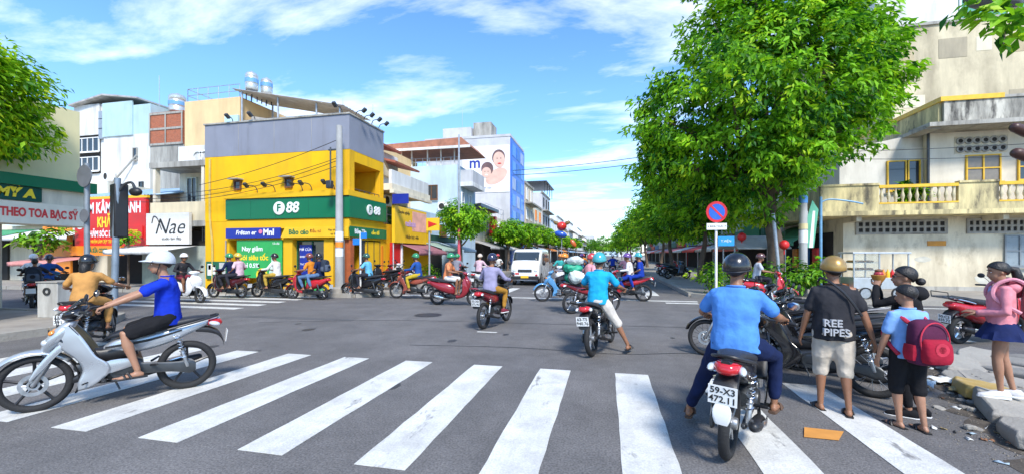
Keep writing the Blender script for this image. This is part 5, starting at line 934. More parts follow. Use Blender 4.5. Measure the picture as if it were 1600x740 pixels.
# balcony that wraps the corner
bx(RB, 'balcony_slab', balc, -1.4, 22, -1.25, -.001, 3.16, 3.34); bx(RB, 'balcony_slab', balc, -1.4, -.001, .0, 6.5, 3.16, 3.34)
P1, P2 = onY(1373, 19.78)[0] - 10, onY(1497, 19.78)[0] - 10; P3 = onY(1560, 19.78)[0] - 10
for x0, x1 in ((-1.4, P1), (P2, P3), (P3 + 3.4, 22)): bx(RB, 'balcony_wall', balc, x0, x1, -1.25, -1.1, 3.34, 4.36)
def balustrade(x0, x1):
    bx(RB, 'balcony_base', balc, x0, x1, -1.25, -1.1, 3.34, 3.60); bx(RB, 'balcony_coping', yfr, x0, x1, -1.27, -1.08, 4.24, 4.36); bx(RB, 'balcony_base_rail', yfr, x0, x1, -1.26, -1.09, 3.60, 3.66)
    n = max(3, int((x1 - x0) / .24)); pr = [(.035, 0), (.05, .03), (.03, .08), (.06, .2), (.065, .27), (.035, .40), (.03, .48), (.05, .54), (.05, .58)]
    me = MB().lathe(pr, 10).mesh('baluster', 60); me.materials.append(wallm('baluster_cream', (.66, .58, .38), .5, (.2, .17, .12), 4))
    for i in range(n): link('baluster', me, None, RB, loc=(x0 + (x1 - x0) * (i + .5) / n, -1.175, 3.66))
balustrade(P1, P2); balustrade(P3, P3 + 3.4); bx(RB, 'balcony_coping', balc, -1.45, P1, -1.3, -1.05, 4.36, 4.44); bx(RB, 'balcony_coping', balc, P2, P3, -1.3, -1.05, 4.36, 4.44); bx(RB, 'balcony_side', balc, -1.4, -1.25, -1.1, 6.5, 3.34, 4.36)
for x in (): MB().prism([(x + p_[0], 3.42 + p_[1]) for p_ in blob(.35, .14, 9, int(x * 31) + 50)], -1.256, -1.2505).obj('mould_stain', mat('black_mould', (.035, .032, .03), .95, 0, .4, 20), RB, smooth=0)
for x in (.0, 4.9): bx(RB, 'balcony_bracket', cwall, x, x + .18, -1.0, -.003, 2.95, 3.16)
# upper storey
bx(RB, 'upper_wall', clight, 0, 3.1, .3, 8, 3.34, 6.15); bx(RB, 'upper_wall', wallm('upper_cream', (.80, .73, .60), .5, (.35, .3, .22), .8), 3.1, 22, 0.0, 8, 3.34, 6.75)
b = MB(); b.prism([(0, 6.15), (3.1, 6.15), (3.1, 6.75)], .32, 6); b.obj('gable_fill', clight, RB, smooth=0); MB().tube([(3.06, -.05, 3.4), (3.06, -.05, 6.7)], .05, 8).obj('downpipe', dsteel, RB)
window(RB, onY(1402, 21.3)[0] - 10, 4.95, .75, 1.25, yfr, 1, 1, y=.3); window(RB, onY(1425, 21.3)[0] - 10, 4.95, .5, 1.25, yfr, 1, 1, y=.3)
window(RB, onY(1535, 21)[0] - 10, 5.1, 1.12, 1.05, yfr, 2, 2, pm=mat('dusty_pane', (.22, .2, .17), .4, 0, .15)); window(RB, onY(1612, 21)[0] - 10, 5.1, .9, 1.05, yfr, 2, 2)
x0, x1 = onY(1493, 21)[0] - 10, onY(1572, 21)[0] - 10; me = MB().ring_of([(.15, -.03), (.15, .03), (.085, .03), (.085, -.03)], 14).mesh('vent_ring', 40); me.materials.append(oldconc); me2 = MB().disc((0, 0, 0), .10, 'y', 14, .01).mesh('vent_hole', 0); me2.materials.append(dark_int)
bx(RB, 'vent_band', cwall, x0 - .05, x1 + .05, -.02, -.003, 5.72, 6.42)
for i in range(6):
    for j in range(2):
        r_ = link('vent_ring', me, None, RB, loc=(x0 + (x1 - x0) * (i + .5) / 6, -.035, 5.9 + .34 * j)); link('vent_hole', me2, None, r_, loc=(0, -.005, 0))
mold = wallm('moulded_parapet', (.58, .55, .47), .95, (.06, .058, .055), 1.6)
add_wear(mold, (.045, .042, .04), (2.2, 2.2, .5), .48, .62, .9)
bx(RB, 'eave_slab', oldconc, 2.4, 22, -1.2, -.002, 6.62, 6.78); bx(RB, 'roof_parapet', mold, 3.0, 22, -1.0, -.85, 6.78, 7.62); bx(RB, 'roof_parapet_side', balc, 2.9, 3.05, -.85, 7, 6.78, 7.62); bx(RB, 'yellow_coping', yfr, 2.85, 4.9, -1.06, -.8, 7.62, 7.80); bx(RB, 'yellow_coping', yfr, 2.85, 3.1, -.8, 7, 7.62, 7.80); bx(RB, 'dark_coping', oldconc, 4.9, 22, -1.05, -.8, 7.62, 7.72)
bx(RB, 'roof_slab', oldconc, 3.05, 22, -.8, 7, 6.79, 6.95); bx(RB, 'eave_side', oldconc, 2.35, 2.895, -1.0, 7, 6.56, 6.70)
bx(RB, 'blue_rag', mat('blue_cloth', (.1, .35, .55), .8), 5.75, 6.0, -.95, -.80, 7.72, 7.92, .03)
# street side of the corner house
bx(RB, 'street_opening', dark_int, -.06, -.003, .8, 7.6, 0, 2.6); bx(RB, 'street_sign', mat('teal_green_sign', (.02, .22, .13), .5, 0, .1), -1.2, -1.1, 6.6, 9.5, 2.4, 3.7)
aw = awning(RB, 0, 4, 2.2, 3.05, 1.3, mat('green_white_awning', (.12, .42, .28), .7, 0, .25, 2)); aw.location = (-.02, 5.6, 0); aw.rotation_euler = (0, 0, R(-90))
for i in range(3): bx(RB, 'hanging_goods', [redm, mat('blue_goods', (.05, .2, .5), .6), orng][i], -.5, -.3, 1.2 + 1.1 * i, 1.7 + 1.1 * i, .9, 1.9, .05)
# tall blank wall behind it
TB = bld('tall stained blank block wall with green railing behind corner house', 15.4, 27.3, 'S', 'apartment_block'); bx(TB, 'wall', blockm, 0, 20, 0, 10, 0, 14.0); bx(TB, 'coping', oldconc, -.1, 20, -.1, .2, 14.0, 14.15)
bx(TB, 'grey_patch', mat('grey_render', (.36, .34, .31), .9, 0, .1, 3), 5.6, 6.65, -.03, -.002, 9.0, 9.95)
for r_ in range(7):
    for c_ in range(9):
        if random.random() < .6: x = c_ * 1.7 + random.random() * .6; z = 4 + r_ * 1.35 + random.random() * .3; bx(TB, 'render_patch', random.choice([wallm('patch_a', (.56, .46, .29), .6, (.22, .19, .13), .9), wallm('patch_b', (.78, .71, .53), .4), wallm('patch_c', (.44, .38, .27), .7, (.2, .18, .14), .9)]), x, x + random.uniform(.6, 1.3), -.012 - random.random() * .004, -.001, z, z + random.uniform(.6, 1.1))
bx(TB, 'green_screen', mat('green_glass', (.10, .32, .22), .3, 0, .1), 3.2, 9.5, .3, .36, 14.15, 15.6); [bx(TB, 'screen_post', white, x, x + .08, .24, .3, 14.15, 15.7) for x in (3.2, 5.3, 7.4, 9.4)]
bx(TB, 'upper_block', wht, .5, 9, 2.5, 8, 14.0, 18)
# shops along the right side of the far street
cols = [(.50, .62, .55), (.62, .58, .45), (.05, .25, .18), (.55, .05, .05), (.60, .52, .35), (.3, .42, .5), (.6, .57, .5)]
for i in range(12):
    Y = 29.2 + i * 7; w_ = 6.8; h = [6.2, 5.4, 7.5, 5.0, 6.6, 8.4][i % 6]; g = random.Random(i)
    lb = ['tea shop', 'phone shop', 'grocery', 'clothes shop', 'cafe', 'bakery', 'hardware shop', 'bookshop', 'flower shop', 'tailor', 'repair shop', 'bank'][i]
    o = bld('%s shophouse, number %s from the corner house on the right' % (['pale green', 'sand coloured', 'dark green', 'red', 'ochre', 'blue grey', 'off white'][i % 7], ['one', 'two', 'three', 'four', 'five', 'six', 'seven', 'eight', 'nine', 'ten', 'eleven', 'twelve'][i]), 10, Y + w_, 'W', 'shophouse', 'shophouses along the right side of the street'); m = wallm('shop_wall_%d' % i, cols[i % 7], .3)
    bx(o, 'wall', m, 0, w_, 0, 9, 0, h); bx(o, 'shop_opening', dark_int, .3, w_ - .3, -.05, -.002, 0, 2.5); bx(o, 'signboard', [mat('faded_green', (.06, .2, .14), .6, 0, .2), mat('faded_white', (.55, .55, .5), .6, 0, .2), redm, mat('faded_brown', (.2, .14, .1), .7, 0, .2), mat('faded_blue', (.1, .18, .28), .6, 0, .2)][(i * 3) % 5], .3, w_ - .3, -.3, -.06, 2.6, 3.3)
    for k in range(2): window(o, 1.8 + 3.2 * k, h - 1.4, 1.2, 1.3, white, 2, 1)
    awning(o, .2, w_ - .2, 2.0, 2.55, 1.8, [redm, tin, mat('red_awning', (.6, .05, .04), .7, 0, .1), wht, redm][i % 5], y=-.06)
    for k in range(2): bx(o, 'pillar', [m, white][k], .2 + 6.2 * k, .42 + 6.2 * k, -.12, -.052, 0, 2.5)
# ------------------------------------------------------------------ trees
def leafmat(name, a, b_, tr=.35):
    m = bpy.data.materials.new(name); m.use_nodes = True; n = m.node_tree.nodes; l = m.node_tree.links; p = n['Principled BSDF']
    at = n.new('ShaderNodeAttribute'); at.attribute_name = 'tone'; rp = n.new('ShaderNodeValToRGB'); rp.color_ramp.elements[0].color = tuple(a) + (1,); rp.color_ramp.elements[1].color = tuple(b_) + (1,); rp.color_ramp.elements[0].position = .05; rp.color_ramp.elements[1].position = .68; ex = rp.color_ramp.elements.new(1.0); ex.color = (b_[0] * 1.75, b_[1] * 1.12, b_[2] * 1.3, 1)
    l.new(at.outputs['Fac'], rp.inputs[0]); l.new(rp.outputs[0], p.inputs['Base Color']); p.inputs['Roughness'].default_value = .5; p.inputs['Specular IOR Level'].default_value = .3
    tl = n.new('ShaderNodeBsdfTranslucent'); l.new(rp.outputs[0], tl.inputs[0]); mx = n.new('ShaderNodeMixShader'); mx.inputs[0].default_value = tr; l.new(p.outputs[0], mx.inputs[1]); l.new(tl.outputs[0], mx.inputs[2]); l.new(mx.outputs[0], n['Material Output'].inputs[0]); return m
leafA = leafmat('leaf_bright', (.018, .12, .008), (.27, .60, .016), .42); leafB = leafmat('leaf_deep', (.015, .09, .010), (.17, .43, .018))
bark = mat('bark', (.14, .10, .075), .95, 0, .3, 4, bump=.8, bscale=18)
def leaves(name, centers, radii, parent, m, n_per, size, seed, droop=.35, loc=None, cen=None, width=.42):
    g = np.random.default_rng(seed); K = len(centers); C = np.repeat(centers, n_per, 0); Rr = np.repeat(radii, n_per); n = len(C)
    d = g.normal(size=(n, 3)); d /= np.linalg.norm(d, axis=1)[:, None]; off = d * (Rr * g.uniform(.25, 1, n) ** .5)[:, None]; off[:, 2] *= .7
    P = C + off; mid = (np.array(cen) if cen is not None else centers.mean(0))
    out = P - mid; out /= np.linalg.norm(out, axis=1)[:, None] + 1e-6
    nrm = out * .55 + np.array([0, 0, .75]) + g.normal(size=(n, 3)) * .45; nrm /= np.linalg.norm(nrm, axis=1)[:, None]
    dr = out * .6 + d * .7 + g.normal(size=(n, 3)) * .35; dr[:, 2] -= droop; dr -= nrm * (dr * nrm).sum(1)[:, None]; dr /= np.linalg.norm(dr, axis=1)[:, None] + 1e-6
    sd_ = np.cross(nrm, dr); s_ = size * g.uniform(.65, 1.25, n)[:, None]
    v0 = P - dr * s_ * .5; v2 = P + dr * s_ * .55 - nrm * s_ * .10; vm = P + nrm * s_ * -.06 + dr * s_ * .05; v1 = P + sd_ * s_ * width * .5 + nrm * s_ * .08; v3 = P - sd_ * s_ * width * .5 + nrm * s_ * .08
    Vv = np.stack([v0, v1, v2, v3], 1).reshape(-1, 3); idx = np.arange(n) * 4
    fc = np.stack([idx, idx + 1, idx + 2, idx, idx + 2, idx + 3], 1).reshape(-1)
    me = bpy.data.meshes.new(name); me.vertices.add(n * 4); me.vertices.foreach_set('co', Vv.ravel()); me.loops.add(n * 6); me.loops.foreach_set('vertex_index', fc.astype(np.int32)); me.polygons.add(n * 2); me.polygons.foreach_set('loop_start', (np.arange(n * 2) * 3).astype(np.int32)); me.update(calc_edges=True)
    tone = np.clip(np.repeat(g.normal(.48, .28, K), n_per) + g.normal(0, .16, n), 0, 1); a = me.attributes.new('tone', 'FLOAT', 'POINT'); a.data.foreach_set('value', np.repeat(tone, 4))
    return link(name, me, m, parent)
def tree(label, pos, lobes, trunk, m, clusters, n_per, size, seed, crad=.5, group=None, tr=.16, name='tree', droop=.35, branches=True, hollow=.55):
    root = thing(name, label, 'tree', pos, 0, group); g = np.random.default_rng(seed); vol = np.array([(l[3] * l[4] * l[5]) ** (2 / 3) for l in lobes]); vol /= vol.sum(); cs = []
    for l, v in zip(lobes, vol):
        k = max(3, int(clusters * v)); d = g.normal(size=(k, 3)); d /= np.linalg.norm(d, axis=1)[:, None]; rr = (hollow + (1 - hollow) * g.uniform(0, 1, k) ** .6)[:, None]; wob = 1 + .12 * np.sin(d @ g.normal(size=3) * 5 + 2)[:, None]
        cs.append(np.array(l[:3]) + d * rr * wob * np.array(l[3:6]))
    cs = np.concatenate(cs); cen = np.average(np.array([l[:3] for l in lobes]), axis=0, weights=vol)
    leaves('crown', cs, g.uniform(.6, 1.25, len(cs)) * crad, root, m, n_per, size, seed + 1, droop, cen=cen)
    T = bez(trunk, 5); b = MB(); b.tube(T, [tr * (1.25 if i == 0 else 1) * (1 - .55 * i / len(T)) for i in range(len(T))], 10); tk = b.obj('trunk', bark, root)
    top = T[-1]
    for l in lobes:
        c = V(l[:3]); st = T[int(len(T) * g.uniform(.6, .95))]; q = MB(); q.tube(bez([st, st.lerp(c, .45) + V(g.normal(size=3) * .25), c], 4), [tr * .5 * (1 - .75 * i / 8) for i in range(9)], 7); bo = q.obj('branch', bark, tk)
        if branches:
            for _ in range(3): e = c + V((g.uniform(-.45, .45) * l[3], g.uniform(-.45, .45) * l[4], g.uniform(-.4, .4) * l[5])); s2 = st.lerp(c, .6); q = MB(); q.tube(bez([s2, s2.lerp(e, .5) + V((0, 0, .2)), e], 3), [tr * .25, tr * .2, tr * .18, tr * .15, tr * .12, tr * .1, tr * .05], 5); q.obj('branch', bark, tk)
    return root
# big tree on the right corner; lobes given from the tree's foot
BX, BY = 6.3, 18.2
def lob(px, py, d, rx, rz, ry=None):       # lobe centred on a sight line at depth d, in metres from the tree's foot
    r_ = (px - CX) / F * d; return (r_ * CT - d * ST - BX, r_ * ST + d * CT - BY, zat(py, d), rx, ry or rx, rz)
tree('huge leafy tree with bright green crown on the right corner', (BX, BY, .12), [lob(1120, 190, 15.6, 2.9, 2.7), lob(1230, 120, 15.2, 3.0, 2.8), lob(1070, 270, 17.2, 1.9, 1.6), lob(1180, 290, 16.4, 2.1, 1.6), lob(1300, 100, 15.4, 2.0, 2.2), lob(1365, 105, 16.0, 1.15, 1.3), lob(1320, 215, 15.2, 1.3, 1.1), lob(1245, 30, 16.5, 2.7, 2.4), lob(1140, 60, 16.8, 2.0, 1.9), lob(1060, 200, 16.6, 1.7, 1.9), lob(1250, 240, 14.6, 1.6, 1.3), lob(1190, -80, 17, 3.0, 2.2), lob(1310, -60, 17, 2.0, 2), lob(1030, 265, 16.4, 1.1, 1.1), lob(1405, 120, 15.6, .6, .6), lob(1385, 170, 15.2, .6, .6)], [(0, 0, -.1), (.1, 0, 1.6), (-.2, -.2, 3.4), (0, -.3, 5.4)], leafA, 2100, 28, .25, 11, .43, tr=.34)
RT = [(4.9, 24.6, 2.7, 7.2), (4.7, 32.0, 2.8, 8.0), (4.8, 41, 3.0, 8.4), (4.6, 51, 3.2, 8.4), (4.6, 64, 3.6, 8.8), (4.5, 80, 3.6, 8.6), (4.4, 100, 3.8, 8.8), (4.3, 125, 3.8, 9)]
ord_ = ['nearest', 'second', 'third', 'fourth', 'fifth', 'sixth', 'seventh', 'farthest']
for i, (x, y, r_, h) in enumerate(RT):
    g = random.Random(i); lb = [(g.uniform(-.8, .8) * r_ * .5, g.uniform(-1, 1) * r_ * .5, h * .60 + g.uniform(-.9, .9), r_ * g.uniform(.55, .75), r_ * g.uniform(.6, .85), h * .22 * g.uniform(.8, 1.2)) for _ in range(6)] + [(0, 0, h * .64, r_ * .8, r_ * .95, h * .27)]
    tree('dark green street tree on the right pavement, %s of the row' % ord_[i], (x, y, .12), lb, [(0, 0, -.1), (.15 * (-1) ** i, .1, 1.2), (.3 * (-1) ** i, 0, 2.4), (0, 0, h * .55)], leafA, 430 if i < 3 else 260, 26 if i < 3 else 22, .26 + .025 * i, 30 + i, .55, 'street trees on the right', tr=.17)
LT = [(-8.6, 24.0, 1.55, 5.0), (-8.6, 36.5, 2.1, 4.9), (-8.7, 43.5, 2.0, 5.0), (-8.6, 53, 2.4, 5.6), (-8.6, 64, 2.5, 5.6), (-8.7, 78, 2.6, 6), (-8.8, 96, 2.8, 6.2), (-8.6, 120, 3, 6.6)]
for i, (x, y, r_, h) in enumerate(LT):
    g = random.Random(50 + i); lb = [(g.uniform(-1, 1) * r_ * .45, g.uniform(-1, 1) * r_ * .45, h * .68 + g.uniform(-.5, .5), r_ * g.uniform(.5, .7), r_ * g.uniform(.5, .7), h * .16) for _ in range(5)] + [(0, 0, h * .72, r_ * .8, r_ * .8, h * .22)]
    tree('rounded street tree on the left pavement, %s of the row' % ord_[i], (x, y, .12), lb, [(0, 0, -.1), (.1, 0, 1.3), (0, 0, h * .55)], leafA, 230 if i < 3 else 130, 24, .22 + .03 * i, 60 + i, .38, 'street trees on the left', tr=.12)
tree('feathery green tree in front of the pharmacy, cut by the left edge', (-12.3, 5.2, .12), [(-.5, .7, 4.9, 1.1, 1.1, 1.1), (-.6, 1.3, 4.2, .8, .8, .6), (-.2, .2, 5.3, 1.0, 1.0, .9), (-.5, 1.1, 5.0, .9, .9, .8), (-.5, -.6, 5.0, 1.4, 1.4, 1.3), (-.2, .9, 3.9, .5, .6, .4)], [(0, 0, -.1), (0, 0, 1.6), (-.1, .2, 3), (-.1, .4, 4.4)], leafmat('leaf_fresh', (.04, .19, .01), (.42, .74, .02), .45), 560, 30, .16, 90, .36, tr=.12, droop=.5)
tree('far hazy tree mass crown at the street end, left', (-1.5, 190, 0), [(0, 0, 6, 6, 5, 3.5), (-5, 0, 5, 4, 4, 3)], [(0, 0, 0), (0, 0, 3), (0, 0, 5)], leafB, 120, 20, .7, 95, 1.2, tr=.3)
for i, (x, y, r_, h, l_) in enumerate([(-3.5, 235, 8, 11, 'far tree at the street end, left of centre'), (5, 215, 7, 10, 'far tree at the street end, right of centre'), (12, 260, 9, 12, 'far tall tree at the street end, rightmost'), (-11, 250, 8, 12, 'far tall tree at the street end, leftmost')]): tree(l_, (x, y, 0), [(0, 0, h * .55, r_ * .7, r_ * .6, h * .3), (r_ * .4, 0, h * .5, r_ * .5, r_ * .5, h * .25), (-r_ * .4, 0, h * .6, r_ * .5, r_ * .5, h * .25)], [(0, 0, 0), (0, 0, h * .3), (0, 0, h * .5)], leafB, 140, 18, .8, 300 + i, 1.3, 'trees at the street end', tr=.3, branches=False)
# leafy branch hanging into the top right corner, from a tree behind the camera's right
br = thing('tree', 'overhanging leafy branch in the top right corner, from a tree out of frame', 'tree', (9.5, 3.2, .1))
def rel(px, py, d): r_ = (px - CX) / F * d; return V((r_ * CT - d * ST - 9.5, r_ * ST + d * CT - 3.2, zat(py, d) - .1))
b = MB(); b.tube(bez([(0, 0, 0), (0, .1, 2), (-.2, .4, 4.2), rel(1640, 10, 6.5)], 5), [.16 - .006 * i for i in range(16)], 8); tk = b.obj('trunk', bark, br)
b = MB(); b.tube(bez([rel(1640, 10, 6.5), rel(1590, 15, 6.3), rel(1545, 15, 6.2), rel(1505, 22, 6.1)], 4), [.035 - .0022 * i for i in range(13)], 6); b.tube(bez([rel(1600, 12, 6.3), rel(1575, 40, 6.2), rel(1568, 70, 6.1)], 4), [.014 - .001 * i for i in range(9)], 5); b.obj('branch', bark, tk)
leaves('crown', np.array([rel(px, py, 6.15) for px, py in ((1500, 25), (1520, 15), (1535, 28), (1550, 20), (1570, 35), (1590, 30), (1598, 50), (1580, 60), (1570, 72), (1560, 40), (1610, 20), (1515, 38), (1545, 42), (1540, 5), (1590, 5), (1620, 45))]), np.full(16, .2), br, leafA, 9, .21, 97, .5, width=.55)
# ------------------------------------------------------------------ street furniture
def pole(label, x, y, h, r0, r1, m, z=.12, lean=(0, 0), cat='pole', name='utility_pole'):
    o = thing(name, label, cat, (x, y, z)); b = MB(); b.tube([(0, 0, -.1), (lean[0] * .5, lean[1] * .5, h * .5), (lean[0], lean[1], h)], [r0, (r0 + r1) / 2, r1], 14); b.obj('shaft', m, o); return o
pc = mat('pole_concrete', (.42, .42, .41), .85, 0, .12, 2, bump=.2, dirt=(.2, .19, .17), dirt_amt=.5, dirt_scale=2, streak=True)
up = pole('tall grey concrete utility pole before the yellow shop corner', -10.05, 14.42, 6.42, .16, .11, pc)
MB().lathe([(.36, 0), (.36, .18), (.28, .22), (.17, .24)], 16).obj('base_collar', kerbm, up)
for z, m_, h in ((2.0, white, .35), (1.75, orng, .2), (1.4, white, .3)): MB().lathe([(.152, 0), (.152, h)], 14).obj('pasted_flyer', m_, up, loc=(0, 0, z))
MB().tube([(-.35, -.05, 4.2), (-.35, -.05, 5.6)], .03, 6).obj('cable_bracket', dsteel, up); MB().box((-.2, -.02, 5.5), (.5, .06, .06)).obj('cross_arm', dsteel, up)
b = MB(); b.box((-.35, -.1, 4.15), (.22, .18, .3)); b.obj('junction_box', dsteel, up, bevel=.02)
def wire(label, p0, p1, sag, r=.012, name='cable'):
    p0, p1 = V(p0), V(p1); b = MB(); b.tube([p0.lerp(p1, i / 14) - V((0, 0, sag * 4 * (i / 14) * (1 - i / 14))) for i in range(15)], r, 5)
    return tag(b.obj(name, black_txt), label, 'cable', 'overhead cables')
for i, (z0, x1, z1, sag, l_) in enumerate([(6.0, -17.0, 4.55, .15, 'uppermost sagging cable across the yellow shop front'), (5.3, -20, 4.2, .35, 'second sagging cable across the yellow shop front'), (5.2, -20, 4.05, .4, 'third sagging cable across the yellow shop front'), (5.0, -21, 3.95, .45, 'lowest sagging cable across the yellow shop front')]): wire(l_, (-10.1, 14.4, z0), (x1, 14.7, z1), sag)
wire('upper thin cable spanning the far street', (-10.2, 44.5, 10.6), (9, 36, 10.2), .25, .03); wire('lower thin cable spanning the far street', (-10.2, 44.5, 10.1), (9, 36, 9.7), .3, .03)
wire('thin cable high along the right corner house', (8.2, 19.9, 5.85), (20, 20.6, 6.05), .12); wire('thin cable low along the right corner house', (8.2, 19.9, 5.6), (20, 20.6, 5.6), .2)
p = pole('steel post with round sign seen from behind, left corner', -11.6, 7.3, 3.55, .052, .052, mat('post_grey', (.26, .29, .32), .5, .4, .15), cat='sign post', name='sign_post')
MB().lathe([(.25, -.02), (.25, .0)], 26, (0, 0, 0), 'y').obj('round_sign', mat('sign_back', (.17, .18, .20), .6, .2), p, loc=(.03, -.08, 3.25), rot=(0, 0, R(-5))); MB().lathe([(.15, -.02), (.15, .0)], 20, (0, 0, 0), 'y').obj('small_sign', mat('sign_back', (.17, .18, .20), .6, .2), p, loc=(.03, -.08, 2.35), rot=(0, 0, R(-5)))
p = pole('leaning steel traffic light post on the left corner', -11.25, 7.6, 3.25, .07, .062, mat('post_blue_grey', (.25, .31, .37), .5, .4, .15), lean=(.12, 0), cat='traffic light', name='traffic_light')
hb = MB().box((0, 0, 0), (.34, .26, 1.25)).obj('light_housing', blackp, p, bevel=.03, loc=(.02, .1, 2.5), rot=(0, 0, R(-20))); MB().tube(bez([(.12, 0, 2.9), (.25, .05, 3.1), (.4, .1, 3.15), (.5, .1, 3.0)], 4), .03, 8).obj('arm', dsteel, p); MB().ell((.52, .1, 2.93), (.16, .1, .1)).obj('lamp_hood', blackp, p)
for z in (): MB().lathe([(.1, 0), (.12, .16)], 14, (0, 0, 0), 'y', cap=False).obj('lens_hood', blackp, hb, loc=(0, .13, z - 2.5), rot=(0, 0, R(180)), solid=.01)
bl = tag(MB().box((0, 0, .41), (.50, .50, .82)).obj('utility_box', wallm('grey_plaster', (.55, .55, .52), .7, (.2, .19, .17), 2), loc=(-12.8, 7.5, .12), rot=(0, 0, R(10)), bevel=.015), 'grey concrete utility box on the left corner pavement', 'box')
MB().ring_of([(.09, -.02), (.09, .02), (.05, .02), (.05, -.02)], 14).obj('round_latch', dsteel, bl, loc=(0, -.255, .62)); MB().box((0, 0, .835), (.54, .54, .03)).obj('lid', concrete, bl)
p = pole('thin tall pole with red lower half before the left street tree', -8.35, 23.2, 8.4, .07, .045, steel, cat='pole', name='lamp_pole'); MB().lathe([(.12, 0), (.12, 1.4), (.08, 1.5), (.078, 3.2)], 12).obj('red_sleeve', mat('pink_red', (.55, .08, .12), .6, 0, .1), p)
p = pole('grey sign post with yellow arrow board near the green canopy', -8.3, 18.9, 3.2, .05, .05, steel, cat='sign post', name='sign_post'); q = bx(p, 'arrow_board', yels, -.1, .55, -.12, -.06, 2.6, 3.2); MB().prism([(0, 2.75), (.45, 2.9), (0, 3.05)], -.14, -.125).obj('arrow', redm, p, smooth=0)
p = pole('post with blue street name plates at the yellow shop corner', -9.35, 14.75, 2.35, .035, .035, white, cat='sign post', name='street_sign'); bx(p, 'name_plate', mat('blue_plate', (.02, .2, .6), .4), -.32, .0, -.03, .0, 1.85, 2.1); w_ = bx(p, 'name_plate', mat('blue_plate', (.02, .2, .6), .4), -.0, .28, -.03, .0, 2.1, 2.32)
p = pole('white post with round blue and red no parking sign', 3.82, 16.35, 3.12, .045, .045, white, cat='sign', name='no_parking_sign')
d_ = MB().lathe([(.375, -.015), (.375, .015)], 32, (0, 0, 0), 'y').obj('sign_disc', mat('sign_red', (.72, .02, .03), .4), p, loc=(0, -.07, 2.98), rot=(0, 0, R(12))); MB().lathe([(.285, 0), (.285, .006)], 32, (0, 0, 0), 'y').obj('blue_field', mat('sign_blue', (.02, .12, .6), .4), d_, loc=(0, -.017, 0)); MB().box((0, 0, 0), (.6, .006, .07), (0, R(45), 0)).obj('red_bar', mat('sign_red', (.72, .02, .03), .4), d_, loc=(0, -.028, 0))
bx(p, 'plate', white, -.33, .33, -.09, -.06, 2.35, 2.58); text('< KHU VỰC >', .10, black_txt, p, (0, -.093, 2.465), FACE_Y); bb = bx(p, 'blue_plate', mat('blue_plate2', (.02, .28, .65), .4), .05, .58, -.07, -.04, 1.78, 2.12); text('T.VIỆN', .11, white_txt, p, (.31, -.074, 1.95), FACE_Y)
p = pole('thick concrete pole with flyers by the right corner plants', 7.05, 17.5, 9.5, .14, .11, pc); [MB().lathe([(.142, 0), (.142, h)], 14).obj('pasted_flyer', m_, p, loc=(0, 0, z)) for z, m_, h in ((3.35, mat('blue_flyer', (.1, .3, .65), .6), .35), (1.9, white, .45), (2.4, mat('cream_flyer', (.65, .55, .3), .7), .2))]
pole('leaning grey steel post left of the concrete pole', 6.15, 17.0, 2.95, .06, .06, steel, lean=(-.25, .05), name='steel_post'); p = pole('blue steel post with top bracket at the corner house', 7.75, 17.8, 3.6, .05, .05, mat('blue_steel', (.16, .33, .5), .5, .2), name='steel_post')
MB().tube(bez([(0, 0, 3.4), (.3, 0, 3.5), (.9, -.1, 3.4), (1.3, -.1, 3.3)], 4), .03, 6).obj('bracket', mat('blue_steel', (.16, .33, .5), .5, .2), p)
fl = tag(MB().prism([(-.42, 0), (.1, 0), (.25, 1.4), (.05, 1.75)], -.01, .01).obj('banner', mat('green_white_awning', (.12, .42, .28), .7), loc=(7.4, 17.75, 1.85), smooth=0), 'green and white striped cloth banner hanging on blue post', 'banner'); [MB().prism([(a, 0), (a + .12, 0), (a + .2, 1.35), (a + .12, 1.35)], -.016, -.011).obj('stripe', white, fl, smooth=0) for a in (-.3, -.06)]
# balloons
p = pole('thin pole with red and blue balloons over the traffic', -2.75, 26.5, 3.4, .03, .025, steel, z=0, cat='balloon pole', name='balloon_pole'); MB().ell((0, 0, 3.35), (.31, .31, .28)).obj('red_balloon', paint('red_balloon', (.65, .03, .02), .3), p); MB().ell((-.05, -.1, 2.85), (.40, .2, .2), (0, R(15), 0)).obj('blue_balloon', paint('blue_balloon', (.02, .10, .5), .3), p)
for s_ in (-1, 1): MB().ell((.35 * s_, 0, 3.55), (.2, .1, .12), (0, R(-25 * s_), 0), 10, 6).obj('leaf_foil', mat('brown_foil', (.2, .13, .05), .5), p)
MB().ell((.7, .3, 2.3), (.14, .1, .28), (0, R(-35), 0)).obj('orange_balloon', paint('orange_balloon', (.75, .15, .03), .3), p)
# lamp and horn speakers at the right edge
def relw(px, py, d): r_ = (px - CX) / F * d; return V((r_ * CT - d * ST, r_ * ST + d * CT, zat(py, d)))
a = relw(1690, 300, 7.2); p = thing('street_lamp', 'dark grey street lamp head jutting into the top right corner', 'street lamp', (a.x, a.y, .1)); sh = lambda px, py, d: relw(px, py, d) - V((a.x, a.y, .1))
MB().tube([(0, 0, 0), (0, 0, 6.1)], [.09, .06], 10).obj('shaft', dsteel, p); MB().tube(bez([(0, 0, 6.0), sh(1650, -15, 7), sh(1600, -5, 6.8)], 4), .04, 8).obj('arm', dsteel, p); t = sh(1552, 2, 6.7); MB().ell(t, (.46, .17, .13), (0, R(6), R(12))).obj('lamp_head', mat('lamp_grey', (.13, .13, .14), .4, .3), p)
brn = mat('brown_plastic', (.07, .028, .02), .4, 0, .1)
p = thing('loudspeaker', 'pair of dark brown tubular loudspeakers at the right edge', 'loudspeaker', relw(1625, 225, 7.4) - V((0, 0, 0))); z0 = p.location.copy()
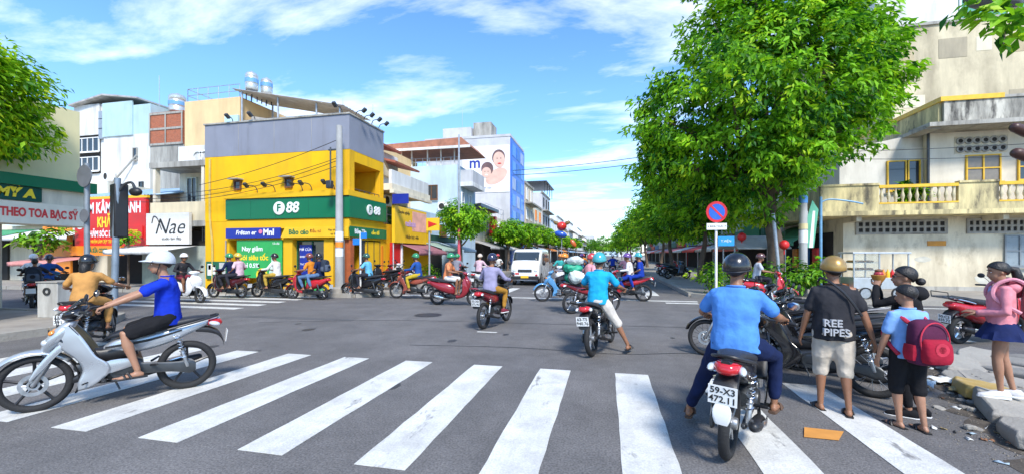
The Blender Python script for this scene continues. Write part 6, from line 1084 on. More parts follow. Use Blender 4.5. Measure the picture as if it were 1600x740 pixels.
for (x0, y0, x1, y1, r_) in ((1585, 199, 1625, 215, .09), (1588, 239, 1625, 250, .10)): b = MB(); b.limb([relw(x0, y0, 7.3) - z0, relw((x0 + x1) / 2, (y0 + y1) / 2, 7.3) - z0, relw(x1, y1, 7.4) - z0], [r_ * .85, r_, r_ * .9], 12); b.obj('speaker_tube', brn, p)
MB().tube([(0, 0, .45), (0, 0, -2.6)], .04, 8).obj('bracket', dsteel, p)
# plants at the right corner
def bush(label, x, y, r_, h, n, size, m=leafA, seed=0, pot=False, z=.12, width=.42, post=0):
    o = thing('shrub', label, 'shrub', (x, y, z)); g = np.random.default_rng(seed); c = g.normal(size=(n, 3)) * np.array([r_ * .45, r_ * .45, h * .22]) + np.array([0, 0, h * .55]); c[:, 2] = np.clip(c[:, 2], .1, h)
    leaves('foliage', c, np.full(n, r_ * .35), o, m, 14, size, seed, .2, width=width); b = MB()
    for i in range(5): b.tube([(g.normal() * .06, g.normal() * .06, 0), tuple(c[i])], [.02, .008], 5)
    if post: b.tube([(0, 0, -post), (0, 0, .3)], [.05, .04], 8)
    b.obj('stem', bark, o)
    if pot: MB().lathe([(.18, 0), (.25, .32), (.27, .34), (.22, .34), (.2, .28)], 16).obj('pot', mat('terracotta', (.4, .16, .08), .8), o)
    return o
bush('bright yellow green shrub at the kerb under no parking sign', 3.95, 17.3, .75, 1.35, 46, .16, leafA, 1); bush('low shrub on the kerb beside the tree foot', 4.5, 16.7, .5, .8, 22, .14, leafA, 2)
bush('leafy potted plant beside the steel post', 5.9, 17.0, .7, 1.1, 34, .2, leafB, 3, True); bush('spreading plant left of the concrete pole', 6.55, 16.8, .75, 1.25, 36, .2, leafB, 4); bush('tall plant right of the concrete pole', 7.3, 16.9, .6, 1.5, 34, .2, leafA, 5); bush('dark low plant behind the motorbikes on right pavement', 5.2, 17.6, .6, .9, 24, .18, leafB, 6)
bush('potted palm on the corner house balcony', onY(1430, 20.4)[0], 20.4, .55, 1.25, 16, .5, leafA, 7, True, z=3.42, width=.16); bush('small plant on the balcony wall left of the palm', onY(1345, 20.4)[0], 20.4, .3, .75, 8, .2, leafA, 8, True, z=3.75)
bush('small roadside plant by the left street tree', -8.9, 20.5, .6, .9, 20, .16, leafA, 9); bush('leafy shrub before the red sign shop', -20.9, 14.7, .55, .7, 22, .16, leafA, 10, z=2.0, post=1.95)
bush('green rooftop shrub on the grey parapet', -14.2, 16.2, .4, .5, 12, .16, leafA, 11, z=7.15); bush('dark palm like plant before the pale shops', -25.4, 14.2, .9, 1.4, 26, .3, leafB, 12, z=1.6, post=1.55)
# vendor stalls
st = thing('vendor_stall', 'vendor stall with grey pitched roof under the big tree', 'stall', (5.9, 19.3, .12)); b = MB(); b.prism([(-1.0, 1.75), (0, 2.25), (1.0, 1.75), (1.0, 1.70), (0, 2.18), (-1.0, 1.70)], -1.0, 1.0, 'x'); b.obj('roof', tin, st, smooth=0, rot=(0, 0, R(8)))
[MB().tube([(x, y, 0), (x, y, 1.75)], .03, 6).obj('post', steel, st) for x in (-.9, .9) for y in (-.85, .85)]; bx(st, 'counter', brown, -.9, .9, -.8, -.2, 0, .85)
fc = thing('food_cart', 'silver glass food cart with bread shelves and bottles', 'food cart', (8.75, 16.5, .12), R(8)); cart_m = mat('cart_alloy', (.55, .57, .58), .35, .6, .08)
bx(fc, 'base', cart_m, -.85, .85, -.32, .32, .35, .72, .01)
for x in (-.84, -.05, .84):
    for y in (-.31, .31): MB().tube([(x, y, .72), (x, y, 1.5)], .025, 6).obj('post', cart_m, fc)
bx(fc, 'top', cart_m, -.9, .9, -.36, .36, 1.5, 1.56, .01); [bx(fc, 'shelf', cart_m, -.83, -.06, -.3, .3, z, z + .02) for z in (.95, 1.2)]
gl = mat('case_glass', (.8, .85, .85), .05, 0, 0, trans=.9); bx(fc, 'glass_pane', gl, -.82, -.08, -.316, -.31, .74, 1.48)
breadm = mat('bread_crust', (.52, .25, .07), .7, 0, .2, 8)
for z in (.99, 1.24):
    for i in range(6): MB().ell((0, 0, 0), (.05, .17, .04), None, 10, 7).obj('bread_loaf', breadm, fc, loc=(-.75 + i * .125, 0, z + .01), rot=(0, 0, random.uniform(-.2, .2)))
for i, c in enumerate([orng, yels, redm, orng, grn2]): q = MB().lathe([(.05, 0), (.055, .02), (.055, .17), (.02, .23), (.02, .27)], 12).obj('bottle', c, fc, loc=(.15 + i * .14, -.2, .72))
for s_ in (-1, 1): w_ = MB().ring_of([(.2, -.02), (.2, .02), (.16, .02), (.16, -.02)], 20).obj('wheel', rubber, fc, loc=(.5 * s_, -.34, .2)); MB().disc((0, 0, 0), .16, 'y', 16, .02).obj('hub', alu, w_)
tag(MB().box((0, 0, .25), (.6, .45, .5)).obj('cool_box', mat('orange_box', (.55, .16, .03), .5), loc=(7.9, 16.5, .12), bevel=.04), 'orange plastic box on the ground left of the food cart', 'box')
for i, (x, y, z, l_) in enumerate([(6.35, 17.3, 1.95, 'red paper lantern beside the leaning steel post'), (5.3, 18.6, 2.3, 'red paper lantern hanging under the big tree')]): o = tag(MB().lathe([(.05, -.17), (.14, -.10), (.17, 0), (.14, .10), (.05, .17)], 14).obj('lantern', redm, loc=(x, y, z)), l_, 'lantern'); MB().tube([(0, 0, .17), (0, 0, .9)], .006, 4).obj('cord', black_txt, o); MB().tube([(0, 0, -.17), (0, 0, -.35)], .02, 6).obj('tassel', redm, o)
# ------------------------------------------------------------------ van
vn = thing('van', 'white minivan with dark windscreen heading towards the camera', 'van', (-4.1, 23.0, 0), R(-90)); vw = paint('van_white', (.78, .78, .77), .25); VW = .78
b = MB(); b.xloft([(-1.75, .98, .72, VW * .97, 9), (-1.6, 1.06, .83, VW, 9), (.55, 1.06, .83, VW, 9), (.95, 1.02, .78, VW * .98, 7), (1.35, .80, .55, VW * .97, 6), (1.65, .70, .44, VW * .95, 6), (1.72, .66, .38, VW * .9, 5)], 2, 28); b.obj('body', vw, vn, smooth=35)
b = MB(); b.grid(lambda u, v: (.98 + .36 * u + .01, (VW * .86 - .02 * 0) * (2 * v - 1), 1.70 - .44 * u), 4, 6); wsn = b.obj('windscreen', glass_dark, vn, solid=.02); wsn.location = (.06, 0, .03)
for s_ in (-1, 1):
    for x0, x1 in ((.25, .85), (-.7, .15), (-1.55, -.8)): bx(vn, 'side_window', glass_dark, x0, x1, s_ * VW * 1.0, s_ * (VW + .012), 1.18, 1.66)
    MB().ell((1.68, s_ * .56, .78), (.06, .15, .11), None, 12, 8).obj('headlight', clens, vn); MB().ell((1.25, s_ * .92, 1.15), (.05, .09, .12)).obj('wing_mirror', blackp, vn); MB().ell((1.72, s_ * .60, .55), (.03, .07, .05)).obj('fog_lamp', redlens, vn)
    for x in (1.05, -1.05): w_ = MB().ring_of([(.29 + .09 * math.cos(t), .08 * math.sin(t)) for t in [2 * PI * k / 8 for k in range(8)]], 24).obj('wheel', rubber, vn, loc=(x, s_ * .70, .30)); MB().lathe([(.2, -.06), (.2, .06), (.05, .08)], 16, ax='y').obj('rim', alu, w_)
bx(vn, 'bumper', blackp, 1.66, 1.78, -.72, .72, .32, .50, .03); bx(vn, 'grille', dsteel, 1.70, 1.75, -.36, .36, .70, .84, .01); bx(vn, 'number_plate', yels, 1.78, 1.79, -.2, .2, .40, .52); bx(vn, 'dash_red', redm, 1.70, 1.74, -.5, -.3, .58, .66)
# ------------------------------------------------------------------ riders and machines
red = paint('red_paint', (.50, .02, .03)); dred = paint('dark_red', (.28, .02, .03)); wp = paint('white_gloss', (.75, .75, .76)); bluep = paint('blue_gloss', (.10, .30, .55)); silver = mat('silver_paint', (0.50, 0.53, 0.56), 0.3, 0.55, 0.05, 3, coat=.5); rust = paint('red_brown', (.35, .08, .05), .4)
C = lambda n, c: cloth('cloth_' + n, c)
H_ = lambda n, c: paint('helmet_' + n, c)
def mid(rear, hd, o=.60): return (rear[0] + o * math.cos(hd), rear[1] + o * math.sin(hd), 0)
gp = lambda x, y: tuple(ground(x, y)[:2])
SCF = ((.12, .15, .34), (.12, -.15, .34))
# silver machine in the left foreground
h = math.atan2(-.99, -.81); pos = (-5.28, 3.62, 0)
underbone('silver underbone motorbike crossing the crosswalk at left', pos, h, silver, lod=0, rim=blackp, cowl=gblack)
sb_ = bpy.data.objects['motorbike']
for sg in (-1, 1):
    b = MB(); b.ell((.545, sg * .062, .70), (.035, .045, .032), (0, R(35), sg * R(30)), 14, 8); b.obj('nose_lamp', clens, sb_)
    b = MB(); edge_grid(b, [(.45, .10, .72), (.37, .128, .62), (.29, .15, .53)], [(.42, .112, .73), (.33, .142, .63), (.26, .162, .54)], .006, 3, 3, sg); b.obj('dark_decal', gblack, sb_, solid=.006)
    b = MB(); b.xloft([(.10, .60, .012, .004, 3, sg * .118), (-.25, .64, .014, .004, 3, sg * .125), (-.55, .72, .010, .004, 3, sg * .118)], 3, 8); b.obj('side_decal', blackp, sb_)
    b = MB(); b.xloft([(.22, .36, .05, .012, 3, sg * .15), (.05, .40, .07, .014, 3, sg * .15), (-.12, .42, .045, .012, 3, sg * .14)], 3, 10); b.obj('lower_cover', silver, sb_)
[MB().xloft([(.34, .70, .03, .012, 3, 0), (.45, .60, .05, .016, 3, 0), (.57, .44, .05, .014, 3, 0), (.63, .34, .02, .01, 3, 0)], 3, 12).obj('fork_guard', silver, sb_, loc=(.02, sg * .098, .0)) for sg in (-1, 1)]
b = MB(); b.xloft([(-.02, .345, .03, .05, 3, -.0), (.3, .30, .05, .07, 3, 0), (.36, .26, .02, .05, 2.4, 0)], 2, 10); b.obj('engine_guard', blackp, sb_)
b = MB(); b.grid(lambda u, v: (.40 - .10 * u - .03 * (2 * v - 1) ** 2, .11 * (2 * v - 1) * (1 - .25 * u), 1.03 + .10 * u), 4, 8); b.obj('fly_screen', gblack, sb_, solid=.006)
J = pose_rider((-.42, .775), 1, s=.97, yaw=4, pitch=2, feet=((-.12, .24, .27), (-.12, -.24, .27)), hands=((.20, .31, 1.015), (.20, -.31, 1.015)), knee_out=.25)
person('man in royal blue shirt and silver helmet riding the silver motorbike', pos, h, J, SKIN2, C('royal', (.008, .035, .46)), 'short', C('black', (.012, .012, .014)), 'shorts', 'helmet', mat('helmet_silver', (.58, .60, .63), .35, .1, .05), lod=0, seed=3, fat=1.03)
# rider in tan behind him
pos = (-8.7, 5.55, 0); h = R(128); underbone('dark motorbike mostly hidden behind the silver one', pos, h, gblack)
J = pose_rider((-.30, .78), 14, s=.93, hands=((.18, .33, 1.0), (.20, -.42, 1.02)), yaw=-16)
person('rider in tan shirt and black helmet seen from behind at left', pos, h, J, SKIN, C('tan', (.50, .25, .075)), 'short', C('tan', (.50, .25, .075)), 'long', 'helmet', H_('black', (.012, .012, .014)), seed=4, fat=1.1, hair='long')
# foreground rider
h = R(66); pos = mid((.93, 3.62), h)
underbone('black and red motorbike with white number plate in the foreground', pos, h, gblack, accent=red, tail=mat('tail_black', (.02, .02, .022), .3, 0, .1, coat=.4), lod=0, plate=['59-X3', '472.11'], mudflap=white, lean=R(3))
J = pose_rider((-.28, .775), 6, s=.935, feet=((-.02, .46, .0), (.06, -.26, .25)), yaw=-6, hands=((.20, .32, 1.02), (.20, -.32, 1.02)), knee_out=.6)
person('rider in light blue shirt and black helmet waiting in the foreground', pos, h, J, SKIN, C('light_blue', (.085, .26, .66)), 'short', C('navy', (.008, .016, .06)), 'long', 'helmet', H_('black', (.012, .012, .014)), lod=0, fat=1.24, seed=5, visor=False, feet='sandal', footm=mat('brown_sandal', (.09, .05, .03), .7))
# rider in cyan
h = R(76); pos = mid((-.22, 6.75), h)
underbone('black motorbike with red tail light under the rider in cyan', pos, h, gblack, lod=0, lean=R(-4))
J = pose_rider((-.28, .775), 6, s=.96, feet=((.06, .24, .27), (-.1, -.50, .0)), hands=((.20, .32, 1.02), (.20, -.32, 1.02)), knee_out=.5)
person('rider in cyan shirt, cream shorts and teal pink helmet', pos, h, J, SKIN, C('cyan', (.015, .36, .62)), 'short', C('cream', (.58, .54, .48)), 'knee', 'helmet', H_('teal', (.05, .35, .38)), lod=0, seed=6, fat=1.08, visor=paint('pink_visor', (.7, .35, .4)))
# rider in lilac
h = R(80); pos = mid((-2.58, 8.72), h)
bk = underbone('black motorbike with front basket under the rider in lilac', pos, h, gblack, wheels='wire', rim=chrome, tail=dred)
b = MB(); [b.tube(bez([(.42 + .16 * t, -.15, .82 + .0 * t), (.42 + .16 * t, -.17, 1.0), (.42 + .16 * t, -.17, 1.02)], 2), .005, 4) for t in (0, 1)]
for z in (.80, .88, .96, 1.03): b.tube([(.42, -.16, z), (.62, -.16, z), (.62, .16, z), (.42, .16, z), (.42, -.16, z)], .006, 5)
for i in range(7): y = -.16 + .0533 * i; b.tube([(.62, y, .80), (.62, y, 1.03)], .005, 4); b.tube([(.42, y, .80), (.42, y, 1.03)], .005, 4)
b.obj('basket', dsteel, bk)
J = pose_rider((-.28, .775), 7, s=.95, hands=((.18, .31, 1.02), (.18, -.31, 1.02)))
person('rider in lilac shirt and dark blue helmet seen from behind', pos, h, J, SKIN, C('lilac', (.30, .28, .42)), 'long', C('mustard', (.38, .19, .03)), 'long', 'helmet', H_('dark_blue', (.02, .02, .05)), seed=7, fat=1.05, feet='shoe', footm=C('maroon', (.2, .03, .05)))
# the row crossing from right to left in front of the yellow shop
def two(mk, bl, rl, px, py, hd, bm_, top, helmet, bottom=None, seed=0, sleeve='short', legs='long', pil=None, skin=SKIN, s=.96, **kw):
    g = ground(px, py); pos = (g.x, g.y, 0); fn = underbone if mk == 'u' else scooter; fn(bl, pos, hd, bm_, lod=1, **kw)
    J = pose_rider((-.18 if pil else -.26, .785), 8, s=s, feet=SCF if mk == 's' else ((.06, .2, .29), (.06, -.2, .29)), hands=((.20, .31, 1.03), (.20, -.31, 1.03)), yaw=random.uniform(-12, 12))
    person(rl, pos, hd, J, skin, top, sleeve, bottom or C('dark', (.03, .03, .04)), legs, 'helmet', helmet, seed=seed, lod=1)
    if pil:
        J = pose_rider((-.52, .82), 4, s=.93, hands=((-.25, .17, .98), (-.25, -.17, .98)), feet=((-.25, .22, .38), (-.25, -.22, .38)))
        person(pil[0], pos, hd, J, skin, pil[1], 'short', pil[2], 'long', 'helmet', pil[3], seed=seed + 30, lod=1)
blk = gblack
two('s', 'white classic scooter facing right beside the silver helmet', 'rider in dark jacket and white helmet on the white scooter', 292, 472, R(-6), wp, C('charcoal', (.03, .03, .035)), H_('white', (.75, .75, .75)), C('maroon', (.2, .03, .05)), 11, 'long', legs='shorts', classic=True)
two('s', 'black and maroon scooter, leftmost of those before the notice board', 'rider in navy with green helmet on the leftmost scooter before the shop', 356, 465, R(181), paint('maroon_black', (.07, .012, .016)), C('navy', (.008, .016, .06)), H_('green', (.03, .25, .1)), None, 12, 'long', pil=('passenger in pale pink shirt and yellow helmet before the notice board', C('pale_pink', (.6, .42, .48)), C('dark', (.03, .03, .04)), H_('yellow', (.65, .45, .05))))
two('s', 'black and yellow scooter before the green poster', 'rider in white shirt and black cap helmet before the green poster', 424, 464, R(181), blk, C('white', (.68, .67, .64)), H_('black', (.012, .012, .014)), C('ochre', (.45, .3, .05)), 13, 'long')
two('s', 'red scooter with two riders before the glass door', 'driver in orange shirt and red helmet before the glass door', 481, 467, R(180), red, C('orange', (.65, .22, .02)), H_('maroon', (.2, .05, .04)), C('jeans', (.10, .18, .32)), 14, pil=('passenger in dark blue jacket with backpack before the glass door', C('navy', (.008, .016, .06)), C('jeans', (.10, .18, .32)), H_('black', (.012, .012, .014))))
two('s', 'black scooter passing right of the concrete utility pole', 'rider in sky blue shirt right of the concrete utility pole', 567, 464, R(181), blk, C('sky', (.13, .42, .62)), H_('dark_green', (.03, .10, .07)), C('dark', (.03, .03, .04)), 15)
two('u', 'rusty red motorbike with wire wheels facing left', 'rider in blue jacket and green helmet on the rusty motorbike', 644, 466, R(178), rust, C('blue_jacket', (.02, .08, .3)), H_('green', (.03, .25, .1)), C('yellow_trousers', (.5, .36, .03)), 16, 'long', wheels='wire')
two('s', 'dark red scooter facing right under the rider in orange', 'rider in salmon shirt, white shorts and green helmet facing right', 711, 476, R(4), dred, C('salmon', (.66, .23, .10)), H_('green', (.03, .25, .1)), C('white', (.68, .67, .64)), 17, 'short', 'shorts', wheels='wire')
# load carrier
h = R(32); pos = mid((-.92, 11.5), h); underbone('black motorbike loaded with green and white sacks', pos, h, blk, tail=dred)
J = pose_rider((-.12, .785), 10, s=.95, hands=((.20, .31, 1.03), (.20, -.31, 1.03))); person('woman in pink shirt and red helmet with sacks behind her', pos, h, J, SKIN2, C('pink', (.72, .32, .36)), 'short', C('jeans_dark', (.03, .06, .16)), 'long', 'helmet', H_('red', (.5, .04, .04)), seed=18)
sackg = mat('green_sack', (.02, .34, .20), .5, 0, .15, 4, bump=.5, bscale=9); sackw = mat('white_sack', (.62, .68, .64), .55, 0, .15, 4, bump=.5, bscale=9); dr_ = V((math.cos(h), math.sin(h), 0)); sdv = V((-math.sin(h), math.cos(h), 0))
for i, (f, s_, z, r_, m_, l_) in enumerate([(-.50, .16, .98, (.26, .22, .17), sackg, 'lower green plastic sack strapped behind the woman in pink'), (-.55, -.16, 1.0, (.22, .20, .18), sackw, 'white plastic sack on the near side of the loaded motorbike'), (-.55, .06, 1.24, (.30, .26, .17), sackg, 'upper green plastic sack of the load'), (-.52, 0, 1.42, (.26, .24, .13), sackw, 'topmost white plastic sack of the load')]):
    b = MB(); g = random.Random(i); b.ell((0, 0, 0), r_, None, 18, 12); [b.ell((r_[0] * g.uniform(-.5, .5), r_[1] * g.uniform(-.6, .6), r_[2] * g.uniform(-.3, .4)), tuple(q * g.uniform(.5, .75) for q in r_), None, 14, 9) for _ in range(5)]; me = remesh(b, .025, 2); wrinkle(me, .03, 70 + i); p_ = V(pos) + dr_ * f + sdv * s_; o = link('sack', me, m_, loc=(p_.x, p_.y, z), rot=(R(random.uniform(-8, 8)), 0, h)); tag(o, l_, 'sack', 'sacks on the loaded motorbike'); b = MB(); b.tube([(r_[0] * 1.03 * math.cos(t), 0, r_[2] * 1.03 * math.sin(t)) for t in [2 * PI * k / 16 for k in range(17)]], .012, 5); b.obj('tie', blackp, o)
two('u', 'light blue motorbike with front wheel toward the left, mid crossing', 'rider in grey with orange helmet on the light blue motorbike', 876, 470, R(197), bluep, C('grey', (.22, .22, .26)), H_('orange', (.75, .25, .02)), None, 19, 'long', wheels='wire')
two('u', 'red motorbike heading left behind the rider in cyan', 'driver in white sleeves and purple helmet behind the rider in cyan', 977, 469, R(172), red, C('white', (.68, .67, .64)), H_('purple', (.14, .06, .25)), C('royal2', (.01, .04, .3)), 20, 'long', pil=('passenger in royal blue with teal helmet behind the rider in cyan', C('royal2', (.01, .04, .3)), C('royal2', (.01, .04, .3)), H_('teal', (.05, .35, .38))))
two('s', 'red and white scooter on the right kerb behind the foreground rider', 'man in grey shirt with dark cap on the red and white scooter', 1196, 474, R(-12), red, C('pale_grey', (.45, .48, .52)), H_('brown', (.10, .04, .04)), C('dark', (.03, .03, .04)), 21, trim=wp)
# traffic further back
bg = [(-6.7, 18.6, 82, 's', blk, C('grey', (.22, .22, .26)), H_('green', (.03, .25, .1)), 'rider in grey with green helmet left of the van'), (-5.7, 18.9, 80, 's', wp, C('pale_pink', (.6, .42, .48)), H_('cream', (.6, .5, .4)), 'rider in pale pink with cream helmet left of the van'),
      (-6.4, 24.5, -90, 's', blk, C('white', (.68, .67, .64)), H_('red', (.5, .04, .04)), 'oncoming rider in white behind the lilac rider'), (-5.4, 27, -92, 'u', red, C('sky', (.13, .42, .62)), H_('maroon', (.2, .05, .04)), 'oncoming rider in sky blue far behind the lilac rider'), (-7.3, 28, -90, 's', dred, C('charcoal', (.03, .03, .035)), H_('black', (.012, .012, .014)), 'oncoming rider in black along the left kerb'),
      (-2.2, 20.5, -88, 's', wp, C('teal', (.05, .38, .36)), H_('orange', (.75, .25, .02)), 'oncoming rider in teal right of the van'), (-1.3, 22.5, -90, 'u', bluep, C('grey', (.22, .22, .26)), H_('purple', (.14, .06, .25)), 'oncoming rider in grey with purple helmet right of the van'), (-.3, 19.6, 88, 's', blk, C('white', (.68, .67, .64)), H_('orange', (.75, .25, .02)), 'departing rider in white beyond the sacks'),
      (.9, 21, 90, 's', red, C('pink', (.72, .32, .36)), H_('pink', (.65, .2, .3)), 'departing rider in pink beyond the red motorbike'), (1.7, 24, 90, 'u', blk, C('navy', (.008, .016, .06)), H_('teal', (.05, .35, .38)), 'departing rider in navy along the right kerb'), (.4, 30, 90, 's', wp, C('royal2', (.01, .04, .3)), H_('white', (.75, .75, .75)), 'far departing rider in royal blue'), (-1.8, 34, 90, 's', blk, C('orange', (.65, .22, .02)), H_('red', (.5, .04, .04)), 'far departing rider in orange'), (-5.8, 38, -90, 'u', dred, C('cyan', (.015, .36, .62)), H_('white', (.75, .75, .75)), 'far oncoming rider in cyan')]
for i, (x, y, hd, mk, bm_, top, hel, rl) in enumerate(bg):
    (underbone if mk == 'u' else scooter)(('scooter' if mk == 's' else 'motorbike') + ' under the ' + rl, (x, y, 0), R(hd), bm_, lod=1); J = pose_rider((-.26, .785), 8, s=.95, feet=SCF, hands=((.20, .31, 1.03), (.20, -.31, 1.03))); person(rl, (x, y, 0), R(hd), J, SKIN, top, 'long' if i % 2 else 'short', C('dark', (.03, .03, .04)), 'long', 'helmet', hel, seed=40 + i, lod=1)
# left side street
for i, (x, y, hd, bm_, top, hel, rl, s) in enumerate([(-16.2, 8.95, 146, blk, C('charcoal', (.03, .03, .035)), None, 'child with dark backpack on a motorbike by the utility box', .82), (-19.4, 10.7, 140, dred, C('white', (.68, .67, .64)), H_('white', (.75, .75, .75)), 'rider in white with white helmet beyond the utility box', .95), (-17.6, 10.1, 138, bluep, C('blue_jacket', (.02, .08, .3)), H_('dark_blue', (.02, .02, .05)), 'rider in blue jacket right of the utility box', .93)]):
    underbone('motorbike under the ' + rl, (x, y, 0), R(hd), bm_, lod=1); J = pose_rider((-.28, .78), 10, s=s, hands=((.20, .31, 1.02), (.20, -.31, 1.02))); person(rl, (x, y, 0), R(hd), J, SKIN, top, 'short', C('dark', (.03, .03, .04)), 'shorts' if i == 0 else 'long', 'helmet' if hel else 'none', hel, seed=60 + i)
def backpack(label, pos, hd, base, s, m1, m2=None, m3=None, straps=True, tilt=0, r=(.09, .16, .22)):
    o = thing('backpack', label, 'backpack', pos, hd); cx, cz = base
    b = MB(); b.xloft([(cz - r[2], 0, r[1] * .75, r[0] * .8, 4, cx), (cz - r[2] * .8, 0, r[1], r[0], 4, cx), (cz + r[2] * .4, 0, r[1], r[0], 3.5, cx), (cz + r[2] * .85, 0, r[1] * .85, r[0] * .8, 3, cx + .01), (cz + r[2], 0, r[1] * .5, r[0] * .4, 2.5, cx + .02)], 3, 22, 'z'); b.obj('bag', m1, o)
    if m2:
        b = MB(); b.xloft([(cz - r[2] * .85, 0, r[1] * .7, .05, 4, cx - r[0] - .01), (cz - r[2] * .6, 0, r[1] * .8, .06, 4, cx - r[0] - .015), (cz, 0, r[1] * .78, .055, 3.5, cx - r[0] - .01), (cz + r[2] * .2, 0, r[1] * .6, .03, 2.5, cx - r[0] + .005)], 3, 20, 'z'); pk = b.obj('front_pocket', m2, o)
        b = MB(); b.tube([(cx - r[0] - .002, r[1] * .86 * math.cos(t), cz + .02 + r[2] * .82 * math.sin(t)) for t in [2 * PI * k / 28 for k in range(29)]], .006, 6); b.obj('piping', m3 or m2, o); b = MB(); b.lathe([(.055, 0), (.055, .01), (.03, .01), (.03, 0)], 18, (0, 0, 0), 'x'); b.obj('badge', m3 or m1, pk, loc=(cx - r[0] - .075, 0, cz - r[2] * .2))
        for sg in (-1, 1): b = MB(); b.xloft([(cz - r[2] * .8, sg * r[1], .02, .05, 3, cx), (cz - r[2] * .5, sg * r[1], .035, .06, 3, cx), (cz - r[2] * .1, sg * r[1], .02, .055, 3, cx)], 2, 12, 'z'); b.obj('side_pocket', m2, o)
    if straps:
        for sg in (-1, 1): b = MB(); b.tube(bez([(cx + r[0], .08 * sg, cz + r[2] * .8), (cx + r[0] + .10, .10 * sg, cz + r[2] * 1.05), (cx + r[0] + .21, .10 * sg, cz + r[2] * .7), (cx + r[0] + .22, .13 * sg, cz), (cx + r[0] + .05, .13 * sg, cz - r[2] * .7)], 5), .018, 6); b.obj('strap', m3 or m1, o)
    return o
backpack('dark backpack on the child by the utility box', (-16.2, 8.95, 0), R(146), (-.46, 1.02), 1, C('dark_bag', (.03, .04, .06)), C('slate', (.08, .1, .14)), C('charcoal', (.03, .03, .035)))
g = ground(481, 467); backpack('small dark backpack on passenger before the glass door', (g.x, g.y, 0), R(180), (-.70, 1.20), 1, C('dark_bag', (.03, .04, .06)), C('slate', (.08, .1, .14)))
# parked machines
an = R(154)
def parked(mk, label, rear, hd, m, **kw): (underbone if mk == 'u' else scooter)(label, mid(rear, hd), hd, m, **kw)
parked('u', 'big black parked motorbike between the gold helmet man and the schoolchild', (2.92, 5.50), an, gblack, lod=0, wheels='wire', rim=alu, lean=R(5))
parked('u', 'second black parked motorbike, front wheel left of the foreground rider', (2.62, 6.62), R(152), gblack, lod=0, wheels='wire', rim=chrome, lean=R(5))
parked('u', 'black parked motorbike squeezed between the first and second of the row', (3.25, 6.12), R(153), gblack, lod=1, lean=R(5)); parked('s', 'black parked scooter with grey trim, just behind the second of the row', (3.55, 7.05), R(155), blk, trim=mat('grey_trim', (.25, .25, .26), .5), lean=R(5)); parked('s', 'black parked scooter, third of the parked row at right', (3.3, 7.55), R(156), blk, lean=R(5)); parked('s', 'black and white parked scooter, farthest of the parked row at right', (3.9, 8.5), R(158), blk, trim=wp, lean=R(5))
parked('s', 'red parked scooter with rear rack beside the girl in pink', (6.15, 9.15), R(22), red, lod=0, rack=True, lean=R(4), classic=True)
for i, (x, y, hd, mk, m) in enumerate([(-9.25, 16.3, 170, 's', blk), (-9.2, 17.3, 175, 'u', dred), (-9.3, 18.2, 168, 's', wp)]): (underbone if mk == 'u' else scooter)('parked %s at the yellow shop side, %s from its corner' % (['black scooter', 'dark red motorbike', 'white scooter'][i], ['first', 'second', 'third'][i]), (x, y, .12), R(hd), m, lod=1, lean=R(4))
for i, (x, y, hd, mk, m, l_) in enumerate([(4.2, 27.5, 20, 's', blk, 'black'), (4.3, 29, 15, 'u', bluep, 'blue'), (4.2, 30.6, 20, 's', dred, 'dark red'), (4.4, 33.5, 18, 's', blk, 'second black')]): (underbone if mk == 'u' else scooter)('%s machine parked on right pavement under the street trees' % l_, (x, y, .12), R(hd), m, lod=1, lean=R(4))
# ------------------------------------------------------------------ people on foot
h = R(80); pos = (2.27, 4.95, 0)
J = pose_stand(.905, feet=((.06, .12), (-.10, -.10)), hands=((.10, .30, .78), (-.08, -.33, .86)), yaw=8); pm = person('man in charcoal printed shirt, beige shorts and gold helmet', pos, h, J, SKIN, C('charcoal', (.03, .03, .035)), 'short', C('khaki', (.52, .46, .38)), 'knee', 'helmet', mat('helmet_gold', (.42, .25, .07), .3, .45, .06, 4, coat=.4), lod=0, fat=1.24, seed=23, visor=False, hem=.06)
gtx = mat('grey_print', (.42, .43, .45), .7, 0, .1); text('REE', .098, gtx, pm, (-.16, .05, .915), (R(90), 0, R(-90)), ext=.03, bold=.0015); text('PIPES', .098, gtx, pm, (-.16, .02, .825), (R(90), 0, R(-90)), ext=.03, bold=.0015)
b = MB(); b.tube(bez([(.06, .12, 1.32), (-.06, .10, 1.36), (-.14, -.05, 1.22), (-.15, -.19, 1.0)], 4), .012, 6); b.obj('bag_strap', blackp, pm)
# schoolchild and the woman behind
h = R(98); pos = (2.72, 4.62, 0); s = .77
J = pose_stand(s, feet=((.05, .09), (-.08, -.08)), hands=((.10, .27, .78), (.16, -.22, .86)), yaw=35, pitch=6)
pk = person('schoolchild in pale blue shirt and black shorts wearing a red backpack', pos, h, J, SKIN2, C('school_blue', (.20, .38, .72)), 'short', C('black', (.012, .012, .014)), 'knee', 'none', None, lod=0, seed=24, fat=1.06)
backpack('red and purple school backpack on the child in pale blue', pos, h, (-.195, .83), 1, C('plum', (.085, .018, .05)), C('red_bag', (.33, .014, .035)), C('red_pipe', (.5, .04, .07)), r=(.080, .135, .195))
h = R(146); pos = (2.93, 4.98, 0); s = .865; BK = C('black', (.012, .012, .014))
J = pose_stand(s, feet=((.03, .08), (-.06, -.08)), hands=((.27, .05, 1.47, (.5, .6, -1), (-.15, -.25, .9)), (.27, -.06, 1.45, (.5, -.6, -1), (-.15, .25, .9))), yaw=12, pitch=-4)
pw = person('woman in black hoodie and glasses raising both hands to her face', pos, h, J, SKIN2, BK, 'long', BK, 'long', 'none', None, lod=0, seed=27, fat=1.15, hair='bun', feet='shoe', footm=BK, girl=True)
q = MB(); q.ell(J['neck'] + V((-.07, 0, -.02)), (.085, .125, .075)); me = q.mesh('hood', 80); wrinkle(me, .012, 9); link('hood', me, BK, pw)
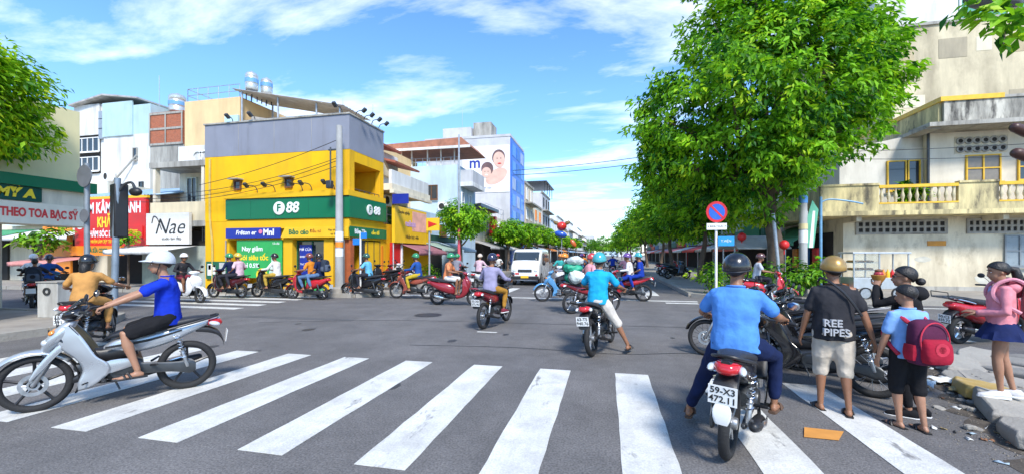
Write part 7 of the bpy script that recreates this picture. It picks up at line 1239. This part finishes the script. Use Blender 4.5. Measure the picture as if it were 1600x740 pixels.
hc, hm = J['head'], J['hm']; PP = lambda x, y, z: hc + (hm.col[0] * x + hm.col[1] * y + hm.col[2] * z) * s; b = MB(); [b.tube([PP(.094, sg * .032 + .022 * math.cos(t), .004 + .016 * math.sin(t)) for t in [2 * PI * k / 12 for k in range(13)]], .0025, 4) for sg in (-1, 1)]; [b.tube([PP(.09, sg * .054, .008), PP(0, sg * .083, .01)], .0025, 4) for sg in (-1, 1)]; b.obj('glasses', blackp, pw)
hp = pw.matrix_basis @ ((J['wrR'] + J['wrL']) / 2 + (J['hdR'] + J['hdL']) / 2 * .09); sn = thing('snack_cup', 'orange snack cup with red topping held up by the woman in black', 'snack', tuple(hp)); MB().lathe([(.04, -.05), (.07, 0), (.085, .05), (.08, .055), (.06, .02)], 16).obj('cup', mat('orange_cup', (.45, .2, .03), .6), sn); MB().ell((0, 0, .065), (.055, .055, .045)).obj('topping', mat('red_topping', (.4, .04, .05), .4, 0, .3, 30), sn); MB().ell((0, 0, .11), (.045, .045, .025)).obj('dark_topping', brown, sn); sn.scale = (.75,) * 3
# girl in pink
h = R(156); pos = (3.93, 5.30, .155); s = .80
J = pose_stand(s, feet=((.07, .07), (-.07, -.07)), hands=((.21, .08, 1.06, (-.8, .6, -.6), (1, -.5, .2)), (.21, -.06, 1.02, (-.8, -.6, -.6), (1, .5, .1))), yaw=10, pitch=8)
pgirl = person('girl in pink hoodie and navy skirt with ponytail on the broken kerb', pos, h, J, SKIN2, C('pink_hoodie', (.72, .26, .30)), 'long', C('navy_skirt', (.012, .022, .09)), 'skirt', 'none', None, feet='shoe', footm=C('white_shoe', (.75, .73, .73)), lod=0, girl=True, seed=25, hair='tail', hem=-.05, fat=1.05)
b = MB(); b.ell(J['neck'] + V((-.06, 0, -.03)), (.085, .12, .07)); me = b.mesh('hood', 80); wrinkle(me, .012, 5); link('hood', me, C('pink_hoodie', (.72, .26, .30)), pgirl); b = MB(); b.tube([J['neck'] + V((.05, .07, -.04)), J['neck'] + V((.075, 0, -.08)), J['neck'] + V((.05, -.07, -.04))], .022, 6); b.obj('lilac_collar', C('lilac_shirt', (.45, .42, .65)), pgirl); b = MB(); b.tube(bez([J['neck'] + V((-.02, .09, .03)), J['neck'] + V((-.1, .05, .0)), J['neck'] + V((-.12, -.05, -.12))], 4), .03, 8); b.obj('maroon_scarf', C('maroon', (.2, .03, .05)), pgirl)
backpack('pink backpack on the girl at the right edge', pos, h, (-.24, 1.0), 1, C('pink_bag', (.72, .30, .36)), C('pink_bag2', (.66, .24, .32)), r=(.09, .15, .19))
bpy.data.scenes.remove(TMP)
